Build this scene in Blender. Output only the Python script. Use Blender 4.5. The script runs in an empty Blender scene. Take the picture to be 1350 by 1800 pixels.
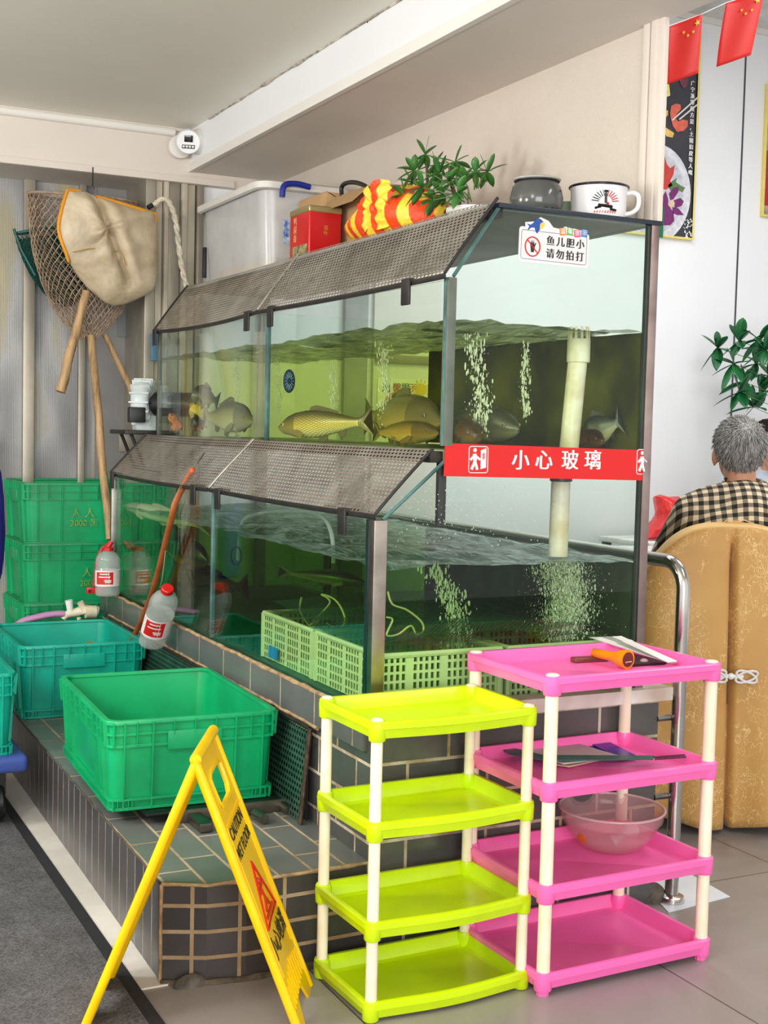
import bpy, bmesh, math, random
from mathutils import Vector, Matrix, Euler, noise
PI = math.pi
S = bpy.context.scene
COL = S.collection
random.seed(7)

# ---------------------------------------------------------------- camera
FPX = 2272.3
YAW, PITCH, ROLL = 0.465160, -0.064531, 0.023883
CAM = Vector((0, 0, 1.3))
_F = Vector((math.sin(YAW)*math.cos(PITCH), math.cos(YAW)*math.cos(PITCH), math.sin(PITCH)))
_R0 = Vector((math.cos(YAW), -math.sin(YAW), 0))
_U0 = _R0.cross(_F)
_R = _R0*math.cos(ROLL) + _U0*math.sin(ROLL)
_U = _U0*math.cos(ROLL) - _R0*math.sin(ROLL)
cd = bpy.data.cameras.new('camera')
cam = bpy.data.objects.new('camera', cd)
COL.objects.link(cam)
cam.matrix_world = Matrix(((_R.x, _U.x, -_F.x, CAM.x), (_R.y, _U.y, -_F.y, CAM.y), (_R.z, _U.z, -_F.z, CAM.z), (0, 0, 0, 1)))
cd.sensor_fit = 'AUTO'; cd.sensor_width = 36.0; cd.lens = FPX/1800*36
cd.clip_start = 0.05
S.camera = cam

# ---------------------------------------------------------------- colour management, world, lights
vs = S.view_settings
S.display_settings.display_device = 'sRGB'
vs.view_transform = 'Standard'; vs.look = 'None'; vs.gamma = 1; vs.use_curve_mapping = False
vs.exposure = 0.0
S.cycles.transparent_max_bounces = 40
S.cycles.max_bounces = 8
S.cycles.caustics_reflective = False; S.cycles.caustics_refractive = False
S.cycles.sample_clamp_indirect = 6
w = bpy.data.worlds.new('world'); S.world = w; w.use_nodes = True
w.node_tree.nodes['Background'].inputs[0].default_value = (1.0, 1.0, 1.0, 1)
w.node_tree.nodes['Background'].inputs[1].default_value = 1.22

def area(name, loc, size, power, color=(1, .96, .9), rot=(0, 0, 0)):
    l = bpy.data.lights.new(name, 'AREA'); l.shape = 'RECTANGLE'; l.size, l.size_y = size
    l.energy = power; l.color = color
    o = bpy.data.objects.new(name, l); COL.objects.link(o); o.location = loc; o.rotation_euler = rot
    return o
def bulb(name, loc, power, color=(1, .985, .96), r=.12):
    l = bpy.data.lights.new(name, 'POINT'); l.energy = power; l.color = color; l.shadow_soft_size = r
    o = bpy.data.objects.new(name, l); COL.objects.link(o); o.location = loc
    return o
bulb('unseen_bulb', (0.2, 1.5, 2.25), 30, r=.25)  # unseen bulb, put below the ceiling to light it and the beam
bulb('unseen_bulb', (-1.3, 3.7, 1.95), 120, r=.25)  # added low at the left to brighten ceiling and rear beam
bulb('unseen_bulb', (-0.9, 2.2, 1.75), 80, r=.25)  # another added bulb out of view, lifts the ceiling
area('ceiling_lamp', (2.9, 1.2, 2.9), (0.3, 1.2), 16)
area('ceiling_lamp', (4.6, 3.2, 3.5), (1.4, 0.7), 46, (1, 1, 1))
area('ceiling_lamp', (3.1, 4.4, 3.5), (1.2, 0.6), 30, (1, 1, 1))
# added frontal fill from an unseen area light behind the camera
area('frontal_fill', (-0.6, -2.6, 1.7), (3.2, 2.0), 185, (1, 1, 1), (PI/2, 0, 0))

# ---------------------------------------------------------------- pixel helpers: the point where a line of sight meets a plane
def ray(x, y):
    return (_R*((x-675)/FPX) + _U*(-(y-900)/FPX) + _F)
def onx(x, y, X): d = ray(x, y); return CAM + d*((X-CAM.x)/d.x)
def ony(x, y, Y): d = ray(x, y); return CAM + d*((Y-CAM.y)/d.y)
def onz(x, y, Z): d = ray(x, y); return CAM + d*((Z-CAM.z)/d.z)

# ---------------------------------------------------------------- mesh builder
class MB:
    def __init__(s):
        s.bm = bmesh.new(); s.uv = s.bm.loops.layers.uv.new('UVMap'); s.cu = s.bm.faces.layers.int.new('cu'); s.M = Matrix()
    def v(s, co): return s.bm.verts.new(s.M @ Vector(co))
    def f(s, vs_, uv=None):
        try: fc = s.bm.faces.new(vs_)
        except ValueError: return None
        if uv:
            fc[s.cu] = 1
            for l, t in zip(fc.loops, uv): l[s.uv].uv = t
        return fc
    def box(s, x0, x1, y0, y1, z0, z1, b=0, seg=2, M=None):
        t = bmesh.new(); r = bmesh.ops.create_cube(t, size=1)
        for v in t.verts: v.co = Vector(((x0+x1)/2+v.co.x*(x1-x0), (y0+y1)/2+v.co.y*(y1-y0), (z0+z1)/2+v.co.z*(z1-z0)))
        if b: bmesh.ops.bevel(t, geom=list(t.edges), offset=b, segments=seg, profile=.6, affect='EDGES')
        s.absorb(t, M); return s
    def absorb(s, t, M=None):
        t.verts.index_update(); mp = []
        for v in t.verts: mp.append(s.v((M @ v.co) if M else v.co))
        for fc in t.faces: s.f([mp[v.index] for v in fc.verts])
        t.free()
    def loft(s, rings, closed=True, cap0=True, cap1=True, uvs=None):
        R = [[s.v(p) for p in r] for r in rings]
        n = len(R[0])
        for i in range(len(R)-1):
            for j in range(n if closed else n-1):
                k = (j+1) % n
                uv = None
                if uvs: uv = [(uvs[0][i], uvs[1][j]), (uvs[0][i], uvs[1][j+1]), (uvs[0][i+1], uvs[1][j+1]), (uvs[0][i+1], uvs[1][j])]
                s.f([R[i][j], R[i][k], R[i+1][k], R[i+1][j]], uv)
        if cap0 and closed: s.f(R[0][::-1])
        if cap1 and closed: s.f(R[-1])
        return R
    def tube(s, pts, r, n=8, cap=True, closed=False, sq=None):
        P = [Vector(p) for p in pts]; m = len(P)
        rr = r if isinstance(r, (list, tuple)) else [r]*m
        up = None; rings = []
        for i in range(m):
            a = P[i-1] if (i > 0 or closed) else P[0]
            b = P[(i+1) % m] if (i < m-1 or closed) else P[-1]
            t = (b-a).normalized() if (b-a).length > 1e-9 else Vector((0, 0, 1))
            if up is None:
                up = Vector((0, 0, 1)) if abs(t.z) < .9 else Vector((1, 0, 0))
            sd = t.cross(up)
            if sd.length < 1e-6: sd = t.cross(Vector((0, 1, .3)))
            sd.normalize(); up = sd.cross(t).normalized()
            w_, h_ = (sq if sq else (1, 1))
            rings.append([P[i] + (sd*math.cos(2*PI*k/n)*w_ + up*math.sin(2*PI*k/n)*h_)*rr[i] for k in range(n)])
        if closed:
            rings.append(rings[0])
            s.loft(rings, True, False, False)
        else: s.loft(rings, True, cap, cap)
        return s
    def lathe(s, prof, n=24, c=(0, 0, 0), M=None, sx=1, sy=1, cap0=True, cap1=True):
        c = Vector(c); rings = []
        for r, z in prof:
            ring = []
            for k in range(n):
                p = Vector((math.cos(2*PI*k/n)*r*sx, math.sin(2*PI*k/n)*r*sy, z))
                if M: p = M @ p
                ring.append(p + c)
            rings.append(ring)
        s.loft(rings, True, cap0, cap1); return s
    def prism(s, poly, t, M=None, z0=0):
        M = M or Matrix()
        a = [s.v(M @ Vector((p[0], p[1], z0))) for p in poly]; b = [s.v(M @ Vector((p[0], p[1], z0+t))) for p in poly]
        s.f(a[::-1]); s.f(b); n = len(poly)
        for i in range(n): s.f([a[i], a[(i+1) % n], b[(i+1) % n], b[i]])
        return s
    def grid(s, fn, nu, nv, uvfn=None):
        V = [[s.v(fn(i/nu, j/nv)) for j in range(nv+1)] for i in range(nu+1)]
        for i in range(nu):
            for j in range(nv):
                uv = None
                if uvfn: uv = [uvfn(i/nu, j/nv), uvfn((i+1)/nu, j/nv), uvfn((i+1)/nu, (j+1)/nv), uvfn(i/nu, (j+1)/nv)]
                s.f([V[i][j], V[i+1][j], V[i+1][j+1], V[i][j+1]], uv)
        return V
    def ell(s, c, r, n=16, m=10, M=None):
        rings = []
        for i in range(1, m):
            a = PI*i/m
            rings.append((math.sin(a), -math.cos(a)))
        R = []
        for q, z in rings:
            ring = []
            for k in range(n):
                p = Vector((math.cos(2*PI*k/n)*q*r[0], math.sin(2*PI*k/n)*q*r[1], z*r[2]))
                if M: p = M @ p
                ring.append(p+Vector(c))
            R.append(ring)
        VV = s.loft(R, True, False, False)
        p0, p1 = Vector((0, 0, -r[2])), Vector((0, 0, r[2]))
        if M: p0, p1 = M @ p0, M @ p1
        a, b = s.v(p0+Vector(c)), s.v(p1+Vector(c))
        for k in range(n):
            s.f([a, VV[0][(k+1) % n], VV[0][k]]); s.f([b, VV[-1][k], VV[-1][(k+1) % n]])
        return s
    def pillow(s, out, nrm, tf, tb, rings=6, pw=.5, wob=0, disp=None):
        """a soft closed body from an outline of 3D points: bulges tf along nrm, tb against it"""
        out = [Vector(p) for p in out]; c = sum(out, Vector())/len(out); nrm = Vector(nrm).normalized()
        def ring(k, t):
            q = (1-k*k)**pw
            return [c+(p-c)*k + nrm*(t*q*(1+wob*noise.noise(p*9+Vector((k*3, 0, 0))))+(disp(c+(p-c)*k)*q if disp and t > 0 else 0)) for p in out]
        ks = [math.sin(PI/2*i/rings) for i in range(1, rings+1)]
        R = [ring(k, tf) for k in ks] + [ring(k, -tb) for k in ks[-2::-1]]
        VV = s.loft(R, True, False, False)
        a, b = s.v(c+nrm*tf), s.v(c-nrm*tb); n = len(out)
        for k in range(n):
            s.f([a, VV[0][k], VV[0][(k+1) % n]]); s.f([b, VV[-1][(k+1) % n], VV[-1][k]])
        return s
    def mesh(s, name, smooth=35):
        bm = s.bm
        bmesh.ops.remove_doubles(bm, verts=list(bm.verts), dist=1e-6)
        bmesh.ops.recalc_face_normals(bm, faces=list(bm.faces))
        for fc in bm.faces:
            if fc[s.cu]: continue
            n = fc.normal; a = (abs(n.x), abs(n.y), abs(n.z))
            for l in fc.loops:
                p = l.vert.co
                l[s.uv].uv = (p.y, p.z) if a[0] >= max(a[1], a[2]) else ((p.x, p.z) if a[1] >= a[2] else (p.x, p.y))
        me = bpy.data.meshes.new(name); bm.to_mesh(me); bm.free()
        if smooth:
            for p in me.polygons: p.use_smooth = True
            me.set_sharp_from_angle(angle=math.radians(smooth))
        return me

def tag(o, label=None, cat=None, group=None, kind=None):
    if label: o['label'] = label
    if cat: o['category'] = cat
    if group: o['group'] = group
    if kind: o['kind'] = kind
    return o
def thing(name, label, cat, loc=(0, 0, 0), rz=0, group=None):
    o = bpy.data.objects.new(name, None); COL.objects.link(o); o.empty_display_size = .05
    o.location = loc; o.rotation_euler = (0, 0, rz)
    return tag(o, label, cat, group)
def basis(o):
    return Matrix.LocRotScale(o.location, o.rotation_euler, o.scale)
def part(name, mb, mat, parent, world=True, smooth=35, label=None, kind=None):
    """one mesh, child of its thing; world=True: the mesh was laid out in room coordinates"""
    me = mb.mesh(name, smooth) if isinstance(mb, MB) else mb
    root = parent
    while root.parent: root = root.parent
    if world: me.transform(basis(root).inverted())
    me.materials.append(mat)
    o = bpy.data.objects.new(name, me); COL.objects.link(o); o.parent = parent
    return tag(o, label, kind=kind)
def solo(name, mb, mat, label, cat, group=None, kind=None, smooth=35, loc=None):
    me = mb.mesh(name, smooth) if isinstance(mb, MB) else mb
    xs = [v.co for v in me.vertices]
    if loc is None:
        loc = Vector(((min(p.x for p in xs)+max(p.x for p in xs))/2, (min(p.y for p in xs)+max(p.y for p in xs))/2, min(p.z for p in xs)))
    me.transform(Matrix.Translation(-Vector(loc))); me.materials.append(mat)
    o = bpy.data.objects.new(name, me); COL.objects.link(o); o.location = loc
    return tag(o, label, cat, group, kind)
def struct(name, mb, mat, smooth=None):
    me = mb.mesh(name, smooth or 0); me.materials.append(mat)
    o = bpy.data.objects.new(name, me); COL.objects.link(o); o['kind'] = 'structure'
    return o
def copy_tree(o, parent=None):
    c = o.copy(); COL.objects.link(c)
    if parent: c.parent = parent
    for ch in list(o.children): copy_tree(ch, c)
    return c
def frame(o, r, u, flip=False):
    """matrix: local x along r, y along u, z out of the face"""
    r = Vector(r).normalized(); u = Vector(u); u = (u - r*u.dot(r)).normalized(); n = r.cross(u)
    return Matrix(((r.x, u.x, n.x, o[0]), (r.y, u.y, n.y, o[1]), (r.z, u.z, n.z, o[2]), (0, 0, 0, 1)))
def text_mesh(body, size, M, ext=.0004, align='CENTER', bold=0, sx=1, space=1):
    # bold: the glyphs are doubled with a small sideways step
    c = bpy.data.curves.new('txt', 'FONT'); c.body = body; c.size = size; c.extrude = ext; c.align_x = align; c.align_y = 'CENTER'
    c.space_character = space; c.resolution_u = 3
    o = bpy.data.objects.new('txt', c); COL.objects.link(o)
    me = bpy.data.meshes.new_from_object(o.evaluated_get(bpy.context.evaluated_depsgraph_get()))
    bpy.data.objects.remove(o); bpy.data.curves.remove(c)
    me.materials.clear()
    if bold:
        bm = bmesh.new(); bm.from_mesh(me); bm.transform(Matrix.Translation((-bold, 0, 0))); bm.from_mesh(me); bm.verts.ensure_lookup_table()
        n = len(me.vertices)
        for v in list(bm.verts)[n:]: v.co.x += bold; v.co.z += .00005
        bm.to_mesh(me); bm.free()
    me.transform(M @ Matrix.Diagonal((sx, 1, 1, 1)))
    return me
def lettering(body, size, M, mat, parent, name='lettering', **k):
    me = text_mesh(body, size, M, **k)
    return part(name, me, mat, parent)
def smooth_path(pts, n=6):
    P = [Vector(p) for p in pts]; out = []
    for k in range(len(P)-1):
        p0, p1, p2, p3 = P[max(k-1, 0)], P[k], P[k+1], P[min(k+2, len(P)-1)]
        for i in range(n):
            f_ = i/n; out.append(.5*((2*p1)+(p2-p0)*f_+(2*p0-5*p1+4*p2-p3)*f_*f_+(3*p1-p0-3*p2+p3)*f_**3))
    return out+[P[-1]]
def mod_solid(o, t, off=0):
    m = o.modifiers.new('thickness', 'SOLIDIFY'); m.thickness = t; m.offset = off
def mod_sub(o, n=1):
    m = o.modifiers.new('smooth', 'SUBSURF'); m.levels = n; m.render_levels = n

# ---------------------------------------------------------------- materials
def lin(c):
    return tuple(((x/255)/12.92 if x/255 <= .04045 else (((x/255)+.055)/1.055)**2.4) for x in c) + (1,)
class NT:
    def __init__(s, name):
        s.m = bpy.data.materials.new(name); s.m.use_nodes = True; s.t = s.m.node_tree; s.t.nodes.clear()
        s.out = s.n('ShaderNodeOutputMaterial')
    def n(s, ty, **k):
        nd = s.t.nodes.new(ty)
        for a, b in k.items(): setattr(nd, a, b)
        return nd
    def l(s, a, b): s.t.links.new(a, b)
    def set(s, nd, **k):
        for a, b in k.items(): nd.inputs[a.replace('_', ' ')].default_value = b
    def noise(s, scale, detail=3, rough=.6, vec=None, dist=0):
        n = s.n('ShaderNodeTexNoise'); n.inputs['Scale'].default_value = scale; n.inputs['Detail'].default_value = detail
        n.inputs['Roughness'].default_value = rough; n.inputs['Distortion'].default_value = dist
        if vec: s.l(vec, n.inputs['Vector'])
        return n
    def coord(s, which='Object', scale=None, rot=None):
        t = s.n('ShaderNodeTexCoord')
        if scale is None and rot is None: return t.outputs[which]
        mp = s.n('ShaderNodeMapping'); s.l(t.outputs[which], mp.inputs['Vector'])
        if scale: mp.inputs['Scale'].default_value = scale
        if rot: mp.inputs['Rotation'].default_value = rot
        return mp.outputs[0]
    def ramp(s, src, stops, interp='LINEAR'):
        r = s.n('ShaderNodeValToRGB'); r.color_ramp.interpolation = interp; s.l(src, r.inputs[0])
        e = r.color_ramp.elements
        while len(e) < len(stops): e.new(.5)
        for q, (p, c) in zip(e, stops): q.position = p; q.color = c
        return r
    def mix(s, a, b, fac, ty='MIX'):
        m = s.n('ShaderNodeMix', data_type='RGBA', blend_type=ty)
        for sock, x in ((m.inputs[6], a), (m.inputs[7], b), (m.inputs[0], fac)):
            if hasattr(x, 'node'): s.l(x, sock)
            else: sock.default_value = x
        return m.outputs[2]
    def bump(s, h, strength=.3, dist=.01):
        b = s.n('ShaderNodeBump'); b.inputs['Strength'].default_value = strength; b.inputs['Distance'].default_value = dist
        s.l(h, b.inputs['Height']); return b.outputs[0]
    def bsdf(s, col=None, rough=.5, metal=0, nrm=None, spec=.5, **k):
        b = s.n('ShaderNodeBsdfPrincipled')
        for sock, x in (('Base Color', col), ('Roughness', rough), ('Metallic', metal), ('Specular IOR Level', spec)):
            if x is None: continue
            if hasattr(x, 'node'): s.l(x, b.inputs[sock])
            else: b.inputs[sock].default_value = x
        if nrm is not None: s.l(nrm, b.inputs['Normal'])
        for a, v_ in k.items(): b.inputs[a.replace('_', ' ')].default_value = v_
        return b
    def done(s, sh): s.l(sh.outputs[0] if hasattr(sh, 'outputs') else sh, s.out.inputs['Surface']); return s.m
def mat(name, c, rough=.5, metal=0, var=.08, vscale=6, bump=0, bscale=60, c2=None, spec=.5, detail=3, **k):
    t = NT(name); co = t.coord()
    a = lin(c); b = lin(c2) if c2 else tuple(x*(1-var*2.2) for x in a[:3])+(1,)
    nz = t.noise(vscale, detail, .6, co)
    rp = t.ramp(nz.outputs[0], [(.35, b), (.65, a)])
    nr = None
    if bump: nr = t.bump(t.noise(bscale, 3, .6, co).outputs[0], bump)
    return t.done(t.bsdf(rp.outputs[0], rough, metal, nr, spec, **k))
def mat_brick(name, c1, c2, mortar, w, h, ms=.004, off=.5, rough=.3, shift=(0, 0), wob=.004, dirt=(150, 120, 80)):
    t = NT(name); uv = t.coord('UV')
    mp = t.n('ShaderNodeMapping'); t.l(uv, mp.inputs[0]); mp.inputs['Location'].default_value = (shift[0], shift[1], 0)
    b = t.n('ShaderNodeTexBrick'); t.l(mp.outputs[0], b.inputs['Vector']); b.offset = off; b.squash = 1
    nz = t.noise(7, 4, .65, t.coord()); mcol = t.ramp(nz.outputs[0], [(.35, lin(dirt)), (.6, lin(mortar))])
    t.set(b, Scale=1, Mortar_Size=ms, Mortar_Smooth=.15, Bias=0, Brick_Width=w, Row_Height=h)
    b.inputs['Color1'].default_value = lin(c1); b.inputs['Color2'].default_value = lin(c2); t.l(mcol.outputs[0], b.inputs['Mortar'])
    nz2 = t.noise(3.5, 5, .7, t.coord()); r2 = t.ramp(nz2.outputs[0], [(.3, (.72, .72, .72, 1)), (.7, (1.1, 1.1, 1.1, 1))])
    col = t.mix(b.outputs[0], r2.outputs[0], 1.0, 'MULTIPLY')
    rr = t.ramp(b.outputs[1], [(0, (rough, )*3+(1,)), (1, (.85,)*3+(1,))])
    inv = t.n('ShaderNodeMath', operation='SUBTRACT'); inv.inputs[0].default_value = 1; t.l(b.outputs[1], inv.inputs[1])
    return t.done(t.bsdf(col, rr.outputs[0], 0, t.bump(inv.outputs[0], .5, .004)))
def mat_glass(name, tint=(.93, .98, .95), ior=1.42, rough=0.0, gl=1.0, dirt=0):
    t = NT(name)
    tr = t.n('ShaderNodeBsdfTransparent'); tr.inputs[0].default_value = tint+(1,)
    g = t.n('ShaderNodeBsdfGlossy'); g.inputs['Roughness'].default_value = rough; g.inputs[0].default_value = (gl, gl, gl, 1)
    # thin-pane reflectance (Schlick), the same from both sides of the sheet
    lw = t.n('ShaderNodeLayerWeight'); lw.inputs[0].default_value = .5
    pw = t.n('ShaderNodeMath', operation='POWER'); t.l(lw.outputs[1], pw.inputs[0]); pw.inputs[1].default_value = 5
    f0 = ((ior-1)/(ior+1))**2
    fr = t.n('ShaderNodeMath', operation='MULTIPLY_ADD'); t.l(pw.outputs[0], fr.inputs[0]); fr.inputs[1].default_value = 1-f0; fr.inputs[2].default_value = f0
    mx = t.n('ShaderNodeMixShader'); t.l(fr.outputs[0], mx.inputs[0]); t.l(tr.outputs[0], mx.inputs[1]); t.l(g.outputs[0], mx.inputs[2])
    if dirt:
        d = t.n('ShaderNodeBsdfDiffuse'); d.inputs[0].default_value = (.75, .8, .72, 1)
        nz = t.noise(5, 6, .7, t.coord()); rp = t.ramp(nz.outputs[0], [(.45, (0, 0, 0, 1)), (.8, (dirt,)*3+(1,))])
        m2 = t.n('ShaderNodeMixShader'); t.l(rp.outputs[0], m2.inputs[0]); t.l(mx.outputs[0], m2.inputs[1]); t.l(d.outputs[0], m2.inputs[2]); mx = m2
    return t.done(mx)
def mat_film(name, c, alpha, rough=.25, spec=.5, var=0, vscale=8):
    """thin translucent plastic: part of the light goes straight through"""
    t = NT(name); tr = t.n('ShaderNodeBsdfTransparent'); tr.inputs[0].default_value = lin(tuple(200+x*55/255 for x in c))
    b = t.bsdf(lin(c), rough, 0, None, spec)
    mx = t.n('ShaderNodeMixShader'); mx.inputs[0].default_value = alpha
    if var:
        nz = t.noise(vscale, 4, .6, t.coord()); rp = t.ramp(nz.outputs[0], [(.3, (max(0, alpha-var),)*3+(1,)), (.7, (min(1, alpha+var),)*3+(1,))])
        t.l(rp.outputs[0], mx.inputs[0])
    t.l(tr.outputs[0], mx.inputs[1]); t.l(b.outputs[0], mx.inputs[2])
    return t.done(mx)
# ---------------------------------------------------------------- shared materials
M_white = mat('white_paint', (232, 228, 220), .55, var=.03, vscale=1.2)
M_beam = mat('beam_paint', (234, 235, 235), .5, var=.02, vscale=1)
M_ceil = mat('ceiling_paint', (238, 234, 222), .6, var=.04, vscale=.7, bump=.05, bscale=12)
M_corn = mat('cornice_paint', (226, 215, 203), .55, var=.04, vscale=1.5)
M_wallp = mat('beige_wallpaper', (214, 203, 189), .7, var=.03, vscale=2, bump=.25, bscale=140)
M_dining = mat('white_panel', (240, 241, 243), .35, var=.02, vscale=1)
M_seam = mat('seam_grey', (70, 72, 76), .6)
M_alu = mat('aluminium_frame', (176, 168, 152), .4, .5, var=.1, vscale=3)
M_cream = mat('cream_frame', (205, 195, 174), .5, var=.1, vscale=4)
M_tile = mat_brick('grey_wall_tile', (92, 90, 87), (80, 79, 77), (206, 194, 170), .232, .097, .0045, .5, .22, (.02, .012))
M_tile_top = mat_brick('grey_ledge_tile', (122, 124, 119), (106, 109, 106), (186, 170, 140), .23, .088, .004, .35, .28)
M_tile_step = mat_brick('dark_step_tile', (66, 61, 60), (56, 53, 52), (164, 142, 112), .112, .0615, .005, .0, .3, (.04, .0))
M_tile_side = mat_brick('dark_side_tile', (84, 82, 83), (70, 69, 71), (158, 148, 136), .076, .5, .0035, 0, .28, (0, .1))
M_grout = mat('rough_grout', (186, 158, 118), .9, var=.25, vscale=25, bump=.6, bscale=80, c2=(140, 112, 78))
M_ledge = mat('white_ledge', (232, 228, 222), .35, var=.08, vscale=5, c2=(190, 170, 150))
M_steel = mat('stainless_steel', (200, 196, 190), .16, 1, var=.06, vscale=7)
M_steel_old = mat('worn_steel', (150, 146, 138), .34, 1, var=.25, vscale=9)
M_steel_dk = mat('dark_bracket', (62, 60, 58), .45, .6, var=.15, vscale=20)
M_black = mat('black_plastic', (22, 22, 24), .4)
M_navy = mat('navy_edge', (28, 38, 52), .35)
M_post = mat('cream_post', (246, 238, 216), .35, var=.04, vscale=8, c2=(238, 222, 190))
M_lime = mat('lime_plastic', (206, 236, 10), .3, var=.05, vscale=6)
M_pink = mat('pink_plastic', (255, 112, 186), .3, var=.03, vscale=6)
M_green = mat('green_crate_plastic', (8, 172, 106), .38, var=.12, vscale=5)
M_green2 = mat('green_crate_plastic_dark', (8, 156, 96), .42, var=.12, vscale=5)
M_teal = mat('teal_crate_plastic', (6, 172, 146), .42, var=.14, vscale=5)
M_yellow = mat('yellow_sign_plastic', (250, 204, 0), .34, var=.05, vscale=7, c2=(238, 186, 0))
M_red = mat('red_vinyl', (212, 20, 16), .4, var=.03)
M_flagred = mat('flag_red', (222, 24, 6), .6, var=.03)
M_gold = mat('star_yellow', (250, 205, 60), .5)
M_wtext = mat('white_print', (245, 245, 243), .5)
M_btext = mat('black_print', (28, 28, 30), .5)
M_redtext = mat('red_print', (205, 40, 20), .5)
M_wood = None
def mat_wood(name, c1, c2):
    t = NT(name); co = t.coord('Object', (14, 14, 1.6)); nz = t.noise(3, 5, .65, co, .6)
    rp = t.ramp(nz.outputs[0], [(.3, lin(c2)), (.55, lin(c1)), (.75, lin(tuple(min(255, x+14) for x in c1)))])
    return t.done(t.bsdf(rp.outputs[0], .55, 0, t.bump(nz.outputs[0], .15)))
M_wood = mat_wood('worn_wood_handle', (182, 148, 104), (116, 84, 54))
M_pvc = mat('white_pvc', (236, 232, 214), .4, var=.08, vscale=10, c2=(206, 192, 150))
M_rope = mat('pale_rope', (222, 212, 190), .8, var=.15, vscale=30, bump=.5, bscale=90)
M_redcap = mat('red_cap', (214, 30, 26), .35)
M_skin = mat('skin', (206, 150, 120), .5, var=.06, vscale=14, Subsurface_Weight=.05)
M_glass = mat_glass('tank_glass', (.95, .985, .962), 1.28, 0, .85)
M_edge = mat('glass_edge_teal', (96, 138, 132), .2, 0, var=.25, vscale=8, c2=(50, 80, 78))
M_silicone = mat('grey_silicone', (98, 106, 94), .4, 0, var=.25, vscale=14, c2=(84, 92, 80))

# ================================================================= structure
YE, XF, XU, XB, YL = 2.80, 1.39, 1.57, 2.19, 5.25   # tank: end plane, lower front, upper front, back, far end
# floor: pale tiles with thin joints
t = NT('floor_tile'); uv = t.coord('UV')
mp = t.n('ShaderNodeMapping'); t.l(uv, mp.inputs[0]); mp.inputs['Location'].default_value = (.38, .33, 0)
bk = t.n('ShaderNodeTexBrick'); t.l(mp.outputs[0], bk.inputs[0]); bk.offset = 0
t.set(bk, Scale=1, Mortar_Size=.0025, Mortar_Smooth=.2, Brick_Width=.8, Row_Height=.8)
bk.inputs['Color1'].default_value = lin((148, 143, 140)); bk.inputs['Color2'].default_value = lin((144, 139, 136)); bk.inputs['Mortar'].default_value = lin((84, 74, 68))
nz = t.noise(2.2, 6, .65, t.coord(), .8); rp = t.ramp(nz.outputs[0], [(.35, (.86, .84, .83, 1)), (.65, (1.04, 1.04, 1.04, 1))])
M_floor = t.done(t.bsdf(t.mix(bk.outputs[0], rp.outputs[0], 1, 'MULTIPLY'), .32))
m = MB(); m.box(-3, 7, -3, 6.6, -.05, 0); struct('floor', m, M_floor)
m = MB(); m.box(.818, .905, 2.82, 5.9, 0.0, .004); struct('trim_1', m, mat('pale_border_tile', (226, 220, 210), .4, var=.10, vscale=4))
M_sheet = mat('white_floor_sheet', (226, 232, 238), .35, var=.04)
# ceiling, bulkhead over the tank, cross beam at the back
m = MB(); m.box(-3, 1.80, -3, 5.6, 2.585, 2.68); struct('ceiling', m, M_ceil)
ZS = 2.41
m = MB(); m.box(1.794, 2.235, -1.5, 5.56, ZS, 2.95); struct('beam_bulkhead', m, M_beam)
# its underside is a duller board
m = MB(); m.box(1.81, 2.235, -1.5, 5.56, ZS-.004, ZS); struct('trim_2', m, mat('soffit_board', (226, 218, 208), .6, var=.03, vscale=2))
m = MB(); m.box(1.786, 1.81, -1.5, 5.56, ZS-.006, ZS+.03, .002); struct('trim_3', m, M_white)
m = MB(); m.box(-3, 2.2, 5.56, 5.95, 2.355, 2.60); struct('beam_rear', m, M_corn)
m = MB()
m.box(-3, 1.79, 5.545, 5.56, 2.572, 2.588); m.box(-3, 2.0, 5.548, 5.56, 2.355, 2.385, .003)
struct('trim_4', m, M_corn)
m = MB(); m.tube([(-3, 5.552, 2.566), (1.72, 5.552, 2.566)], .018, 10); struct('trim_5', m, M_white, 60)
# wall above the tank and its end post
m = MB(); m.box(2.22, 2.235, 2.86, 5.56, 1.885, ZS); struct('wall_above_tank', m, M_wallp)
m = MB()
m.box(2.205, 2.236, 2.835, 2.865, 1.872, ZS, .003); m.box(2.209, 2.226, 2.812, 2.837, 1.868, ZS, .003); m.box(2.207, 2.222, 2.872, 2.9, 1.885, ZS, .002)
struct('trim_6', m, M_corn, 30)
# dining room: white panel wall, ceiling, far side
YD, ZD = 5.6, 3.54
m = MB(); m.box(1.86, 8, YD, YD+.08, 0, ZD); struct('wall_dining', m, M_dining)
m = MB(); m.box(2.27, 8, -1.5, YD, ZD, ZD+.06); struct('ceiling_dining', m, mat('dining_ceiling', (226, 226, 222), .6))
m = MB(); m.box(7.4, 7.5, -1.5, YD, 0, ZD); struct('wall_right', m, M_dining)
def seam(px, y0=120, y1=700):
    p = ony(px, (y0+y1)/2, YD); mm = MB(); mm.box(p.x-.005, p.x+.005, YD-.003, YD, 0, ZD); return mm
struct('trim_7', seam(1298), M_seam)
p = ony(1245, 600, YD)
m = MB(); m.box(1.9, 7.4, YD-.02, YD, ZD-.03, ZD); struct('trim_8', m, M_white)
# left rear: corrugated clear partition between aluminium uprights, seen blurred through it the store room
t = NT('corrugated_sheet'); uv = t.coord('UV')
sx = t.n('ShaderNodeSeparateXYZ'); t.l(uv, sx.inputs[0])
mm_ = t.n('ShaderNodeMath', operation='MULTIPLY'); mm_.inputs[1].default_value = 2*PI/.0064; t.l(sx.outputs[0], mm_.inputs[0])
sn = t.n('ShaderNodeMath', operation='SINE'); t.l(mm_.outputs[0], sn.inputs[0])
rp = t.ramp(sn.outputs[0], [(.0, lin((124, 124, 124))), (.55, lin((158, 156, 152)))])
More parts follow.
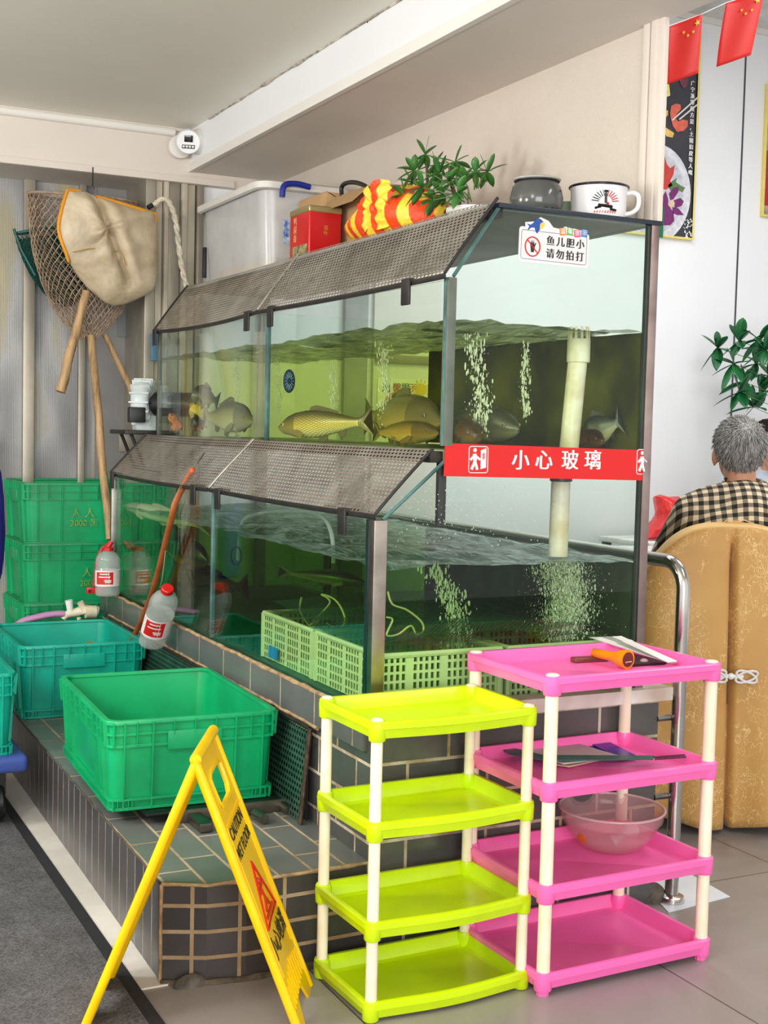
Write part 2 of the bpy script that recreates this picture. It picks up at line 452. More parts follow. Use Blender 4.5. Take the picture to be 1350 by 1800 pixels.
# seen through the ribs: soft upright smears of what stands behind
co2 = t.coord('Object', (4.2, 1, 1.5)); vo = t.noise(1.5, 1, .4, co2)
b1 = t.ramp(vo.outputs[0], [(.30, lin((84, 82, 84))), (.42, lin((132, 132, 134))), (.56, lin((184, 184, 184))), (.66, lin((186, 174, 134))), (.74, lin((200, 186, 130)))])
col = t.mix(rp.outputs[0], b1.outputs[0], .55)
M_poly = t.done(t.bsdf(col, .3, 0, t.bump(sn.outputs[0], .4, .002), .5))
XWR = 1.80
m = MB(); m.box(.84, XWR, 5.9, 5.94, .0, 2.36); struct('wall_left', m, M_poly)
m = MB(); m.box(-3, .84, 5.9, 5.94, .0, 2.36); struct('wall_dark_unseen', m, mat('dark_reflection_wall', (64, 54, 46), .7, var=.2, vscale=2))  # unseen wall, made dark to weaken the reflection in the lower front glass
def upright(x0, x1, y0, y1, z0=0, z1=2.358): 
    mm = MB(); mm.box(x0, x1, y0, y1, z0, z1, .004); return mm
k = 0
for px, w_ in ((50, .05), (143, .03), (-60, .05)):
    x = ony(px, 600, 5.88).x; k += 1
    struct('trim_%d' % (10+k), upright(x-w_/2, x+w_/2, 5.865, 5.9), M_alu, 30)
# grey flat panel right of the ribbed sheet
a_, b_ = ony(170, 600, 5.88).x, XWR
m = MB(); m.box(a_, b_, 5.885, 5.9, 0, 2.358); struct('trim_14', m, mat('grey_panel', (150, 148, 146), .4, var=.1, vscale=2))
# door jamb made of several cream profiles, then the return to the dining wall
x0 = ony(250, 600, 5.6).x
prof = [(0, .045), (.05, .03), (.085, .02), (.11, .05), (.165, .025), (.195, .035), (.235, .03)]
for i, (dx, wd) in enumerate(prof):
    struct('trim_%d' % (15+i), upright(x0+dx, x0+dx+wd, 5.60-(.03 if i % 2 == 0 else .012), 5.9), M_cream if i % 3 else M_alu, 30)
m = MB(); m.box(x0+.012, 1.92, 5.645, 5.897, 0, 2.357); struct('wall_jamb', m, M_alu)
# tiled plinth under the tank, tile strip under the front glass, step in front
m = MB(); m.box(1.385, 2.265, YE, YL+.15, 0, .585); struct('plinth_tank', m, M_tile)
m = MB(); m.box(1.372, 1.392, YE+.02, YL+.15, .505, .592, .002); struct('trim_30', m, mat_brick('strip_tile', (104, 104, 102), (94, 95, 94), (190, 178, 150), .24, .3, .003, 0, .3, (0, .1)), 30)
def ragged(x, z, y0, y1, r, seed):
    mm = MB(); pts = []; n = 70
    for i in range(n+1):
        y = y0+(y1-y0)*i/n; pts.append((x+.004*noise.noise((y*9, seed, 0)), y, z+.004*noise.noise((y*13, seed, 5))))
    mm.tube(pts, [r*(.7+.6*abs(noise.noise((p[1]*17, seed, 2)))) for p in pts], 6); return mm
m = MB(); pts = [(1.792+.003*noise.noise((i*.7, 1, 2)), 3.3+2.0*i/80, 2.584-.002*noise.noise((i*.9, 4, 4))) for i in range(81)]
m.tube(pts, [.0035+.012*max(0, noise.noise((i*.16, 7, 3))) for i in range(81)], 6); struct('trim_39', m, mat('peeling_paint', (206, 196, 178), .8, var=.3, vscale=25, bump=.6), 60)
struct('trim_31', ragged(1.378, .594, YE+.02, YL, .009, 1), M_grout, 60)
struct('trim_32', ragged(1.374, .503, YE+.3, YL, .007, 2), M_grout, 60)
# white ledge under the end glass
m = MB(); m.prism([(1.40, YE-.035), (2.285, YE-.035), (2.285, YE+.4), (2.2, YE+.4), (2.2, YE+.03), (1.40, YE+.03)], .035, None, .578); struct('trim_33', m, M_ledge, 30)
# step: long tiled kerb with a bevelled end
poly = [(.905, 5.35), (.872, 2.84), (.968, 2.796), (1.061, 2.781), (1.386, 2.79), (1.386, 5.35)]
ZT = .235
def step_face(mm, a, b, z0, z1, u0):
    L = math.hypot(b[0]-a[0], b[1]-a[1])
    v = [mm.v((a[0], a[1], z0)), mm.v((b[0], b[1], z0)), mm.v((b[0], b[1], z1)), mm.v((a[0], a[1], z1))]
    mm.f(v, [(u0, z0), (u0+L, z0), (u0+L, z1), (u0, z1)]); return u0+L
m = MB(); u = 0
for i in range(1, 4): u = step_face(m, poly[i], poly[i+1], 0, ZT, u)
m.f([m.v((p[0], p[1], 0)) for p in poly])
struct('step_front', m, M_tile_step)
m = MB(); step_face(m, poly[0], poly[1], 0, ZT, 0); struct('step_side', m, M_tile_side)
m = MB(); m.f([m.v((p[0], p[1], ZT)) for p in poly], [(p[1], p[0]) for p in poly]); struct('step_top', m, M_tile_top)
def edge_line(pts, r, seed):
    mm = MB(); out = []
    for a, b in zip(pts[:-1], pts[1:]):
        n = max(2, int((Vector(b)-Vector(a)).length/.03))
        for i in range(n):
            q = Vector(a).lerp(Vector(b), i/n); out.append(q+Vector((.002*noise.noise(q*21), 0, .0025*noise.noise(q*17+Vector((seed, 0, 0))))))
    out.append(Vector(pts[-1]))
    mm.tube(out, [r*(.7+.7*abs(noise.noise(q*30))) for q in out], 6); return mm
struct('trim_34', edge_line([(p[0], p[1], ZT) for p in poly[1:5]], .006, 3), M_grout, 60)
struct('trim_35', edge_line([(poly[1][0], poly[1][1], z) for z in (0, .08, .16, ZT)], .006, 4), M_grout, 60)
struct('trim_36', edge_line([(p[0], p[1], ZT-.001) for p in poly[0:2]], .0035, 5), mat('dark_grout', (86, 78, 68), .9, var=.2, vscale=30), 60)
struct('trim_37', edge_line([(p[0], p[1]-.004, .002) for p in poly[1:5]], .012, 6), mat('dirty_mortar', (96, 84, 70), .95, var=.25, vscale=25, bump=.5), 60)
# rubble of mortar on the foot of the step
m = MB(); m.ell((.935, 2.80, .0), (.045, .018, .028), 14, 8); m.ell((2.285, 2.82, 0), (.045, .035, .05), 12, 8); struct('trim_38', m, mat('mortar_lump', (112, 104, 94), .95, var=.3, vscale=22, bump=.8, bscale=45), 60)
# carpet with a plain dark border
tc = NT('grey_carpet'); nz = tc.noise(170, 3, .8, tc.coord()); nz2 = tc.noise(9, 4, .7, tc.coord())
rp = tc.ramp(nz.outputs[0], [(.3, lin((58, 58, 62))), (.7, lin((122, 121, 122)))])
M_carpet = tc.done(tc.bsdf(tc.mix(rp.outputs[0], tc.ramp(nz2.outputs[0], [(.35, (.75, .74, .73, 1)), (.65, (1.05, 1.05, 1.05, 1))]).outputs[0], 1, 'MULTIPLY'), .95, 0, tc.bump(nz.outputs[0], .8, .004), .1))
rug = thing('carpet', 'dark grey entrance carpet with a black rubber border along the step', 'carpet', (0, 3, 0))
m = MB(); m.box(-2.2, .785, .6, 5.2, .0, .009); part('pile', m, M_carpet, rug, smooth=0)
m = MB(); m.box(.785, .818, .6, 5.2, .0, .008); part('border', m, mat('black_border', (34, 34, 38), .7, var=.1, vscale=20), rug, smooth=0)
m = MB(); m.prism([(q.x, q.y) for q in (onz(1175, 1605, 0), onz(1283, 1577, 0), onz(1200, 1530, 0), onz(1120, 1545, 0))], .002, None, .0005)
solo('floor_sheet', m, M_sheet, 'white sheet lying on the floor at the foot of the steel handrail', 'sheet', smooth=0)
# ================================================================= the two-storey glass fish tank
tank = thing('fish_tank', 'two-tier glass fish tank with steel corner posts on a grey tiled plinth', 'fish tank', (1.8, 4.0, .585))
G = .008
ZL0, ZL1, ZU0, ZU1 = .60, 1.075, 1.25, 1.67
def pane(nm, mb): return part(nm, mb, M_glass, tank, smooth=0)
m = MB(); m.box(XF, XF+G, YE, 4.017, .592, ZL1); pane('front_pane', m)
m = MB(); m.box(XF, XF+G, 4.023, YL, .592, ZL1); pane('front_pane', m)
m = MB(); m.box(XU, XU+G, YE, 4.017, ZU0, ZU1); pane('front_pane', m)
m = MB(); m.box(XU, XU+G, 4.023, YL, ZU0, ZU1); pane('front_pane', m)
MY = Matrix(((1, 0, 0, 0), (0, 0, 1, YE), (0, 1, 0, 0), (0, 0, 0, 1)))   # polygon in x,z pushed along y
m = MB(); m.prism([(XF, .592), (XB, .592), (XB, 1.222), (XU, 1.222), (1.405, 1.08)], G, MY); pane('end_pane', m)
m = MB(); m.prism([(XU, ZU0), (XB, ZU0), (XB, 1.858), (1.706, 1.858), (1.583, 1.68)], G, MY); pane('end_pane', m)
MY2 = MY.copy(); MY2[1][3] = YL-G
m = MB(); m.prism([(XU, ZU0), (XB, ZU0), (XB, 1.858), (1.706, 1.858), (1.583, 1.68)], G, MY2); pane('end_pane', m)
m = MB(); m.prism([(XF, .592), (XB, .592), (XB, 1.222), (XU, 1.222), (1.405, 1.08)], G, MY2); pane('end_pane', m)
m = MB(); m.box(XB-G, XB, YE+.01, YL-.01, ZU0, 1.858); pane('rear_pane', m)
m = MB(); m.box(XB-G, XB, YE+.01, YL-.01, .592, 1.222); pane('rear_pane', m)
m = MB(); m.box(XU+.01, XB-.01, 4.016, 4.024, ZU0, ZU1); pane('divider', m)
m = MB(); m.box(XF+.01, XB-.01, 4.016, 4.024, .592, 1.02); pane('divider', m)
# floors
M_floorg = mat('tank_bottom', (150, 160, 120), .5, var=.2, vscale=6)
m = MB(); m.box(XU, XB, YE+.009, YL-.009, 1.222, ZU0, .002); part('tank_bottom', m, M_floorg, tank)
m = MB(); m.box(XF+.009, XB-.009, YE+.009, YL-.009, .586, .60, .002); part('tank_bottom', m, mat('tank_bottom_green', (30, 96, 76), .5, var=.2, vscale=6), tank)
# silicone / glass edges seen as bars
for x, y, z0, z1, w in ((XU-.001, 4.02, ZU0, ZU1, .010), (XF-.001, 4.02, .60, ZL1, .008)):
    m = MB(); m.box(x, x+.012, y-w/2-.004, y+w/2+.004, z0, z1, .001); part('glass_seam', m, M_edge, tank)
m = MB(); m.box(XU-.004, XU+.020, YE-.004, YE+.022, 1.26, 1.675, .003); part('corner_strip', m, M_silicone, tank)
m = MB(); m.box(XU-.006, XU+.002, YE+.004, YE+.012, 1.26, 1.675, .001); part('glass_seam', m, M_edge, tank)
m = MB(); m.box(XU-.003, XU+.012, YL-.014, YL+.003, ZU0, ZU1, .002); part('corner_strip', m, M_silicone, tank)
# steel posts
m = MB(); m.box(XF-.015, XF+.020, YE-.012, YE+.016, .60, 1.078, .002); part('corner_post', m, mat('brushed_post', (176, 166, 154), .3, 1, var=.15, vscale=9), tank)
m = MB(); m.box(XF-.016, XF-.008, YE+.017, YE+.034, .60, 1.078, .001); part('glass_seam', m, mat('dark_teal_edge', (16, 44, 42), .2), tank)
m = MB(); m.box(XB-.012, XB+.014, YE-.006, YE+.020, .60, 1.862, .002); part('corner_post', m, mat('pinkish_post', (178, 160, 152), .34, 1, var=.2, vscale=5, c2=(140, 118, 116)), tank)
m = MB(); m.box(XB-.020, XB-.012, YE-.001, YE+.012, .60, 1.855, .001); part('glass_seam', m, mat('dark_seal', (48, 62, 52), .5, var=.2), tank)
m = MB(); m.box(XF-.012, XF+.008, YL-.005, YL+.015, .60, 1.07, .002); part('corner_post', m, M_steel_old, tank)
m = MB(); m.box(1.563, 1.585, YE+.014, YE+.03, 1.06, 1.222, .002); part('corner_post', m, M_steel_dk, tank)
# slanting top edge of the end panes
for a, b in (((1.405, 1.078), (XU+.002, 1.222)), ((1.583, 1.678), (1.708, 1.858))):
    m = MB(); m.tube([(a[0], YE+.004, a[1]), (b[0], YE+.004, b[1])], .005, 4); part('glass_seam', m, M_edge, tank)
# dark strip between the storeys and top board
m = MB(); m.box(1.535, XU+.02, YE+.01, YL-.01, 1.218, 1.247, .002); part('shelf_rail', m, mat('rusty_rail', (58, 54, 46), .5, .4, var=.3, vscale=18), tank)
m = MB(); m.box(1.70, XB+.02, YE-.01, YE+.03, 1.856, 1.868, .002); part('top_edge', m, M_navy, tank)
m = MB(); m.box(1.69, XB+.02, YE+.03, YL+.1, 1.858, 1.868, .001); part('top_board', m, mat('top_board', (150, 150, 140), .5, var=.15, vscale=4), tank)
m = MB(); m.box(1.70, 1.73, YE+.02, YL, 1.835, 1.858, .002); part('top_rail', m, M_steel_dk, tank)
# added dark sheet on the rear glass, for the murky depth refraction would show
M_murky = mat('murky_backing', (96, 96, 4), .9, var=.5, vscale=5, c2=(40, 46, 2), detail=6)
m = MB()
def murky_sheet(u, v):
    y = 2.812+1.20*u; z = 1.255+(.318+.004*noise.noise((y*7, 0, 0)))*v
    return (XB-.014, y, z)
m.grid(murky_sheet, 30, 8); o = part('dark_backing', m, M_murky, tank, smooth=0); mod_solid(o, .002, 0)
m = MB(); m.box(XB-.016, XB-.012, 2.812, 4.0, .605, .953); part('dark_backing', m, mat('murky_backing_green', (66, 96, 44), .9, var=.5, vscale=4, c2=(30, 46, 20), detail=6), tank, smooth=0)  # same added stand-in for dark depth, behind the lower end glass

# perforated steel lids ------------------------------------------------
t = NT('perforated_steel'); uv = t.coord('UV')
sx = t.n('ShaderNodeSeparateXYZ'); t.l(uv, sx.inputs[0])
def math_(t, op, a, b=None, c=None):
    n = t.n('ShaderNodeMath', operation=op)
    for i, x in enumerate((a, b, c)):
        if x is None: continue
        if hasattr(x, 'node'): t.l(x, n.inputs[i])
        else: n.inputs[i].default_value = x
    return n.outputs[0]
PX, PY = .0205, .0122
row = math_(t, 'DIVIDE', sx.outputs[1], PY)
rowi = math_(t, 'FLOOR', row)
half = math_(t, 'MULTIPLY', math_(t, 'MODULO', rowi, 2.0), .5)
cu_ = math_(t, 'ADD', math_(t, 'DIVIDE', sx.outputs[0], PX), half)
fx = math_(t, 'MULTIPLY', math_(t, 'SUBTRACT', math_(t, 'FRACT', cu_), .5), PX)
fy = math_(t, 'MULTIPLY', math_(t, 'SUBTRACT', math_(t, 'FRACT', row), .5), PY)
ax = math_(t, 'MAXIMUM', math_(t, 'SUBTRACT', math_(t, 'ABSOLUTE', fx), .0030), 0.0)
d2 = math_(t, 'ADD', math_(t, 'MULTIPLY', ax, ax), math_(t, 'MULTIPLY', fy, fy))
hole = math_(t, 'LESS_THAN', d2, .0029**2)
nz = t.noise(4, 6, .7, t.coord(), 1); rp = t.ramp(nz.outputs[0], [(.3, lin((118, 106, 94))), (.6, lin((176, 168, 158))), (.8, lin((206, 200, 194)))])
b = t.bsdf(rp.outputs[0], .42, .7)
tr = t.n('ShaderNodeBsdfTransparent'); mx = t.n('ShaderNodeMixShader'); t.l(hole, mx.inputs[0]); t.l(b.outputs[0], mx.inputs[1]); t.l(tr.outputs[0], mx.inputs[2])
M_perf = t.done(mx)
M_strip = mat('bright_steel_edge', (214, 210, 202), .28, 1, var=.1, vscale=20)
def lid(y0, y1, lo, hi, label, clips, sag, bright_y=None):
    L = thing('mesh_lid', label, 'lid', ((lo[0]+hi[0])/2, (y0+y1)/2, lo[1]), 0, 'perforated steel lids of the fish tank')
    lo, hi = Vector((lo[0], 0, lo[1])), Vector((hi[0], 0, hi[1])); d = (hi-lo); ln = d.length; nrm = Vector((-d.z, 0, d.x)).normalized()
    def P(u, v):
        y = y0+(y1-y0)*u
        q = lo+d*v + nrm*(.002*math.sin(PI*v)-sag*math.sin(PI*u)*(1-.55*v)) ; return (q.x, y, q.z)
    mm = MB(); mm.grid(P, 30, 6, lambda u, v: (y0+(y1-y0)*u, ln*v))
    o = part('perforated_plate', mm, M_perf, L, smooth=60)
    for u, w in ((0, M_strip if bright_y == 0 else M_steel_dk), (1, M_strip if bright_y == 1 else M_steel_dk)):
        mm = MB(); mm.tube([Vector(P(u, v/6))+nrm*.002 for v in range(7)], .0042, 6); part('edge_flange', mm, w, L, smooth=60)
    mm = MB(); mm.tube([Vector(P(u/30, 0))-Vector((0, 0, .006)) for u in range(31)], .0055, 4, sq=(.5, 1.3)); part('edge_flange', mm, M_steel_dk, L, smooth=60)
    for yc in clips:
        u = (yc-y0)/(y1-y0); p = Vector(P(u, 0))
        mm = MB(); mm.box(p.x-.012, p.x-.004, yc-.022, yc+.022, p.z-.062, p.z+.006, .003); mm.box(p.x-.01, p.x+.03, yc-.022, yc+.022, p.z-.004, p.z+.006, .002)
        part('clip', mm, M_steel_dk, L)
    return L
lid(YE-.01, 4.022, (1.378, 1.092), (1.532, 1.252), 'lower right perforated steel lid beside the corner post', (2.97, 3.92), .006, 1)
lid(4.03, YL+.02, (1.378, 1.092), (1.532, 1.252), 'lower left perforated steel lid with a leaning copper strap', (4.17, 5.215), .010, 0)
lid(YE-.005, 4.07, (1.555, 1.682), (1.700, 1.878), 'upper right perforated steel lid below the potted plant', (2.99, 3.94), .004, 1)
lid(4.075, YL+.02, (1.555, 1.682), (1.700, 1.878), 'upper left perforated steel lid below the plastic storage tub', (4.16, 5.235), .016, 0)

# water ----------------------------------------------------------------
def mat_water(name, sig, alpha_gl):
    t = NT(name)
    tr = t.n('ShaderNodeBsdfTransparent')
    va = t.n('ShaderNodeVolumeAbsorption'); mxs = max(sig)*1.05
    va.inputs['Density'].default_value = mxs; va.inputs[0].default_value = tuple(1-s/mxs for s in sig)+(1,)
    t.l(va.outputs[0], t.out.inputs['Volume'])
    return t.done(tr)
M_wat_u = mat_water('green_water', (.20, .15, 1.05), .3)
M_wat_m = mat_water('olive_water', (1.5, 1.05, 3.2), .3)
M_wat_l = mat_water('dark_green_water', (1.7, .95, 2.9), .3)
def surf_mat(name, c, alpha, tint):
    t = NT(name); tr = t.n('ShaderNodeBsdfTransparent'); tr.inputs[0].default_value = tint+(1,)
    nz = t.noise(24, 4, .65, t.coord('Object', (1, .3, 1)), 1.4); bp = t.bump(nz.outputs[0], .6, .02)
    cr = t.ramp(nz.outputs[0], [(.32, lin(tuple(x*.42 for x in c))), (.5, lin(c)), (.62, lin(tuple(min(255, x*1.15+30) for x in c))), (.72, lin(tuple(min(255, x*.6+110) for x in c)))])  # ripple glints and dark streaks are painted into this colour ramp
    b = t.bsdf(cr.outputs[0], .08, 0, bp, .8)
    mx = t.n('ShaderNodeMixShader'); rp = t.ramp(nz.outputs[0], [(.35, (alpha*.7,)*3+(1,)), (.7, (min(1, alpha*1.25),)*3+(1,))]); t.l(rp.outputs[0], mx.inputs[0])
    t.l(tr.outputs[0], mx.inputs[1]); t.l(b.outputs[0], mx.inputs[2]); return t.done(mx)
def waves(x0, x1, y0, y1, z, amp, fx, fy, nu, nv, seed=0):
    mm = MB()
    def P(u, v):
        x = x0+(x1-x0)*u; y = y0+(y1-y0)*v
        h = noise.noise((x*fx, y*fy, seed))+.5*noise.noise((x*fx*2.3, y*fy*2.3, seed+3))
        return (x, y, z+amp*h)
    mm.grid(P, nu, nv); return mm
def water(nm, label, x0, x1, y0, y1, z0, z1, mw, ms, amp, seed):
    w_ = thing(nm, label, 'water', ((x0+x1)/2, (y0+y1)/2, z0)); w_['kind'] = 'stuff'
    mm = MB(); mm.box(x0, x1, y0, y1, z0, z1); part('water_body', mm, mw, w_, smooth=0, kind='stuff')
    part('water_surface', waves(x0, x1, y0, y1, z1+.004, amp, 9, 7, 26, 60, seed), ms, w_, smooth=80, kind='stuff')
MS_u = surf_mat('rippled_green_surface', (84, 96, 36), .80, (.6, .7, .4))
MS_l = surf_mat('foamy_surface', (84, 122, 98), .70, (.4, .6, .48))
WU, WL = 1.568, .955
water('tank_water', 'clear yellow-green water in the upper tank compartment right of the divider', XU+.0095, XB-.0095, YE+.0095, 4.014, 1.2515, WU, M_wat_u, MS_u, .016, 1)
water('tank_water', 'murky green water in the upper tank compartment left of the divider', XU+.0095, XB-.0095, 4.026, YL-.0095, 1.2515, WU, M_wat_u, MS_u, .014, 2)
water('tank_water', 'dark green foaming water in the lower tank around the green baskets', XF+.0095, XB-.0095, YE+.0095, 4.014, .6015, WL, M_wat_l, MS_l, .012, 3)
water('tank_water', 'dark green water in the lower tank behind the hanging bottle', XF+.0095, XB-.0095, 4.026, YL-.0095, .6015, WL, M_wat_l, MS_l, .010, 4)

# overflow pipes
pp = thing('drain_pipe', 'white overflow pipe standing in the upper tank behind the red warning banner', 'pipe', (1.955, 2.86, 1.25))
a, b = ony(1017, 618, 2.89), ony(1000, 785, 2.89)
m = MB(); m.tube([(b.x, 2.89, 1.252), (a.x, 2.89, a.z)], .026, 20); part('pipe', m, M_pvc, pp, smooth=60)
m = MB(); m.lathe([(.0285, a.z-.03), (.031, a.z-.028), (.031, a.z+.03), (.0285, a.z+.034)], 20, (a.x, 2.89, 0)); part('coupling', m, M_pvc, pp)
m = MB()
for k in range(10):
    an = 2*PI*k/10; m.tube([(a.x+.027*math.cos(an), 2.89+.027*math.sin(an), a.z+.03), (a.x+.024*math.cos(an), 2.89+.024*math.sin(an), a.z+.066)], .0035, 5)
part('strainer', m, M_pvc, pp)
a, b = ony(986, 850, 2.92), ony(981, 968, 2.92)
pl = thing('outlet_pipe', 'white pipe with a navy collar pouring into the lower tank', 'pipe', (a.x, 2.92, .9))
m = MB(); m.tube([(b.x, 2.92, b.z-.015), (a.x, 2.92, 1.218)], .026, 20); part('pipe', m, M_pvc, pl, smooth=60)
m = MB(); m.lathe([(.0285, 1.168), (.0305, 1.17), (.0305, 1.218), (.0285, 1.22)], 20, (a.x, 2.92, 0)); part('collar', m, M_navy, pl)

# bubbles: swarms nobody could count
M_bub = mat_film('bubbles', (240, 246, 232), .68, .15, .8)
M_bub2 = mat_film('fine_bubbles', (240, 246, 232), .4, .3, .5)
def swarm(label, path, rad, n, r0, r1, seed, mt=None, zmax=9, st=2.6):
    rnd = random.Random(seed); mm = MB(); P = [Vector(p) for p in path]
    for i in range(n):
        q = rnd.random()*(len(P)-1); k = min(int(q), len(P)-2); c = P[k].lerp(P[k+1], q-k)
        rr = rad[k]+(rad[k+1]-rad[k])*(q-k)
        c = c+Vector((rnd.gauss(0, .5)*rr, rnd.gauss(0, .4)*rr, rnd.gauss(0, .012)))
        if c.z > zmax: c.z = zmax-.004*rnd.random()
        s_ = r0+(r1-r0)*rnd.random()**3
        mm.ell(c, (s_*.8, s_*.8, s_*(.8+st*rnd.random())), 5, 4)
    return solo('bubbles', mm, mt or M_bub, label, 'bubbles', None, 'stuff', 60)
p0, p1, p2 = ony(985, 985, 2.92), ony(1000, 1060, 2.92), ony(985, 1125, 2.92)
swarm('dense white bubble plume under the outlet pipe in the lower tank', [p0, p1, p2], [.070, .055, .065], 7000, .0007, .0034, 3, None, WL-.004, 1.4)
swarm('fine mist of bubbles around the plume in the lower tank', [p0, p1, p2], [.10, .10, .12], 2600, .0006, .0016, 13, M_bub2, WL-.004, 2)
for lab, pts, n, r, sd in (
    ('bubble column at the left of the upper end compartment', [(832, 590), (845, 690), (848, 760)], 150, .03, 1),
    ('thin bubble string in the middle of the upper end compartment', [(925, 610), (922, 680), (926, 730)], 70, .014, 2),
    ('bubble column at the right edge of the upper end compartment', [(1102, 590), (1098, 660), (1104, 700)], 110, .022, 5),
    ('bubbles rising over the baskets behind the end glass of the lower tank', [(760, 1000), (800, 1060), (805, 1120), (790, 1180)], 260, .04, 6)):
    Y = 2.99; swarm(lab, [ony(px, py, Y) for px, py in pts], [r]*len(pts), n*4, .0007, .0040, sd, None, WU-.01 if pts[0][1] < 700 else WL-.01)
for lab, pts, n, r, sd in (
    ('bubble stream beside the notice seen through the upper tank', [(672, 610), (680, 680), (676, 740)], 130, .022, 7),
    ('bubble stream left of the blue badge in the upper tank', [(487, 630), (490, 690), (486, 730)], 80, .014, 8),
    ('bubble stream above the pale fish in the upper left compartment', [(418, 600), (416, 690), (418, 770)], 110, .012, 9),
    ('bubble stream right of the blue badge in the upper tank', [(582, 640), (588, 700), (585, 745)], 90, .016, 10)):
    swarm(lab, [onx(px, py, 1.75) for px, py in pts], [r]*len(pts), n*4, .0007, .0036, sd, None, WU-.01)
# small drops clinging inside the panes
rnd = random.Random(4); m = MB()
for i in range(260):
    px, py = 760+rnd.gauss(0, 55)+rnd.random()*60, 905+rnd.gauss(0, 38)
    if py < 850 or py > 975 or px < 690 or px > 1100: continue
    p = ony(px, py, YE); s_ = .0008+.0016*rnd.random(); m.ell((p.x, YE+.009, p.z), (s_, s_*.5, s_), 5, 4)
solo('water_drops', m, mat_film('drops', (225, 235, 228), .5, .1, .9), 'water drops splashed on the end glass of the lower tank', 'water drops', None, 'stuff', 60)
# ================================================================= storage racks
def rrect(x0, x1, y0, y1, r, n=5, bow=0):
    pts = []
    for cx, cy, a0 in ((x1-r, y1-r, 0), (x0+r, y1-r, 90), (x0+r, y0+r, 180), (x1-r, y0+r, 270)):
        for k in range(n): 
            a = math.radians(a0+90*k/(n-1)); pts.append([cx+r*math.cos(a), cy+r*math.sin(a)])
        if a0 == 180 and bow:
            for k in range(1, 12):
                q = k/12; pts.append([x0+r+(x1-x0-2*r)*q, y0-bow*math.sin(PI*q)**1.3])
    return pts
def make_rack(name, label, mt, W, D, tiers, pr, group, bow=0, depth=.034, loc=(0, 0, 0), rz=0):
    """W, D: spacing of the posts; tiers: heights of the tray rims, lowest first"""
    k = thing(name, label, 'storage rack', loc, rz, group)
    e = pr+.007
    for i, z in enumerate(tiers):
        mm = MB()
        ring = lambda d, zz, r: [(x, y, zz) for x, y in rrect(-e+d, W+e-d, -e+d, D+e-d, max(.004, r-d), 5, bow if bow else 0)]
        mm.loft([ring(.010, z-depth-.004, .024), ring(.004, z-.018, .024), ring(.0, z-.016, .024), ring(0, z-.002, .024), ring(.003, z, .024), ring(.013, z, .024), ring(.016, z-.003, .024), ring(.026, z-depth+.004, .024), ring(.034, z-depth, .02)], True, True, True)
        tray = part('tray', mm, mt, k, False, 40)
        for x, y in ((0, 0), (W, 0), (0, D), (W, D)):
            mm = MB(); mm.lathe([(pr+.004, z-.044), (pr+.0055, z-.042), (pr+.0065, z-.01), (pr+.004, z+.001)], 16, (x, y, 0)); part('sleeve', mm, mt, tray, False)
            if i < len(tiers)-1:
                mm = MB(); mm.lathe([(pr, z), (pr*.985, tiers[i+1]-.04)], 16, (x, y, 0)); part('post', mm, M_post, k, False)
            else:
                mm = MB(); mm.lathe([(pr*1.0, z+.0005), (pr*1.0, z+.003), (pr*.7, z+.0055), (0.002, z+.006)], 16, (x, y, 0)); part('post_cap', mm, M_post, k, False)
            if i == 0:
                mm = MB(); n = 20; mm.loft([[(x+(pr*.82+.0016*(j % 2))*math.cos(2*PI*j/n), y+(pr*.82+.0016*(j % 2))*math.sin(2*PI*j/n), zz) for j in range(n)] for zz in (0, z-.043)]); part('foot', mm, mt, tray, False, 20)
    return k
make_rack('storage_rack', 'lime green four-tier plastic rack with empty trays', M_lime, .396, .25, [.046, .226, .447, .668], .0132, None, .016, .034, (1.237, 2.472, 0), math.radians(1.6))
make_rack('storage_rack', 'taller pink four-tier plastic rack holding a glass bowl and folders', M_pink, .478, .325, [.055, .262, .501, .746], .0158, None, 0, .034, (1.661, 2.432, 0), math.radians(1.7))
TP = [.055-.034, .262-.034, .501-.034, .746-.034]

# things on the pink rack
bw = onz(1073, 1490, TP[1]+.0)
R_, H_ = .118, .092
t_ = thing('glass_bowl', 'translucent pinkish bowl on the third tray of the pink rack', 'bowl', (1.912, 2.59, TP[1]))
t_.location = (bw.x, max(2.575, bw.y), TP[1]+.001); t_.scale = (1.16, 1.16, 1.14)
m = MB(); m.lathe([(.03, .0), (.058, .001), (.075, .012), (.098, .04), (.108, .066), (.113, .068), (.118, H_), (.120, H_+.002), (.116, H_+.002), (.110, .07), (.105, .066), (.094, .04), (.072, .016), (.055, .006), (.02, .005)], 40)
part('bowl_body', m, mat_film('pinkish_glass', (232, 196, 196), .24, .06, .9), t_, False, 50)
m = MB(); m.ell((0, 0, 0), (.012, .012, .0014), 14, 6, Matrix.Translation((0, 0, 0)))
Mst = frame((-.0955, -.0222, .040), (.226, -.976, 0), (-.25, -.06, 1))
mm = MB(); mm.tube([(.117*math.cos(2*PI*q_/40), .117*math.sin(2*PI*q_/40), .0925) for q_ in range(40)], .003, 8, closed=True); part('rim', mm, mat_film('bowl_rim', (236, 206, 206), .6, .1, .9), t_, False, 60)
mm = MB(); mm.M = Mst; mm.ell((0, 0, 0), (.012, .012, .0016), 16, 6); part('sticker', mm, mat('orange_sticker', (224, 110, 20), .4), t_, False, label='orange round sticker')
g = thing('crystal_knob', 'faceted clear glass stopper lying in the pinkish bowl', 'stopper', t_.location+Vector((.02, .01, .012)))
m = MB(); m.M = Euler((math.radians(50), .3, .6)).to_matrix().to_4x4(); m.lathe([(.008, .03), (.014, .036), (.021, .05), (.021, .06), (.012, .072), (.003, .074)], 8); m.lathe([(.008, .032), (.010, .01), (.018, .0)], 8)
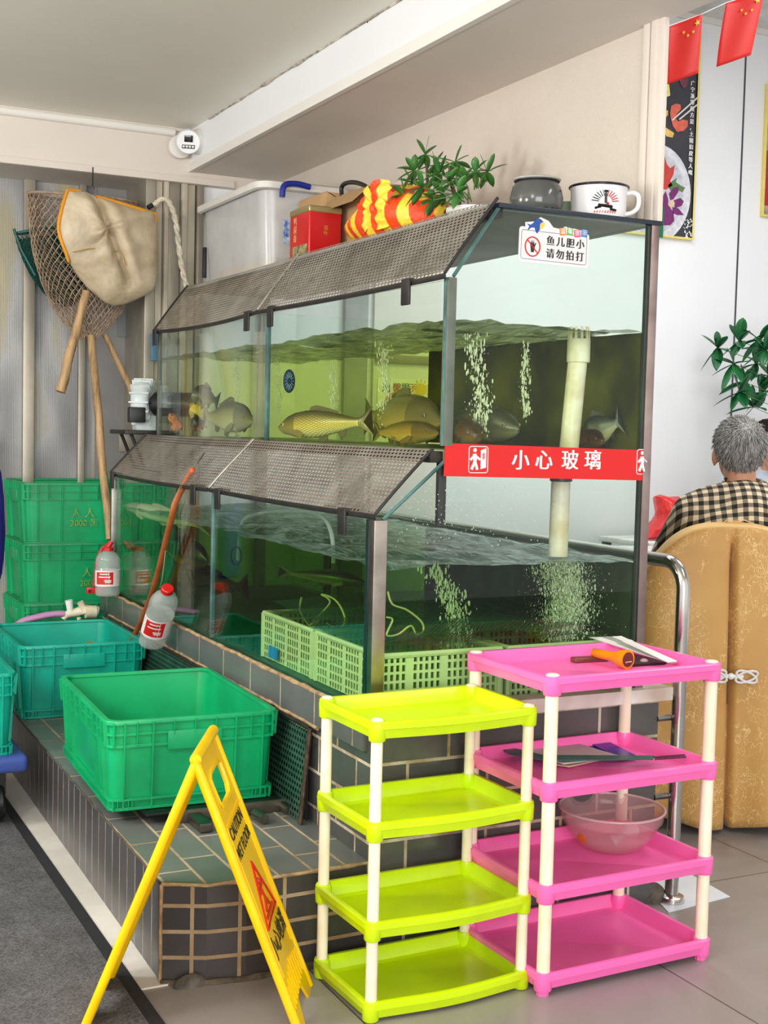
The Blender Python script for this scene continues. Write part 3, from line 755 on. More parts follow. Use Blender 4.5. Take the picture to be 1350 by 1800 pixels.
m.M = Matrix(); part('stopper_body', m, mat_film('crystal', (236, 222, 226), .45, .05, 1), g, False, 0)
# orange torch, brown wallet, papers on the top tray
zt = TP[3]
a, b = onz(1048, 1151, zt+.02), onz(1088, 1160, zt+.024)
to = thing('orange_torch', 'orange plastic torch with a flared lamp end on the top pink tray', 'torch', (a.x, a.y, zt))
d = Vector((b.x-a.x, b.y-a.y, 0)).normalized(); d = Vector((d.x*.8+.35, d.y-.75, 0)).normalized()
pts = [Vector((a.x, a.y, zt+.0245)) + d*s_ for s_ in (-.012, -.008, .03, .06, .085, .102, .108)]
m = MB(); m.tube(pts, [.008, .0115, .012, .0125, .022, .0245, .0245], 20); part('torch_body', m, mat('orange_plastic', (240, 150, 10), .3), to, smooth=50)
m = MB(); m.tube([pts[-1]-d*.001, pts[-1]+d*.0012], [.019, .019], 20); part('lens', m, mat('torch_lens', (92, 48, 20), .15), to)
m = MB()
for k in range(4): m.ell(pts[-1]+d*.002+Vector((d.y, -d.x, 0))*(-.009+.006*k)+Vector((0, 0, -.006)), (.0026, .0026, .0026), 8, 6)
part('led', m, M_steel, to)
c = onz(1037, 1163, zt)
bd = thing('brown_case', 'brown folded case lying left of the orange torch on the pink rack', 'case', (c.x, c.y, zt+.0005), math.radians(-4))
m = MB(); m.box(-.052, .05, -.014, .014, 0, .013, .005, 3); part('case_body', m, mat('brown_leather', (132, 70, 58), .4, var=.15), bd, False, 50)
m = MB(); m.box(-.03, .051, -.0143, .0143, .006, .0085, .001); part('case_seam', m, mat('dark_brown', (74, 36, 32), .5), bd, False)
def sheet(name, px, z, th, mt, label, cat, zs=None, group=None, smooth=0):
    P = [onz(x, y, (zs[i] if zs else z)) for i, (x, y) in enumerate(px)]
    mm = MB(); a = [mm.v(p) for p in P]; b = [mm.v(p+Vector((0, 0, th))) for p in P]; n = len(P)
    mm.f(a[::-1]); mm.f(b)
    for i in range(n): mm.f([a[i], a[(i+1) % n], b[(i+1) % n], b[i]])
    return solo(name, mm, mt, label, cat, group, smooth=smooth)
M_paper = mat('paper', (228, 222, 214), .6, var=.04)
sheet('dark_pouch', [(1105, 1172), (1108, 1150), (1128, 1146), (1165, 1160), (1185, 1164), (1172, 1168)], zt+.001, .006, mat('dark_pouch', (34, 22, 28), .5), 'black flat pouch under the white booklets on the pink rack', 'pouch')
for i, (c_, lab) in enumerate((((222, 220, 214), 'white booklet leaning over the rear edge of the pink top tray, lowest of the sheaf'), ((150, 160, 146), 'grey-green booklet in the middle of the sheaf on the pink top tray'), ((232, 232, 228), 'white booklet on top of the sheaf crossing the pink top tray'))):
    o_ = i*.0035
    zs = [.752+o_, .756+o_, zt+.012+o_, zt+.009+o_]
    sheet('booklet', [(1036+i*20, 1121-i*.5), (1056+i*18, 1121-i*1), (1190, 1165-i*1), (1180-i*3, 1167-i)], 0, .002, mat('booklet_cover', c_, .5), lab, 'booklet', zs, 'booklets on the pink rack')
kc = onz(1132, 1167, zt)
m = MB(); m.ell((kc.x, kc.y, zt+.0075), (.012, .010, .007), 14, 8); solo('glass_pebble', m, mat_film('pebble', (230, 190, 190), .6, .1, .8), 'small clear pinkish lump beside the orange torch', 'trinket', smooth=60)
# second tray: folders and booklets
z2 = TP[2]
sheet('blue_booklet', [(1000, 1302), (1024, 1303), (1108, 1336), (1076, 1336)], z2+.003, .004, mat('blue_cover', (38, 66, 176), .35, var=.25, vscale=30, c2=(24, 40, 120)), 'shiny blue booklet farthest right on the pink middle tray', 'booklet')
sheet('blue_booklet', [(1030, 1304), (1062, 1301), (1120, 1331), (1090, 1336)], z2+.008, .003, mat('blue_cover_b', (30, 60, 190), .3, var=.25, vscale=24, c2=(20, 34, 110)), 'blue printed booklet half under the grey papers on the pink tray', 'booklet')
sheet('paper_sheet', [(905, 1318), (985, 1300), (1092, 1332), (990, 1344)], z2+.012, .004, mat('grey_paper', (206, 196, 192), .5), 'grey paper sheaf on the second pink tray', 'papers')
sheet('cream_paper', [(970, 1333), (1060, 1336), (1000, 1349), (962, 1343)], z2+.004, .003, mat('cream_paper', (226, 208, 170), .5), 'cream paper peeking out under the green folder', 'papers')
M_folder = mat('dark_green_folder', (44, 108, 94), .4, var=.1)
fo = thing('green_folder', 'dark green folder lying across the second pink tray', 'folder', onz(950, 1330, z2))
px = [(870, 1312), (905, 1317), (955, 1329), (1150, 1330), (1148, 1336), (960, 1338), (900, 1328)]
P = [onz(x, y, z2+.02) for x, y in px]
m = MB(); a = [m.v(p) for p in P]; b = [m.v(p+Vector((0, 0, .003))) for p in P]; n = len(P); m.f(a[::-1]); m.f(b)
for i in range(n): m.f([a[i], a[(i+1) % n], b[(i+1) % n], b[i]])
part('folder_cover', m, M_folder, fo, smooth=0)
a, b = onz(1150, 1333, z2+.022), onz(1205, 1329, z2+.028)
m = MB(); pts = []
for k in range(73):
    q = k/72; c = a.lerp(b, q); pts.append(c+Vector((0, .005*math.cos(q*2*PI*18), .005*math.sin(q*2*PI*18))))
m.tube(pts, .0011, 5); part('spiral', m, M_black, fo, smooth=60)

# ================================================================= plastic crates
def make_crate(label, mt, L, Wd, H, loc, rz, group, mark=None, mtr=None, name='plastic_crate'):
    """L along local x, Wd along y (outer rim); open tapered box with ribs"""
    mtr = mtr or mt
    k = thing(name, label, 'crate', loc, rz, group)
    tp = .016
    def ring(d, z, r=.03): return [(x, y, z) for x, y in rrect(-L/2+d, L/2-d, -Wd/2+d, Wd/2-d, r, 5)]
    mm = MB()
    mm.loft([ring(tp+.012, 0), ring(tp+.006, .006), ring(tp-.002, H*.5), ring(.007, H-.006), ring(.011, H-.006), ring(tp+.004, H*.5), ring(tp+.011, .012), ring(tp+.02, .009)], True, True, True)
    def rib(side, s_, z0, z1, w=.005):
        ea, eb = tp*(1-z0/H)-.005, tp*(1-z1/H)-.005
        q = lambda e, off, z: ((s_+off, side[1]*(Wd/2-e), z) if side[0] == 'y' else (side[1]*(L/2-e), s_+off, z))
        v = [mm.v(q(e_+d_, o_*w/2, z)) for d_ in (0, .012) for o_, z, e_ in ((-1, z0, ea), (1, z0, ea), (1, z1, eb), (-1, z1, eb))]
        for f_ in ((0, 1, 2, 3), (4, 7, 6, 5), (0, 4, 5, 1), (1, 5, 6, 2), (2, 6, 7, 3), (3, 7, 4, 0)): mm.f([v[i] for i in f_])
    for side, ln in ((('y', -1), L), (('y', 1), L), (('x', -1), Wd), (('x', 1), Wd)):
        for q in (-.40, -.24, .24, .40): rib(side, q*ln, .0, H-.005)
        for q in (-.46, -.33, -.12, 0, .12, .33, .46): rib(side, q*ln, H-.07, H-.004, .003)
        for q in (-.455, -.43, -.37, -.35, .35, .37, .43, .455): rib(side, q*ln, .0, .03, .003)
    bxo = part('box', mm, mt, k, False, 32)
    mm = MB()
    for z0, z1, e in ((H-.040, H-.033, .003), (H-.072, H-.064, .004), (.026, .032, .009), (0.0, .008, .012)):
        mm.loft([ring(e+.01, z0), ring(e, z0), ring(e, z1), ring(e+.01, z1)], True, False, False)
    rg = [ring(0, H-.010), ring(0, H-.001), ring(.001, H+.001), ring(.014, H+.001), ring(.015, H-.001), ring(.015, H-.008), ring(.012, H-.010), ring(0, H-.010)]
    mm.loft(rg, True, False, False)
    part('rim', mm, mtr, bxo, False, 30)
    for s_ in (-1, 1):
        mm = MB(); w_ = .075
        if L <= Wd: mm.box(-w_, w_, s_*(Wd/2-.004)-.006, s_*(Wd/2-.004)+.006, H-.085, H-.034, .003)
        else: mm.box(s_*(L/2-.004)-.006, s_*(L/2-.004)+.006, -w_, w_, H-.085, H-.034, .003)
        part('hand_grip', mm, mt, bxo, False, 30)
    if mark:
        for (tx, sz, px_, pz) in mark:
            M = frame((px_, -Wd/2+tp*(1-pz/H)-.0035, pz), (1, 0, 0), (0, 0, 1))
            part('crate_mark', text_mesh(tx, sz, M, ext=.0006), M_mark, bxo, False)
    return k
M_mark = mat('worn_gold_print', (158, 178, 60), .55, var=.4, vscale=90, c2=(60, 150, 80))
# big crate on the step: rim corners in the room give its place and slight turn
zb = .272
make_crate('empty bright green crate resting on the tiled step behind the yellow sign', M_green, .478, .675, .243, (1.112, 3.628, zb), math.radians(-2.2), 'green crates')
make_crate('bluish teal crate with a brown box inside, behind the empty green crate', M_teal, .458, .570, .262, (1.118, 4.895, .2365), 0, 'green crates')
zz = 0
labs = ['green crate at the bottom of the stack by the partition', 'green crate second from the bottom of the stack', 'green crate second from the top of the stack with worn gold print', 'top green crate of the stack with two worn gold marks']
marks = [None, None, [('人', .045, -.045, .150), ('2000', .036, -.04, .105)], [('人 人', .045, -.06, .150), ('2000 伤', .036, -.055, .108)]]
for i in range(4):
    make_crate(labs[i], M_green, .62, .44, .279, (1.372, 5.665, i*.2535), math.radians([1.5, .3, .6, -.4][i]), 'green crates', marks[i], M_green2)
# crate standing on the blue trolley at the far left
q = onz(12, 1318, .245)
tr = thing('trolley', 'blue plastic trolley deck at the left edge with a crate on it', 'trolley', (q.x-.22, q.y+.2, 0))
c1 = onz(48, 1352, .19)
m = MB(); m.box(c1.x-.6, c1.x, c1.y-.02, c1.y+.62, .185, .238, .018, 3); part('deck', m, mat('trolley_blue', (60, 84, 160), .45, var=.12), tr, smooth=50)
for dx, dy in ((-.08, .08), (-.5, .08), (-.08, .52), (-.5, .52)):
    m = MB(); m.lathe([(.055, -.018), (.062, -.01), (.062, .01), (.055, .018)], 20, (c1.x+dx, c1.y+dy, .0725), Matrix.Rotation(PI/2, 4, 'Y')); part('wheel', m, M_black, tr)
    m = MB(); m.box(c1.x+dx-.025, c1.x+dx+.025, c1.y+dy-.02, c1.y+dy+.02, .1, .186); part('caster_fork', m, M_steel_dk, tr)
make_crate('teal crate on the blue trolley cut off by the left edge of the view', M_teal, .46, .60, .262, (c1.x-.262, c1.y+.30, .2385), 0, 'green crates')
# cardboard lying in the teal crate
cb = thing('cardboard_sheet', 'brown carton showing inside the teal crate', 'carton', (1.06, 4.9, .26))
m = MB(); m.box(.955, 1.21, 4.76, 5.02, .2465, .425, .004); part('carton', m, mat('cardboard', (150, 104, 42), .7, var=.12, vscale=9), cb)
m = MB(); m.M = Matrix.Translation((1.212, 4.89, .43)) @ Matrix.Rotation(math.radians(-18), 4, 'Y'); m.box(-.03, .03, -.12, .12, -.002, .002); m.M = Matrix(); part('flap', m, mat('cardboard_light', (176, 128, 60), .7), cb)

# ================================================================= steel rests under the crate, perforated guard
gr = thing('drain_rack', 'dark steel rack with round bar ends under the empty green crate', 'rack', (1.15, 3.35, ZT))
M_grdk = mat('dark_green_steel', (30, 52, 44), .4, .5, var=.3, vscale=14)
m = MB(); m.box(.96, 1.35, 3.27, 3.95, ZT+.026, ZT+.034, .002); part('tray', m, M_grdk, gr)
m = MB(); m.box(1.02, 1.37, 3.262, 3.272, ZT+.002, ZT+.034, .001); part('front_rail', m, mat('rail', (110, 104, 92), .4, .7, var=.2), gr)
for px in (465, 510):
    q = onz(px, 1440-(px-465)*.35, ZT+.016); m = MB(); m.tube([(q.x-.004, q.y+.06, ZT+.016), (q.x, q.y, ZT+.016)], .0135, 16); part('bar_end', m, M_steel_old, gr, smooth=50)
q = onz(362, 1456, ZT+.012); m = MB(); m.box(q.x-.018, q.x+.018, q.y-.005, q.y+.40, ZT+.002, ZT+.026, .003); part('square_bar', m, M_steel_old, gr)
t = NT('perforated_green'); uv = t.coord('UV'); sx = t.n('ShaderNodeSeparateXYZ'); t.l(uv, sx.inputs[0])
P_ = .017
row = math_(t, 'DIVIDE', sx.outputs[1], P_); half = math_(t, 'MULTIPLY', math_(t, 'MODULO', math_(t, 'FLOOR', row), 2.0), .5)
fx = math_(t, 'SUBTRACT', math_(t, 'FRACT', math_(t, 'ADD', math_(t, 'DIVIDE', sx.outputs[0], P_), half)), .5)
fy = math_(t, 'SUBTRACT', math_(t, 'FRACT', row), .5)
hole = math_(t, 'LESS_THAN', math_(t, 'ADD', math_(t, 'MULTIPLY', fx, fx), math_(t, 'MULTIPLY', fy, fy)), .105)
nz = t.noise(9, 4, .6, t.coord()); rp = t.ramp(nz.outputs[0], [(.35, lin((34, 66, 54))), (.65, lin((62, 104, 84)))])
b = t.bsdf(rp.outputs[0], .4, .3); tr_ = t.n('ShaderNodeBsdfTransparent'); mx = t.n('ShaderNodeMixShader'); t.l(hole, mx.inputs[0]); t.l(b.outputs[0], mx.inputs[1]); t.l(tr_.outputs[0], mx.inputs[2])
M_perfg = t.done(mx)
gd = thing('perforated_guard', 'dark green perforated plate leaning on the plinth behind the crates', 'guard plate', (1.35, 3.9, ZT))
m = MB(); m.f([m.v((1.345, 3.135, ZT+.004)), m.v((1.345, 4.72, ZT+.004)), m.v((1.366, 4.72, .492)), m.v((1.366, 3.135, .492))], [(3.135, 0), (4.72, 0), (4.72, .255), (3.135, .255)]); part('perforated_plate', m, M_perfg, gd, smooth=0)
m = MB(); m.box(1.369, 1.372, 3.15, 4.7, ZT+.004, .48); part('backing', m, mat('guard_backing', (14, 26, 22), .7), gd, smooth=0)
m = MB(); m.tube([(1.343, 3.132, ZT+.004), (1.366, 3.132, .495)], .007, 6); part('edge_strip', m, mat('rusty_edge', (96, 78, 60), .6, .5, var=.3, vscale=40), gd)
m = MB(); m.tube([(1.366, 3.132, .495), (1.366, 4.72, .495)], .006, 6); part('edge_strip', m, mat('dark_edge', (52, 60, 52), .5, .5, var=.3, vscale=40), gd)

# ================================================================= wet floor sign
sg = thing('wet_floor_sign', 'yellow folding caution wet floor sign standing before the tiled step', 'sign', (.905, 2.68, 0))
hf, hb = Vector((.855, 2.556, .600)), Vector((.979, 2.802, .600))
hd = (hb-hf).normalized(); out = Vector((hd.y, -hd.x, 0))
Lh = (hb-hf).length
def board(sgn):
    foot = hf+out*(.238*sgn)-Vector((0, 0, .6)); dn = (foot-hf).normalized(); L = (foot-hf).length
    n = hd.cross(-dn)*1.0
    if n.dot(out*sgn) < 0: n = -n
    return dn, L, n
for sgn, nm in ((1, 'front_board'), (-1, 'rear_board')):
    dn, L, n = board(sgn)
    # local: x along the hinge, y up the slope, z outward
    M = Matrix(((hd.x, -dn.x, n.x, hf.x), (hd.y, -dn.y, n.y, hf.y), (hd.z, -dn.z, n.z, hf.z), (0, 0, 0, 1)))
    th = .012
    # sheet with hand hole, laid as strips around the hole; raised border rails
    m = MB(); hx0, hx1, hy0, hy1 = Lh*.22, Lh*.78, -.135, -.055
    for x0, x1, y0, y1 in ((0, Lh, -.055, -.0), (0, hx0, hy0, hy1), (hx1, Lh, hy0, hy1), (0, Lh, -L+.05, hy0)):
        m.prism([(x0, y0), (x1, y0), (x1, y1), (x0, y1)], th*.5, M, -th*.5)
    m.prism([(0, -L), (.07, -L), (.10, -L+.05), (0, -L+.05)], th*.5, M, -th*.5)
    m.prism([(Lh-.10, -L+.05), (Lh-.07, -L), (Lh, -L), (Lh, -L+.05)], th*.5, M, -th*.5)
    fr = part(nm, m, M_yellow, sg, smooth=0)
    m = MB()
    for x in (.006, Lh-.006): m.tube([M @ Vector((x, .0, -.004)), M @ Vector((x, -L, -.004))], .0105, 8)
    for x in (.030, Lh-.030): m.tube([M @ Vector((x, -.17, .0)), M @ Vector((x, -L*.8, .0))], .004, 6)
    m.tube([M @ Vector((.03, -.17, 0)), M @ Vector((Lh-.03, -.17, 0))], .004, 6)
    pts = [(hx0, hy0+.02), (hx0+.02, hy0), (hx1-.02, hy0), (hx1, hy0+.02), (hx1, hy1-.01), (hx1-.02, hy1), (hx0+.02, hy1), (hx0, hy1-.01)]
    m.tube([M @ Vector((x, y, -.002)) for x, y in pts], .0065, 6, closed=True)
    part('frame_rail', m, M_yellow, sg, smooth=50)
    m = MB()
    for k in range(9):
        x = .035+(Lh-.07)*k/8; m.tube([M @ Vector((x, -L*.80-.02*abs(k-4)/4, .001)), M @ Vector((x, -L+.055, .001))], .0022, 5)
    part('foot_ribs', m, M_yellow, sg, smooth=50)
    if sgn == 1 or sgn == -1:
        Mt = lambda y, z=.0012: M @ Matrix.Translation((Lh/2, y, z))
        mir = 1 if hd.cross(-dn).dot(n) > 0 else -1
        for tx, sz, y, wd in (('CAUTION', .040, -.195, 1.0), ('WET FLOOR', .040, -.240, .92), ('小心地滑', .056, -.462, 1.0)):
            me = text_mesh(tx, sz, Mt(y) @ Matrix.Diagonal((mir, 1, 1, 1)), ext=.0003, bold=.0005, sx=wd)
            part('lettering', me, M_btext, sg)
        # red triangle with a slipping figure
        m = MB(); tri = [(-.085, -.415), (.085, -.415), (0, -.285)]
        m.tube([Mt(0) @ Vector((x*.98, y, 0)) for x, y in tri], .0042, 4, closed=True)
        for a, b_ in (((-.03, -.392), (.005, -.372)), ((.005, -.372), (.022, -.392)), ((.005, -.372), (-.004, -.345)), ((-.004, -.345), (-.03, -.352)), ((-.004, -.345), (.024, -.34)), ((-.05, -.402), (.05, -.402))):
            m.tube([Mt(0) @ Vector((a[0], a[1], 0)), Mt(0) @ Vector((b_[0], b_[1], 0))], .0042, 5)
        m.ell(Mt(0) @ Vector((-.008, -.328, 0)), (.008, .008, .008), 10, 6)
        part('pictogram', m, mat('sign_red', (206, 44, 16), .5), sg)
m = MB(); m.tube([hf+hd*.0+Vector((0, 0, -.002)), hb+Vector((0, 0, -.004))], .0125, 14); part('hinge', m, M_yellow, sg, smooth=50)
# ================================================================= hanging fishing nets
YN = 5.46
hk = ony(163, 325, YN)
m = MB(); m.tube([(hk.x, YN, 2.36), (hk.x, YN, hk.z-.004), (hk.x+.004, YN-.01, hk.z-.018), (hk.x, YN-.022, hk.z-.020), (hk.x-.004, YN-.024, hk.z-.006)], .003, 6)
solo('wire_hook', m, M_steel_dk, 'dark wire hook under the rear beam carrying the nets', 'hook', smooth=60)
# beige cloth net with an orange hem
nb = thing('cloth_net', 'beige cloth scoop net with an orange hem hanging in front of the others', 'scoop net', (hk.x, YN, 1.8))
out = [(118, 334), (129, 335), (140, 336), (152, 338), (163, 343), (176, 348), (190, 352), (210, 358), (230, 364), (250, 370), (272, 376), (277, 430), (274, 500), (250, 522), (200, 538), (160, 512), (132, 478), (116, 448), (105, 418), (102, 396), (109, 362)]
O = [ony(x, y, YN) for x, y in out]; OS = smooth_path(O+[O[0]], 3)[:-1]
def crease(p):
    # the cloth falls in two lobes with a deep fold between them, and sags in pleats at the bottom
    a_, b_ = ony(163, 342, YN), ony(222, 500, YN); d_ = (b_-a_); q_ = max(0, min(1, (p-a_).dot(d_)/d_.length_squared)); w_ = (p-(a_+d_*q_)).length
    f_ = -.05*math.exp(-(w_/.020)**2)+.02*math.exp(-((w_-.045)/.03)**2)
    return f_+.010*math.sin((p.x*1.2+p.z)*75)*max(0, min(1, (1.92-p.z)/.1))
m = MB(); m.pillow(OS, (0, -1, 0), .075, .02, 16, .55, .25, crease)
t = NT('beige_cloth'); nz = t.noise(5, 5, .7, t.coord(), .7); rp = t.ramp(nz.outputs[0], [(.3, lin((156, 138, 108))), (.55, lin((196, 178, 148))), (.75, lin((214, 200, 172)))])
M_cloth = t.done(t.bsdf(rp.outputs[0], .42, 0, t.bump(t.noise(6, 3, .55, t.coord('Object', (1, 1, .7)), .6).outputs[0], .5, .02), .5))
o = part('net_bag', m, M_cloth, nb, smooth=80)
m = MB(); fy = Vector((0, -.012, 0)); hp_ = smooth_path([p+fy for p in (O[0], O[-1], O[-2], O[-3], O[-4], ony(120, 462, YN))]); m.tube(hp_, [.008]*(len(hp_)-3)+[.007, .006, .004], 8); m.tube([p+fy for p in (O[0], O[2])], .006, 8)
part('hem', m, mat('orange_hem', (226, 152, 20), .6, var=.12), nb, smooth=60)
m = MB(); m.tube([p+fy for p in (ony(168, 346, YN), O[6], O[8], O[10], ony(274, 392, YN))], [.006, .008, .008, .007, .004], 8); part('hem', m, mat('orange_hem', (222, 150, 24), .6, var=.12), nb, smooth=60)
m = MB(); m.tube([p+Vector((0, -.062, 0)) for p in (ony(122, 446, YN), ony(150, 440, YN), ony(180, 440, YN), ony(208, 446, YN), ony(213, 470, YN))], .0028, 5); part('seam_cord', m, mat('cord', (190, 160, 90), .8), nb, smooth=60)
def handle(par, a, b, Y0, Y1, r0, r1):
    A, B = ony(a[0], a[1], Y0), ony(b[0], b[1], Y1)
    mm = MB(); P = [A.lerp(B, q/7)+Vector((.006*noise.noise((q*.9, A.x*7, 0)), 0, 0)) for q in range(8)]
    mm.tube(P, [r0+(r1-r0)*q/7 for q in range(8)], 14); return part('handle', mm, M_wood, par, smooth=60)
handle(nb, (152, 512), (106, 689), YN-.03, YN-.06, .017, .021)
# brown knotted net
def diamond(par, fn, nu, nv, r, mt, nm, u_closed=True, jit=0):
    mm = MB(); rnd = random.Random(3)
    def P(i, j):
        u = (i+(.5 if j % 2 else 0))/nu; v = j/nv
        return Vector(fn(u, v))+Vector((rnd_(i, j, 0), rnd_(i, j, 1), rnd_(i, j, 2)))*jit
    def rnd_(i, j, k): return noise.noise((i % nu*3.1, j*2.7, k*5.3))
    for j in range(nv):
        for i in range(nu if u_closed else nu):
            a = P(i, j)
            for d_ in ((0, 1) if j % 2 else (-1, 0)):
                b = P(i+d_, j+1)
                if not u_closed and not (0 <= i+d_ <= nu): continue
                mm.tube([a, a.lerp(b, .5), b], r, 3, False)
    return part(nm, mm, mt, par, smooth=60)
bn = thing('rope_net', 'brown knotted rope scoop net with two long wooden handles, behind the cloth net', 'scoop net', (1.33, 5.6, 1.65))
A, B = ony(48, 352, 5.60), ony(243, 346, 5.60)
cx, hw, zt_, zb_ = (A.x+B.x)/2, (B.x-A.x)/2, (A.z+B.z)/2, ony(160, 596, 5.6).z
def bag(u, v):
    a = 2*PI*u; k = max(.04, (1-v**2.6))**.62
    sl = .03*v
    return (cx+sl+hw*k*math.cos(a), 5.60+.09*k*math.sin(a)-.0, zt_-(zt_-zb_)*v+.008*math.cos(3*a)*v)
M_net = mat('brown_rope', (176, 150, 124), .8, var=.2, vscale=30)
diamond(bn, bag, 40, 32, .0021, M_net, 'netting', True, .006)
m = MB(); m.tube([bag(k/24, 0) for k in range(24)], .006, 8, closed=True); part('hoop', m, M_net, bn, smooth=60)
handle(bn, (160, 590), (193, 948), 5.56, 5.36, .0165, .018)
# the thinner stick ends in the air pump's bracket
sn_ = thing('green_net', 'small dark green mesh net tucked behind the brown rope net', 'scoop net', (1.1, 5.72, 2.0))
A, B, Cc = ony(24, 402, 5.72), ony(160, 350, 5.72), ony(70, 490, 5.72)
def bag2(u, v):
    a = 2*PI*u; k = max(.04, 1-v**2)**.6; c = Vector((A.x+(B.x-A.x)*.5, 5.72, 2.13))
    return (c.x+.16*k*math.cos(a)+.07*v, 5.72+.05*k*math.sin(a), c.z+.09*(-math.cos(a)*-.4)*k-.33*v)
diamond(sn_, bag2, 34, 26, .0016, mat('green_mesh', (20, 74, 62), .7, var=.2, vscale=20), 'netting', True, .004)
m = MB(); m.tube([bag2(k/24, 0) for k in range(24)], .006, 8, closed=True); m.tube([ony(24, 402, 5.70), ony(38, 440, 5.70), ony(62, 484, 5.70)], .006, 8); part('hoop', m, mat('green_hoop', (36, 92, 84), .5), sn_, smooth=60)
mm = MB(); out = [bag2(k/24, .12) for k in range(24)]; mm.loft([[bag2(k/24, v) for k in range(24)] for v in (.08, .3, .55, .8, .97)], True, False, True); part('mesh_cloth', mm, mat_film('green_gauze', (14, 62, 54), .55, .8, .1), sn_, smooth=80)
handle(sn_, (184, 588), (241, 706), 5.62, 5.58, .013, .015)
# pale rope hanging by the door jamb
m = MB(); 
def braid(path, r, mm, turns):
    P = [Vector(p) for p in path]
    N = 80
    def at(q):
        q *= len(P)-1; k = min(int(q), len(P)-2); f_ = q-k
        p0, p1, p2, p3 = P[max(k-1, 0)], P[k], P[k+1], P[min(k+2, len(P)-1)]
        return .5*((2*p1)+(p2-p0)*f_+(2*p0-5*p1+4*p2-p3)*f_*f_+(3*p1-p0-3*p2+p3)*f_**3)
    for s_ in (0, PI):
        pts = []
        for i in range(N+1):
            q = i/N; c = at(q); a = s_+q*turns*2*PI; pts.append(c+Vector((math.cos(a), math.sin(a), 0))*r*.7)
        mm.tube(pts, r, 6)
braid([ony(x, y, 5.5) for x, y in ((272, 360), (285, 350), (298, 356), (308, 385), (314, 430), (322, 480), (331, 512))], .009, m, 7)
solo('hanging_rope', m, M_rope, 'pale twisted rope hanging beside the door jamb left of the storage tub', 'rope', smooth=60)
m = MB(); q = ony(268, 362, 5.5); m.tube([q+Vector((-.02, .0, -.01)), q+Vector((.0, .0, .004))], .011, 10); solo('rope_peg', m, M_black, 'black peg holding the pale rope under the beam', 'peg', smooth=60)

# ================================================================= security camera in the corner
sc = thing('security_camera', 'white turret security camera with four small lamps under the ceiling corner', 'security camera', (1.775, 5.46, 2.5))
c = ony(331, 249, 5.40)
m = MB(); m.lathe([(.055, 0), (.055, .02), (.046, .035), (.03, .04)], 24, ony(352, 250, 5.44), Matrix.Rotation(-PI/2, 4, 'Y') @ Matrix.Identity(4)); m.lathe([(.05, 0), (.05, .02), (.02, .03)], 20, (1.735, 5.53, c.z), Matrix.Rotation(PI/2, 4, 'X')); part('mount', m, M_white, sc, smooth=50)
dr = (CAM-c).normalized(); fx_ = Vector((-.25, -.9, -.28)).normalized()
R = Vector((0, 0, 1)).cross(fx_).normalized(); U = fx_.cross(R)
Mc = Matrix(((R.x, U.x, fx_.x, c.x), (R.y, U.y, fx_.y, c.y), (R.z, U.z, fx_.z, c.z), (0, 0, 0, 1)))
m = MB(); m.M = Mc; m.lathe([(.01, -.06), (.04, -.05), (.052, -.02), (.052, .012), (.047, .02), (.002, .02)], 28); m.M = Matrix(); part('ball', m, mat('white_plastic', (244, 244, 246), .25), sc, smooth=50)
m = MB(); m.M = Mc @ Matrix.Translation((0, .014, .0205)); m.box(-.018, .018, -.014, .014, 0, .002, .001); m.M = Matrix(); part('lens_window', m, mat('lens_black', (28, 26, 26), .1), sc)
m = MB(); m.M = Mc @ Matrix.Translation((0, -.019, .0205)); m.box(-.027, .027, -.008, .008, 0, .0015, .001); m.M = Matrix(); lbar = part('lamp_bar', m, mat('dark_bar', (70, 62, 58), .3), sc)
m = MB(); m.M = Mc
for k in range(4): m.ell((-.0195+.013*k, -.019, .022), (.005, .005, .002), 10, 6)
m.M = Matrix(); part('infrared_lamp', m, mat('led_white', (236, 236, 230), .2), lbar, smooth=60)

# ================================================================= air pump on its bracket shelf
M_pump = mat('pump_white', (214, 222, 222), .35, var=.1, vscale=10)
ap = thing('air_pump', 'white ribbed air blower with a black motor on a bracket behind the tank', 'air pump', (1.60, 5.44, 1.29))
YP = 5.44
c = ony(252, 708, YP)
m = MB(); Mx = Matrix.Rotation(PI/2, 4, 'X') @ Matrix.Rotation(math.radians(0), 4, 'Z')
m.lathe([(.03, -.035), (.075, -.04), (.096, -.03), (.1, 0), (.096, .03), (.075, .04), (.03, .035)], 30, c, Matrix.Rotation(math.radians(62), 4, 'Z') @ Matrix.Rotation(PI/2, 4, 'X'))
part('impeller_case', m, M_pump, ap, smooth=60)
m = MB()
for k in range(16):
    a = PI*2*k/16; Mr = Matrix.Translation(c) @ Matrix.Rotation(math.radians(62), 4, 'Z') @ Matrix.Rotation(PI/2, 4, 'X') @ Matrix.Rotation(a, 4, 'Z')
    m.M = Mr; m.box(.072, .104, -.004, .004, -.042, .042, .002)
m.M = Matrix(); part('cooling_fin', m, M_pump, ap)
q = c+Vector((.05, -.06, -.005)); m = MB(); m.tube([q+Vector((-.03, -.0, 0)), q+Vector((-.02, -.01, 0)), q+Vector((.12, -.09, .0))], [.03, .05, .052], 22); part('motor', m, M_black, ap, smooth=50)
m = MB(); q = ony(236, 728, YP-.10); m.box(q.x-.02, q.x+.05, q.y, q.y+.04, q.z-.035, q.z+.03, .005); part('terminal_box', m, M_black, ap)
m = MB(); zs_ = ony(240, 756, YP).z; q = ony(252, 742, YP-.03); m.box(q.x-.035, q.x+.05, q.y-.02, q.y+.05, zs_, q.z+.03, .004); part('foot_block', m, M_pump, ap)
sh = thing('pump_shelf', 'dark metal bracket shelf under the white air blower', 'shelf', (1.62, 5.72, 1.22))
q0 = ony(210, 754, YP)
m = MB(); m.box(q0.x, 1.70, 5.35, 5.60, zs_-.018, zs_, .004); part('plate', m, M_steel_dk, sh)
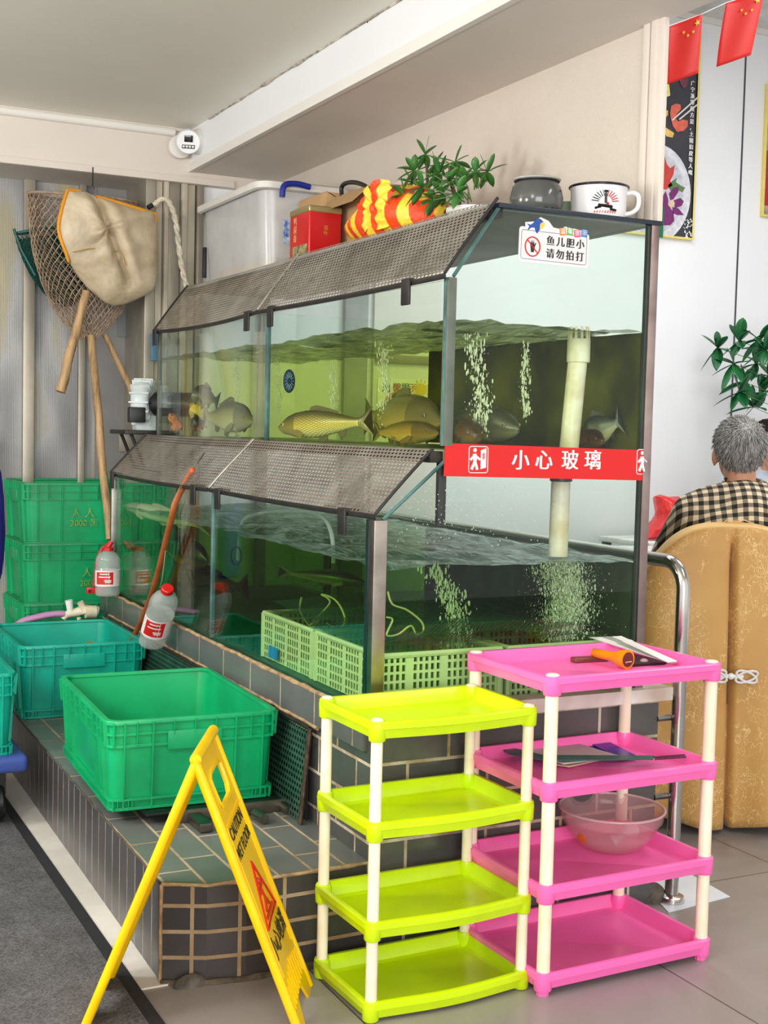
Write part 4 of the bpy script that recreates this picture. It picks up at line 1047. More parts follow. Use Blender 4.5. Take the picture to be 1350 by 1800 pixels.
for yy in (5.40, 5.56):
    m = MB(); m.tube([(q0.x+.04, yy, zs_-.018), (q0.x+.10, yy, zs_-.16), (1.69, 5.59, zs_-.19)], .008, 6); part('strut', m, M_steel_dk, sh)
m = MB(); q = ony(229, 775, 5.87); m.box(q.x-.05, q.x+.05, 5.875, 5.884, q.z-.05, q.z+.03, .003); solo('junction_plate', m, M_alu, 'grey cover plate on the panel below the pump shelf', 'cover plate')
q = ony(231, 566, 5.87); m = MB(); m.box(q.x-.062, q.x+.062, 5.874, 5.884, q.z-.07, q.z+.07, .003); solo('cover_plate', m, mat('plate_grey', (128, 132, 132), .5), 'square grey plate on the panel beneath the rope net', 'cover plate')
q = ony(271, 610, 5.5); m = MB(); m.box(q.x-.012, q.x+.02, 5.5, 5.53, q.z-.06, q.z+.06, .004); solo('blue_box', m, mat('grey_blue', (88, 128, 150), .4), 'small grey-blue box fixed to the jamb behind the upper tank edge', 'box')

# ================================================================= things on top of the tank
ZK = 1.868
# storage tub
tb = thing('storage_tub', 'large milky storage tub with a white lid at the far end of the tank top', 'storage tub', (1.98, 5.05, ZK))
x0, x1, y0, y1, zt = 1.80, 2.17, 4.70, 5.46, 2.228
def rr(d, z, r=.06): return [(x, y, z) for x, y in rrect(x0+d, x1-d, y0+d, y1-d, r, 6)]
m = MB(); m.loft([rr(.05, ZK+.002), rr(.035, ZK+.012), rr(.012, zt-.01), rr(.012, zt), rr(.016, zt), rr(.018, zt-.012), rr(.04, ZK+.018)], True, True, True)
part('tub_body', m, mat_film('milky_plastic', (236, 236, 234), .42, .22, .6, .06, 5), tb, smooth=50)
m = MB(); m.loft([rr(.0, zt-.022), rr(-.014, zt-.018), rr(-.014, zt+.006), rr(0, zt+.014), rr(.02, zt+.014)], True, False, True); part('lid', m, mat('lid_white', (224, 220, 212), .4, var=.05), tb, smooth=50)
m = MB(); q = [onx(x, y, 1.80) for x, y in ((348, 415), (346, 455))]; 
m.box(1.80, 1.815, y1-.09, y1-.07, ZK+.06, ZK+.19, .003); part('latch', m, M_black, tb)
m = MB(); P = [ony(x, y, y0-.03) for x, y in ((496, 346), (500, 326), (520, 323), (545, 329))]; m.tube(smooth_path(P), .0115, 10); part('handle', m, mat('blue_handle', (24, 46, 150), .35), tb, smooth=60, label='blue carrying handle')
P = [ony(x, y, y0+.018) for x, y in ((498, 386), (509, 386), (509, 428), (498, 428))]
m = MB(); a = [m.v((p.x, y0+.016, p.z)) for p in P]; m.f(a); o = part('label_sticker', m, mat('blue_label', (30, 92, 186), .4, var=.5, vscale=50, c2=(210, 225, 240)), tb, smooth=0); mod_solid(o, .001)
# pale bread-like packets inside
for i, (px, py, s_) in enumerate(((418, 470, .055), (450, 462, .06), (478, 470, .05), (435, 478, .07), (398, 478, .04))):
    q = onx(px, py, 1.93); m = MB(); m.ell((q.x, q.y, ZK+.062), (.06, s_*1.2, .050), 16, 9); solo('food_packet', m, mat('pale_orange', (250, 196, 110), .6, var=.1), ('pale orange packet in the storage tub, seen blurred through its wall'), 'packet', 'packets in the storage tub', smooth=60)
# red tin
ti = thing('red_tin', 'red metal tea tin with a gold lid rim in front of the cardboard boxes', 'tin', (1.86, 4.2, ZK))
m = MB(); m.box(1.80, 1.925, 4.225, 4.40, ZK, 2.06, .006, 3); part('tin_body', m, mat('tin_red', (206, 22, 30), .28, .1, var=.05), ti, smooth=50)
m = MB(); m.box(1.798, 1.927, 4.223, 4.402, 2.052, 2.076, .006, 3); part('lid', m, mat('tin_gold', (176, 160, 110), .35, .6), ti, smooth=50)
lettering('鴨屎香', .034, frame((1.7985, 4.16, 2.015), (0, -1, 0), (0, 0, 1)) @ Matrix.Rotation(0, 4, 'Z'), mat('tin_print', (232, 170, 120), .5), ti) if False else None
for i, ch in enumerate('鸭屎香'):
    lettering(ch, .030, frame((1.7992, 4.35, 2.03-i*.03), (0, -1, 0), (0, 0, 1)), mat('tin_print', (236, 176, 130), .5), ti)
lettering('茶\n叶', .018, frame((1.865, 4.2242, 1.99), (1, 0, 0), (0, 0, 1)), mat('tin_print2', (226, 150, 60), .5), ti)
m = MB(); m.box(1.7985, 1.80, 4.24, 4.37, ZK+.02, ZK+.075); part('picture', m, mat('tin_picture', (190, 170, 120), .5, var=.6, vscale=40, c2=(70, 90, 60)), ti)
# cardboard boxes
M_card = mat('brown_card', (190, 152, 106), .7, var=.06, vscale=6)
bx = thing('cardboard_box', 'tan cardboard box standing behind the red tin', 'carton', (2.02, 4.2, ZK))
m = MB(); m.box(1.95, 2.16, 4.42, 4.685, ZK, 2.165, .002); part('carton', m, M_card, bx)
m = MB(); m.M = Matrix.Translation((1.95, 4.55, 2.165)) @ Matrix.Rotation(math.radians(24), 4, 'Y'); m.box(-.0, .10, -.13, .13, 0, .003); m.M = Matrix(); part('flap', m, M_card, bx)
lettering('新\n鲜', .05, frame((1.9485, 4.47, 2.04), (0, -1, 0), (0, 0, 1)), M_btext, bx)
b2 = thing('cardboard_box', 'second tan cardboard box with a black cable loop on top, right of the first', 'carton', (2.02, 3.8, ZK))
m = MB(); m.box(1.95, 2.075, 4.06, 4.38, ZK, 2.13, .002); part('carton', m, M_card, b2)
lettering('果蔬\n鲜', .045, frame((1.9485, 4.32, 2.06), (0, -1, 0), (0, 0, 1)), M_btext, b2)
m = MB(); m.M = Matrix.Translation((1.95, 4.20, 2.13)) @ Matrix.Rotation(math.radians(-42), 4, 'Y'); m.box(-.09, 0, -.15, .15, 0, .003); m.M = Matrix(); part('flap', m, M_card, b2)
P = [onx(x, y, 1.95) for x, y in ((601, 345), (601, 328), (612, 321), (630, 322), (648, 332), (650, 352))]
m = MB(); m.tube(smooth_path(P), .008, 10); solo('black_cable', m, M_black, 'loop of thick black cable on the cardboard box', 'cable', smooth=60, loc=P[0])
# white box behind the plant
wb = thing('white_carton', 'plain white carton against the wallpaper behind the striped bag', 'carton', (2.15, 4.1, ZK))
m = MB(); m.box(2.09, 2.215, 3.98, 4.33, ZK, 2.17, .003); part('carton', m, mat('white_card', (226, 216, 216), .6), wb)
m = MB(); m.box(2.11, 2.215, 3.84, 3.97, ZK, 2.12, .003); part('carton', m, mat('white_card_b', (220, 208, 206), .6), wb)
# striped bag
sb = thing('striped_bag', 'orange and yellow striped cloth bundle knotted on the tank top', 'bag', (1.88, 3.75, ZK))
t = NT('striped_cloth'); w_ = t.n('ShaderNodeTexWave'); w_.wave_type = 'BANDS'; w_.bands_direction = 'Y'; w_.inputs['Scale'].default_value = 3.6; w_.inputs['Distortion'].default_value = 1.2; w_.inputs['Detail'].default_value = 1
t.l(t.coord('Object', (1, 1, .3)), w_.inputs[0])
rp = t.ramp(w_.outputs[0], [(.0, lin((236, 74, 20))), (.56, lin((238, 70, 18))), (.60, lin((248, 206, 60))), (1, lin((248, 206, 60)))])
M_stripe = t.done(t.bsdf(rp.outputs[0], .5, 0, t.bump(t.noise(14, 3, .6, t.coord(), 1).outputs[0], .5, .02)))
m = MB()
def bagf(u, v):
    a = 2*PI*u; z = v
    r = (.55+.55*math.sin(PI*min(1, z*1.05)))*(1+.10*noise.noise((math.cos(a)*2.2, math.sin(a)*2.2, z*3))+.03*z*math.sin(a*11))
    return (1.90+.12*r*math.cos(a), 3.73+.245*r*math.sin(a), ZK+.001+.185*z+.02*z*noise.noise((math.cos(a)*3, math.sin(a)*3, 1)))
R = [[bagf(k/40, j/12) for k in range(40)] for j in range(13)]; m.loft(R, True, True, True)
part('bag_body', m, M_stripe, sb, smooth=80)
m = MB()
def knot(c, ax, s_):
    mm_ = Matrix.Translation(c) @ Euler(ax).to_matrix().to_4x4(); m.M = mm_; m.lathe([(.006, 0), (.018, .012*s_), (.034, .05*s_), (.045, .085*s_), (.03, .1*s_), (.004, .095*s_)], 16, sy=.55); m.M = Matrix()
kc = onx(668, 372, 1.80); kp = Vector((1.815, kc.y+.03, 1.985))
def petal(ang, L, W, seed):
    # a gathered corner of the cloth fanning out from the knot
    ca, sa = math.cos(ang), math.sin(ang)
    def P(u, v):
        w_ = (u-.5)*2*W*(.25+.75*math.sin(PI*min(1, v*.9))); y = -sa*0+ca*L*v-sa*w_; z = sa*L*v+ca*w_
        return kp+Vector((-.012-.03*math.sin(PI*v)-.007*math.cos(u*PI*5+seed)*(1-v*.5), y, z))
    m.grid(P, 20, 8)
petal(math.radians(35), .10, .05, 0); petal(math.radians(150), .11, .055, 1); petal(math.radians(200), .12, .05, 2); petal(math.radians(-25), .10, .05, 3)
m.ell(kp+Vector((-.02, 0, 0)), (.022, .03, .022), 14, 8)
o = part('knot', m, M_stripe, sb, smooth=80)
# potted plant
def leaflet(mm, base, d, L, W, droop, tilt=0):
    d = d.normalized(); sd = d.cross(Vector((0, 0, 1)))
    if sd.length < .05: sd = Vector((1, 0, 0))
    sd.normalize(); up = sd.cross(d)
    sd = (sd*math.cos(tilt)+up*math.sin(tilt))
    n = 6; L_, R_, Cn = [], [], []
    for i in range(n+1):
        q = i/n; c = base+d*(L*q)+Vector((0, 0, -droop*L*q*q)); w_ = W*math.sin(PI*min(1, q*.92+.06))**.8*(1 if q < 1 else .05)
        Cn.append(mm.v(c)); L_.append(mm.v(c+sd*w_+Vector((0, 0, w_*.25)))); R_.append(mm.v(c-sd*w_+Vector((0, 0, w_*.25))))
    for i in range(n): mm.f([Cn[i], L_[i], L_[i+1], Cn[i+1]]); mm.f([R_[i], Cn[i], Cn[i+1], R_[i+1]])
def umbel(mm, stalks, base, tip, L, W, n, rnd, droop):
    stalks.tube([base, base.lerp(tip, .5)+Vector((0, 0, .01)), tip], [.0025, .002, .0016], 5)
    ax = (tip-base).normalized()
    a0 = rnd.random()*6
    e1 = ax.cross(Vector((.3, .2, 1))).normalized(); e2 = ax.cross(e1)
    for k in range(n):
        a = a0+2*PI*k/n*(.85); d = (e1*math.cos(a)+e2*math.sin(a))*1.0+ax*.35
        leaflet(mm, tip, d, L*(.8+.4*rnd.random()), W*(.85+.3*rnd.random()), droop*(.6+.8*rnd.random()), rnd.uniform(-.3, .3))
M_leaf = mat('plant_leaf', (74, 132, 58), .36, var=.25, vscale=18, c2=(44, 96, 40))
M_leaf2 = mat('plant_leaf_big', (20, 108, 50), .34, var=.2, vscale=10, c2=(10, 76, 40))
M_stem = mat('plant_stem', (96, 84, 60), .7, var=.2, vscale=20)
M_stalk = mat('green_stalk', (84, 124, 50), .5)
def plant(label, base, pot, stems, heads, L, W, seed, mleaf, nl=7, droop=.35):
    rnd = random.Random(seed); k = thing('potted_plant', label, 'plant', base)
    pr, ph, mt = pot
    mm = MB(); mm.lathe([(pr*.72, 0), (pr*.95, ph*.8), (pr, ph*.84), (pr, ph), (pr*.92, ph), (pr*.88, ph*.86)], 24, base); part('pot', mm, mt, k, smooth=50)
    mm = MB(); mm.lathe([(pr*.88, ph*.84), (pr*.5, ph*.88), (.002, ph*.9)], 20, base, cap0=True); part('soil', mm, mat('soil', (70, 54, 40), .95, var=.3, vscale=60), k)
    ms, ml, mst = MB(), MB(), MB()
    for s_ in stems: ms.tube(s_, [.008-.004*i/max(1, len(s_)-1) for i in range(len(s_))], 8)
    for b, tip in heads: umbel(ml, mst, Vector(b), Vector(tip), L, W, nl, rnd, droop)
    part('stem', ms, M_stem, k, smooth=60); part('stalk', mst, M_stalk, k, smooth=60); o = part('foliage', ml, mleaf, k, smooth=70); mod_solid(o, .0008)
    return k
pb = Vector((1.93, 3.30, ZK))
def px3(x, y, X): return onx(x, y, X)
tips = [(748, 272, 1.90), (728, 300, 1.86), (712, 345, 1.84), (742, 330, 1.82), (772, 305, 1.90), (800, 285, 1.98), (790, 318, 1.85), (815, 315, 1.92), (760, 352, 1.84), (725, 322, 1.95), (835, 302, 2.0), (856, 303, 2.05), (778, 340, 1.88), (765, 290, 1.97), (806, 338, 1.86)]
hd_ = []
for x, y, X in tips:
    q = onx(x, y, X); b = Vector((pb.x+(q.x-pb.x)*.3, pb.y+(q.y-pb.y)*.35, max(ZK+.10, q.z-.07))); hd_.append((b, q))
stems = [[onx(x, y, 1.92) for x, y in pl_] for pl_ in ([(800, 372), (800, 345), (792, 318), (790, 295)], [(785, 374), (768, 356), (752, 330), (750, 290)], [(806, 372), (808, 345), (815, 325)])]
plant('bushy umbrella plant with pointed green leaves on top of the tank', pb, (.085, .075, M_white), stems, hd_, .058, .0115, 5, M_leaf, 7, .12)
# green bowl behind the pot, dark pot, enamel mug
q = onx(848, 357, 2.0)
m = MB(); m.lathe([(.05, 0), (.075, .03), (.09, .06), (.093, .062), (.088, .064), (.07, .03), (.03, .008)], 28, (2.08, 3.06, ZK)); solo('green_bowl', m, mat('celadon', (166, 186, 160), .3), 'pale green bowl between the plant and the dark pot', 'bowl', smooth=50)
q0, q1 = onz(885, 366, ZK), onz(966, 366, ZK); pc = Vector((1.90, 2.93, ZK))
pt = thing('dark_pot', 'round dark grey enamel pot with a white rim at the end of the tank top', 'pot', pc)
m = MB(); prf = [(.050, 0), (.062, .006), (.070, .03), (.071, .05), (.064, .078), (.055, .090), (.057, .094), (.054, .094), (.05, .088), (.058, .07), (.062, .04), (.04, .008)]
m.lathe(prf, 36, pc); part('pot_body', m, mat('dark_enamel', (84, 86, 82), .14), pt, smooth=60)
m = MB(); m.lathe([(.056, .0935), (.063, .095), (.064, .098), (.058, .101), (.052, .098), (.050, .09)], 36, pc); part('rim', m, mat('enamel_rim', (196, 192, 180), .2), pt, smooth=60)
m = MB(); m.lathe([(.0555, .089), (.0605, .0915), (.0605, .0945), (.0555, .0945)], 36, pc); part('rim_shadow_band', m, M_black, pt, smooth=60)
m = MB()
for k in range(22):
    a = 2*PI*k/22; m.M = Matrix.Translation(pc) @ Matrix.Rotation(a, 4, 'Z'); m.box(.062, .0685, -.0042, .0042, .005, .018)
m.M = Matrix(); part('border_pattern', m, M_black, pt)
mc = Vector((2.068, 2.885, ZK))
mg = thing('enamel_mug', 'large white enamel mug with a black rim and red print beside the dark pot', 'mug', mc)
m = MB(); m.lathe([(.062, 0), (.070, .004), (.0735, .02), (.0755, .078), (.078, .086), (.075, .086), (.072, .076), (.069, .02), (.05, .006)], 40, mc); part('mug_body', m, mat('white_enamel', (240, 238, 238), .12), mg, smooth=50)
m = MB(); m.tube([mc+Vector((.078*math.cos(2*PI*k/40), .078*math.sin(2*PI*k/40), .087)) for k in range(40)], .0034, 8, closed=True); part('rim', m, mat('black_enamel', (30, 30, 34), .15), mg, smooth=60)
hd2 = Vector((.78, -.62, 0)).normalized(); m = MB(); m.tube(smooth_path([mc+hd2*a+Vector((0, 0, z)) for a, z in ((.070, .070), (.09, .073), (.103, .066), (.106, .05), (.102, .032), (.088, .020), (.070, .016))]), .0062, 12); part('handle', m, mat('white_enamel_b', (240, 238, 238), .12), mg, smooth=60)
# print on the mug: rays and a small figure in red and black, wrapped on the curved side
ang0 = math.atan2(-.93, -.36)
def on_mug(s_, z, off=.0012):
    a = ang0+s_/.075; r = .0745+off; return mc+Vector((r*math.cos(a), r*math.sin(a), z))
mr, mk = MB(), MB()
def strip(mm, a, b, w):
    pts = [on_mug(a[0]+(b[0]-a[0])*i/4, a[1]+(b[1]-a[1])*i/4) for i in range(5)]; mm.tube(pts, w, 4)
for k in range(-6, 7):
    if abs(k) < 1: continue
    an = math.radians(90-k*13); r0, r1 = .018, .036
    strip(mr if k > 0 else mk, (r0*math.cos(an), .036+r0*math.sin(an)), (r1*math.cos(an)*1.05, .036+r1*math.sin(an)*.95), .0012)
for a, b, w in (((0, .062), (0, .035), .004), ((-.005, .066), (.005, .066), .003), ((-.02, .03), (.018, .026), .004), ((-.028, .022), (-.012, .026), .003), ((.012, .02), (.03, .018), .003)): strip(mk, a, b, w)
for k in range(9): strip(mr, (-.03+.007*k, .010), (-.027+.007*k, .0155), .0011)
strip(mr, (.003, .03), (.007, .036), .003)
part('red_print', mr, M_redtext, mg); part('black_print', mk, M_btext, mg)

# ================================================================= stickers on the glass
bn_ = thing('warning_banner', 'red warning banner with white writing stuck across the end glass', 'sticker', (1.88, YE-.003, 1.18))
A, B, Cc, D = [ony(x, y, YE-.004) for x, y in ((783, 779), (1135, 786), (1133, 843), (780, 837))]
zt0, zb0 = 1.264, 1.1815
m = MB(); v = [(A.x, YE-.002, A.z), (XB+.012, YE-.002, 1.258), (XB+.012, YE-.002, 1.1765), (D.x, YE-.002, D.z)]
a = [m.v(p) for p in v]; b = [m.v((p[0], p[1]-.0012, p[2])) for p in v]; m.f(a); m.f(b[::-1])
for i in range(4): m.f([a[i], a[(i+1) % 4], b[(i+1) % 4], b[i]])
part('vinyl', m, M_red, bn_, smooth=0)
yb = YE-.0036
for ch, px in zip('小心玻璃', (915, 956, 1002, 1042)):
    q = ony(px, 811, yb); lettering(ch, .055, frame((q.x, yb, q.z), (1, 0, -.012), (0, 0, 1)), M_wtext, bn_, bold=.0012)
def icon(cx_, cz_, s_, clip=None):
    mm = MB(); r_ = [(cx_+x*s_, yb, cz_+z*s_) for x, z in rrect(-.42, .42, -.5, .5, .1, 4)]
    if clip: r_ = [(min(x, clip), y, z) for x, y, z in r_]
    mm.tube(r_, .0011, 4, closed=True)
    def lim(x): return min(x, clip) if clip else x
    for a, b, w in (((-.18, .22), (-.16, -.05), .085), ((-.16, -.05), (-.05, -.38), .06), ((-.16, -.05), (-.3, -.38), .06), ((-.14, .15), (.06, -.0), .05), ((-.2, .15), (-.36, -.02), .05)):
        x0_, x1_ = lim(cx_+a[0]*s_), lim(cx_+b[0]*s_)
        mm.tube([(x0_, yb, cz_+a[1]*s_), (x1_, yb, cz_+b[1]*s_)], w*s_, 6, sq=(1, .02) if False else None)
    if not clip or cx_ < clip: mm.ell((lim(cx_-.16*s_), yb, cz_+.36*s_), (.08*s_, .001, .08*s_), 12, 6)
    if not clip:
        mm.prism([(cx_+.1*s_, cz_+.36*s_), (cx_+.34*s_, cz_+.44*s_), (cx_+.34*s_, cz_-.30*s_), (cx_+.1*s_, cz_-.36*s_)], .0006, Matrix(((1, 0, 0, 0), (0, 0, 1, yb-.0003), (0, 1, 0, 0), (0, 0, 0, 1))))
    part('pictogram', mm, M_wtext, bn_)
    if not clip:
        mm = MB(); rnd = random.Random(2)
        for k in range(9):
            a = 2*PI*k/9; c0 = (cx_+.22*s_, cz_+.14*s_); mm.tube([(c0[0]+.02*s_*math.cos(a), yb-.001, c0[1]+.03*s_*math.sin(a)), (c0[0]+.085*s_*math.cos(a), yb-.001, c0[1]+.15*s_*math.sin(a))], .0007, 4)
        part('crack_mark', mm, M_red, bn_)
q = ony(841, 808, yb); icon(q.x, q.z, .066); q = ony(1131, 812, yb); icon(q.x+.006, q.z, .066, XB+.0115)
m = MB(); q = ony(1088, 812, yb); m.tube([(q.x, yb+.001, 1.176), (q.x, yb+.001, 1.262)], .0005, 4); part('joint', m, mat('dark_red', (150, 14, 12), .5), bn_)

fs = thing('notice_sticker', 'white notice sticker with a blue fish and a red prohibition ring on the upper glass', 'sticker', (1.86, YE-.002, 1.75))
P = [ony(x, y, YE-.002) for x, y in ((912, 402), (1035, 410), (1034, 469), (912, 459))]
cx_ = sum(p.x for p in P)/4; cz_ = sum(p.z for p in P)/4; wd, ht = (P[1].x-P[0].x), .088
Mf = frame((cx_, YE-.0012, cz_), (1, 0, -.012), (0, 0, 1))
m = MB(); m.prism(rrect(-wd/2, wd/2, -ht/2, ht/2, .008, 4), .0012, Mf); part('board', m, mat('sticker_white', (240, 232, 232), .4), fs)
m = MB(); m.prism([(-.088, .03), (-.09, .055), (-.06, .06), (-.045, .072), (-.02, .065), (-.005, .05), (.02, .048), (.03, .056), (.1, .05), (.104, .03)], .0011, Mf); part('board', m, mat('sticker_white_b', (240, 232, 232), .4), fs)
m = MB(); m.tube([Mf @ Vector((x, y, .0014)) for x, y in rrect(-wd/2+.007, wd/2-.007, -ht/2+.008, ht/2-.008, .006, 4)], .0006, 4, closed=True); part('black_border', m, M_btext, fs)
for tx, y in (('鱼儿胆小', .014), ('请勿拍打', -.018)):
    for i, ch in enumerate(tx): lettering(ch, .026, Mf @ Matrix.Translation((-.012+.0305*i, y, .0016)), M_btext, fs, bold=.0008)
m = MB(); m.tube([Mf @ Vector((-.066+.022*math.cos(2*PI*k/32), -.004+.024*math.sin(2*PI*k/32), .0018)) for k in range(32)], .0018, 5, closed=True); m.tube([Mf @ Vector((-.082, .012, .002)), Mf @ Vector((-.05, -.02, .002))], .0015, 5); part('prohibition_ring', m, M_redtext, fs)
m = MB(); m.prism([(-.073, .002), (-.07, -.018), (-.062, -.018), (-.059, -.004), (-.055, .006), (-.058, .006), (-.061, .0), (-.062, .012), (-.0645, .002), (-.0655, .014), (-.068, .003), (-.070, .012)], .0006, Mf @ Matrix.Translation((0, 0, .0013))); part('hand_symbol', m, M_btext, fs)
for i, (ch, cc) in enumerate(zip('温馨提示', ((238, 140, 60), (120, 190, 90), (232, 90, 130), (70, 140, 210)))):
    mm = MB(); Mt = Mf @ Matrix.Translation((.0235+.0225*i, .042+.003*(i % 2), .0014)) @ Matrix.Rotation(.12*(-1)**i, 4, 'Z'); mm.prism(rrect(-.0095, .0095, -.0095, .0095, .002, 3), .0005, Mt); part('colour_tile', mm, mat('tile_colour', cc, .4), fs)
    lettering(ch, .015, Mt @ Matrix.Translation((0, 0, .001)), M_wtext, fs)
m = MB(); m.prism([(-.086, .052), (-.078, .046), (-.084, .034), (-.072, .043), (-.062, .044), (-.058, .033), (-.053, .03), (-.05, .036), (-.034, .05), (-.034, .06), (-.046, .068), (-.058, .066), (-.066, .056), (-.074, .05)], .0007, Mf @ Matrix.Translation((0, 0, .0011))); part('fish_picture', m, mat('fish_blue', (24, 74, 160), .4), fs)
m = MB(); m.prism([(-.046, .055), (-.036, .062), (-.031, .055), (-.036, .046), (-.047, .040)], .0004, Mf @ Matrix.Translation((0, 0, .0019))); part('fish_picture', m, mat('fish_yellow', (240, 200, 80), .4), fs)

# ================================================================= bottles hung on wires, copper strap, tap and hose
M_btl = mat_film('clear_bottle', (214, 222, 216), .34, .12, .9)
M_btlw = mat('bottle_label_white', (240, 236, 230), .4)
M_btlr = mat('bottle_label_red', (214, 36, 30), .4)
def bottle(label, top, bot, rad):
    top, bot = Vector(top), Vector(bot); d = (bot-top); L = d.length; zax = -d.normalized()
    k = thing('water_bottle', label, 'bottle', bot, 0, 'hanging bottles')
    xax = Vector((0, -1, 0)).cross(zax).normalized(); yax = zax.cross(xax)
    M = Matrix(((xax.x, yax.x, zax.x, bot.x), (xax.y, yax.y, zax.y, bot.y), (xax.z, yax.z, zax.z, bot.z), (0, 0, 0, 1)))
    r = rad
    pr = [(r*.75, 0), (r*.96, .006), (r, .02), (r, L*.58)]
    for i in range(6): pr += [(r*(.985-.0*i), L*(.585+.028*i)), (r, L*(.60+.028*i))]
    pr += [(r*.93, L*.80), (r*.7, L*.88), (r*.4, L*.92), (r*.36, L*.95), (r*.36, L*.96)]
    mm = MB(); mm.M = M; mm.lathe(pr, 26, sy=.8); mm.M = Matrix(); part('bottle_body', mm, M_btl, k, smooth=50)
    mm = MB(); mm.M = M; mm.lathe([(r*.43, L*.935), (r*.43, L*.99), (r*.38, L)], 20); mm.M = Matrix(); part('cap', mm, M_redcap, k)
    mm = MB(); mm.M = M; mm.lathe([(r*1.012, L*.22), (r*1.012, L*.54)], 30, sy=.81, cap0=False, cap1=False); mm.M = Matrix(); lbo = part('label', mm, M_btlw, k)
    mm = MB(); mm.M = M
    def lab(u, v): 
        a = math.radians(20+u*84); return (r*1.024*math.cos(a), r*.82*math.sin(a), L*(.26+.25*v))
    mm.grid(lab, 10, 1); mm.M = Matrix(); part('label_panel', mm, M_btlr, lbo, label='red label panel')
    mm = MB(); mm.M = M
    for j, (v0, a0, a1) in enumerate(((.40, 34, 90), (.46, 40, 84), (.33, 62, 94), (.30, 66, 94))):
        def lb(u, v): 
            a = math.radians(a0+(a1-a0)*u); return (r*1.032*math.cos(a), r*.827*math.sin(a), L*(v0+.022*v))
        mm.grid(lb, 6, 1)
    mm.M = Matrix(); part('label_print', mm, M_btlw, lbo)
    return M, L
b1 = bottle('clear bottle with a red label at the far left corner of the lower tank', ony(190, 962, 5.12), ony(189, 1048, 5.12), .050)
b2 = bottle('clear bottle with a red label hanging tilted on a wire by the copper strap', onx(295, 1033, 1.30), onx(267, 1130, 1.30), .050)
M_wire = mat('green_wire', (120, 130, 84), .5, .3)
m = MB(); A = onx(295, 1040, 1.30); m.tube([A, onx(288, 1030, 1.31), onx(281, 1034, 1.32), onx(285, 1020, 1.34), onx(292, 960, 1.365), onx(298, 905, 1.37), (1.374, 4.30, 1.09)], .0022, 6); solo('hanging_wire', m, M_wire, 'thin wire from the lower lid to the tilted bottle', 'wire', smooth=60)
# copper coloured strap leaning on the lower lid, hooked by a wire
P = [onx(x, y, X) for x, y, X in ((230, 1176, 1.372), (262, 1058, 1.36), (298, 925, 1.352), (310, 880, 1.362), (338, 828, 1.425))]
P[0].x = 1.32
st = thing('copper_strap', 'orange brown strap leaning on the lower lid in front of the tank', 'strap', P[0])
m = MB(); m.tube(smooth_path(P), .0125, 8, sq=(1, .4)); part('strap_body', m, mat('copper_brown', (196, 108, 56), .5, var=.15, vscale=12), st, smooth=40)
m = MB(); m.ell(P[-1], (.012, .012, .012), 10, 8); part('tied_end', m, mat('orange_tie', (226, 96, 48), .5), st)
m = MB(); m.tube([P[-1], onx(345, 818, 1.447), onx(360, 795, 1.478)], .0018, 5); part('wire', m, M_steel_dk, st)
# PVC tap and lilac hose
tp = thing('pvc_tap', 'white plastic valve tap with a spout on the wall end of the plinth', 'tap', ony(140, 1075, 5.27))
YT = 5.27
m = MB(); pth = [ony(172, 1074, YT), ony(150, 1071, YT), ony(130, 1077, YT), ony(117, 1080, YT), ony(110, 1088, YT)]; m.tube(pth, [.020, .020, .017, .015, .012], 14); part('tap_body', m, M_pvc, tp, smooth=60)
m = MB(); m.tube([ony(124, 1077, YT), ony(121, 1055, YT)], [.012, .016], 14); part('handle', m, mat('tap_white', (244, 244, 240), .4), tp, smooth=50)
m = MB(); m.tube([ony(150, 1076, YT-.02), ony(168, 1075, YT-.02)], [.026, .026], 14); m.tube([ony(141, 1058, YT-.01), ony(150, 1076, YT-.01)], [.014, .016], 12); m.tube([ony(139, 1085, YT-.01), ony(139, 1092, YT-.01)], [.009, .009], 10); part('union_nut', m, mat('yellowed_pvc', (226, 214, 184), .5, var=.15, vscale=20), tp, smooth=50)
m = MB(); m.tube(smooth_path([ony(x, y, YT) for x, y in ((112, 1079), (90, 1080), (65, 1085), (40, 1092), (24, 1104))]), .019, 14, sq=(1, .7)); solo('lilac_hose', m, mat('lilac_hose', (196, 142, 186), .45, var=.06), 'lilac hose running from the white tap behind the teal crate', 'hose', smooth=60)
# red clip and brown tube at the left corner
rc = thing('red_clamp', 'red plastic clamp with a square hole beside the left hanging bottle', 'clamp', ony(165, 1038, 5.2))
q0, q1 = ony(152, 1038, 5.2), ony(176, 1037, 5.2); m = MB(); m.box(q0.x, q1.x+.02, 5.19, 5.215, q0.z-.014, q0.z+.014, .004); part('clamp_body', m, M_redcap, rc)
m = MB(); q = ony(158, 1039, 5.188); m.box(q.x-.006, q.x+.006, 5.187, 5.191, q.z-.006, q.z+.006); part('square_hole', m, mat('dark_hole', (60, 20, 18), .6), rc)
m = MB(); m.tube(smooth_path([ony(x, y, 5.2) for x, y in ((192, 958), (180, 965), (172, 985), (168, 1010), (166, 1030))]), .010, 10); solo('brown_tube', m, mat('brown_red_tube', (150, 74, 56), .5), 'brown tube curling from the red cap down to the red clamp', 'tube', smooth=60)
m = MB(); m.tube([ony(x, y, 5.19) for x, y in ((196, 952), (188, 964), (181, 968))], [.010, .013, .010], 10); solo('red_tie', m, M_redcap, 'red plastic tie above the left hanging bottle', 'tie', smooth=60)
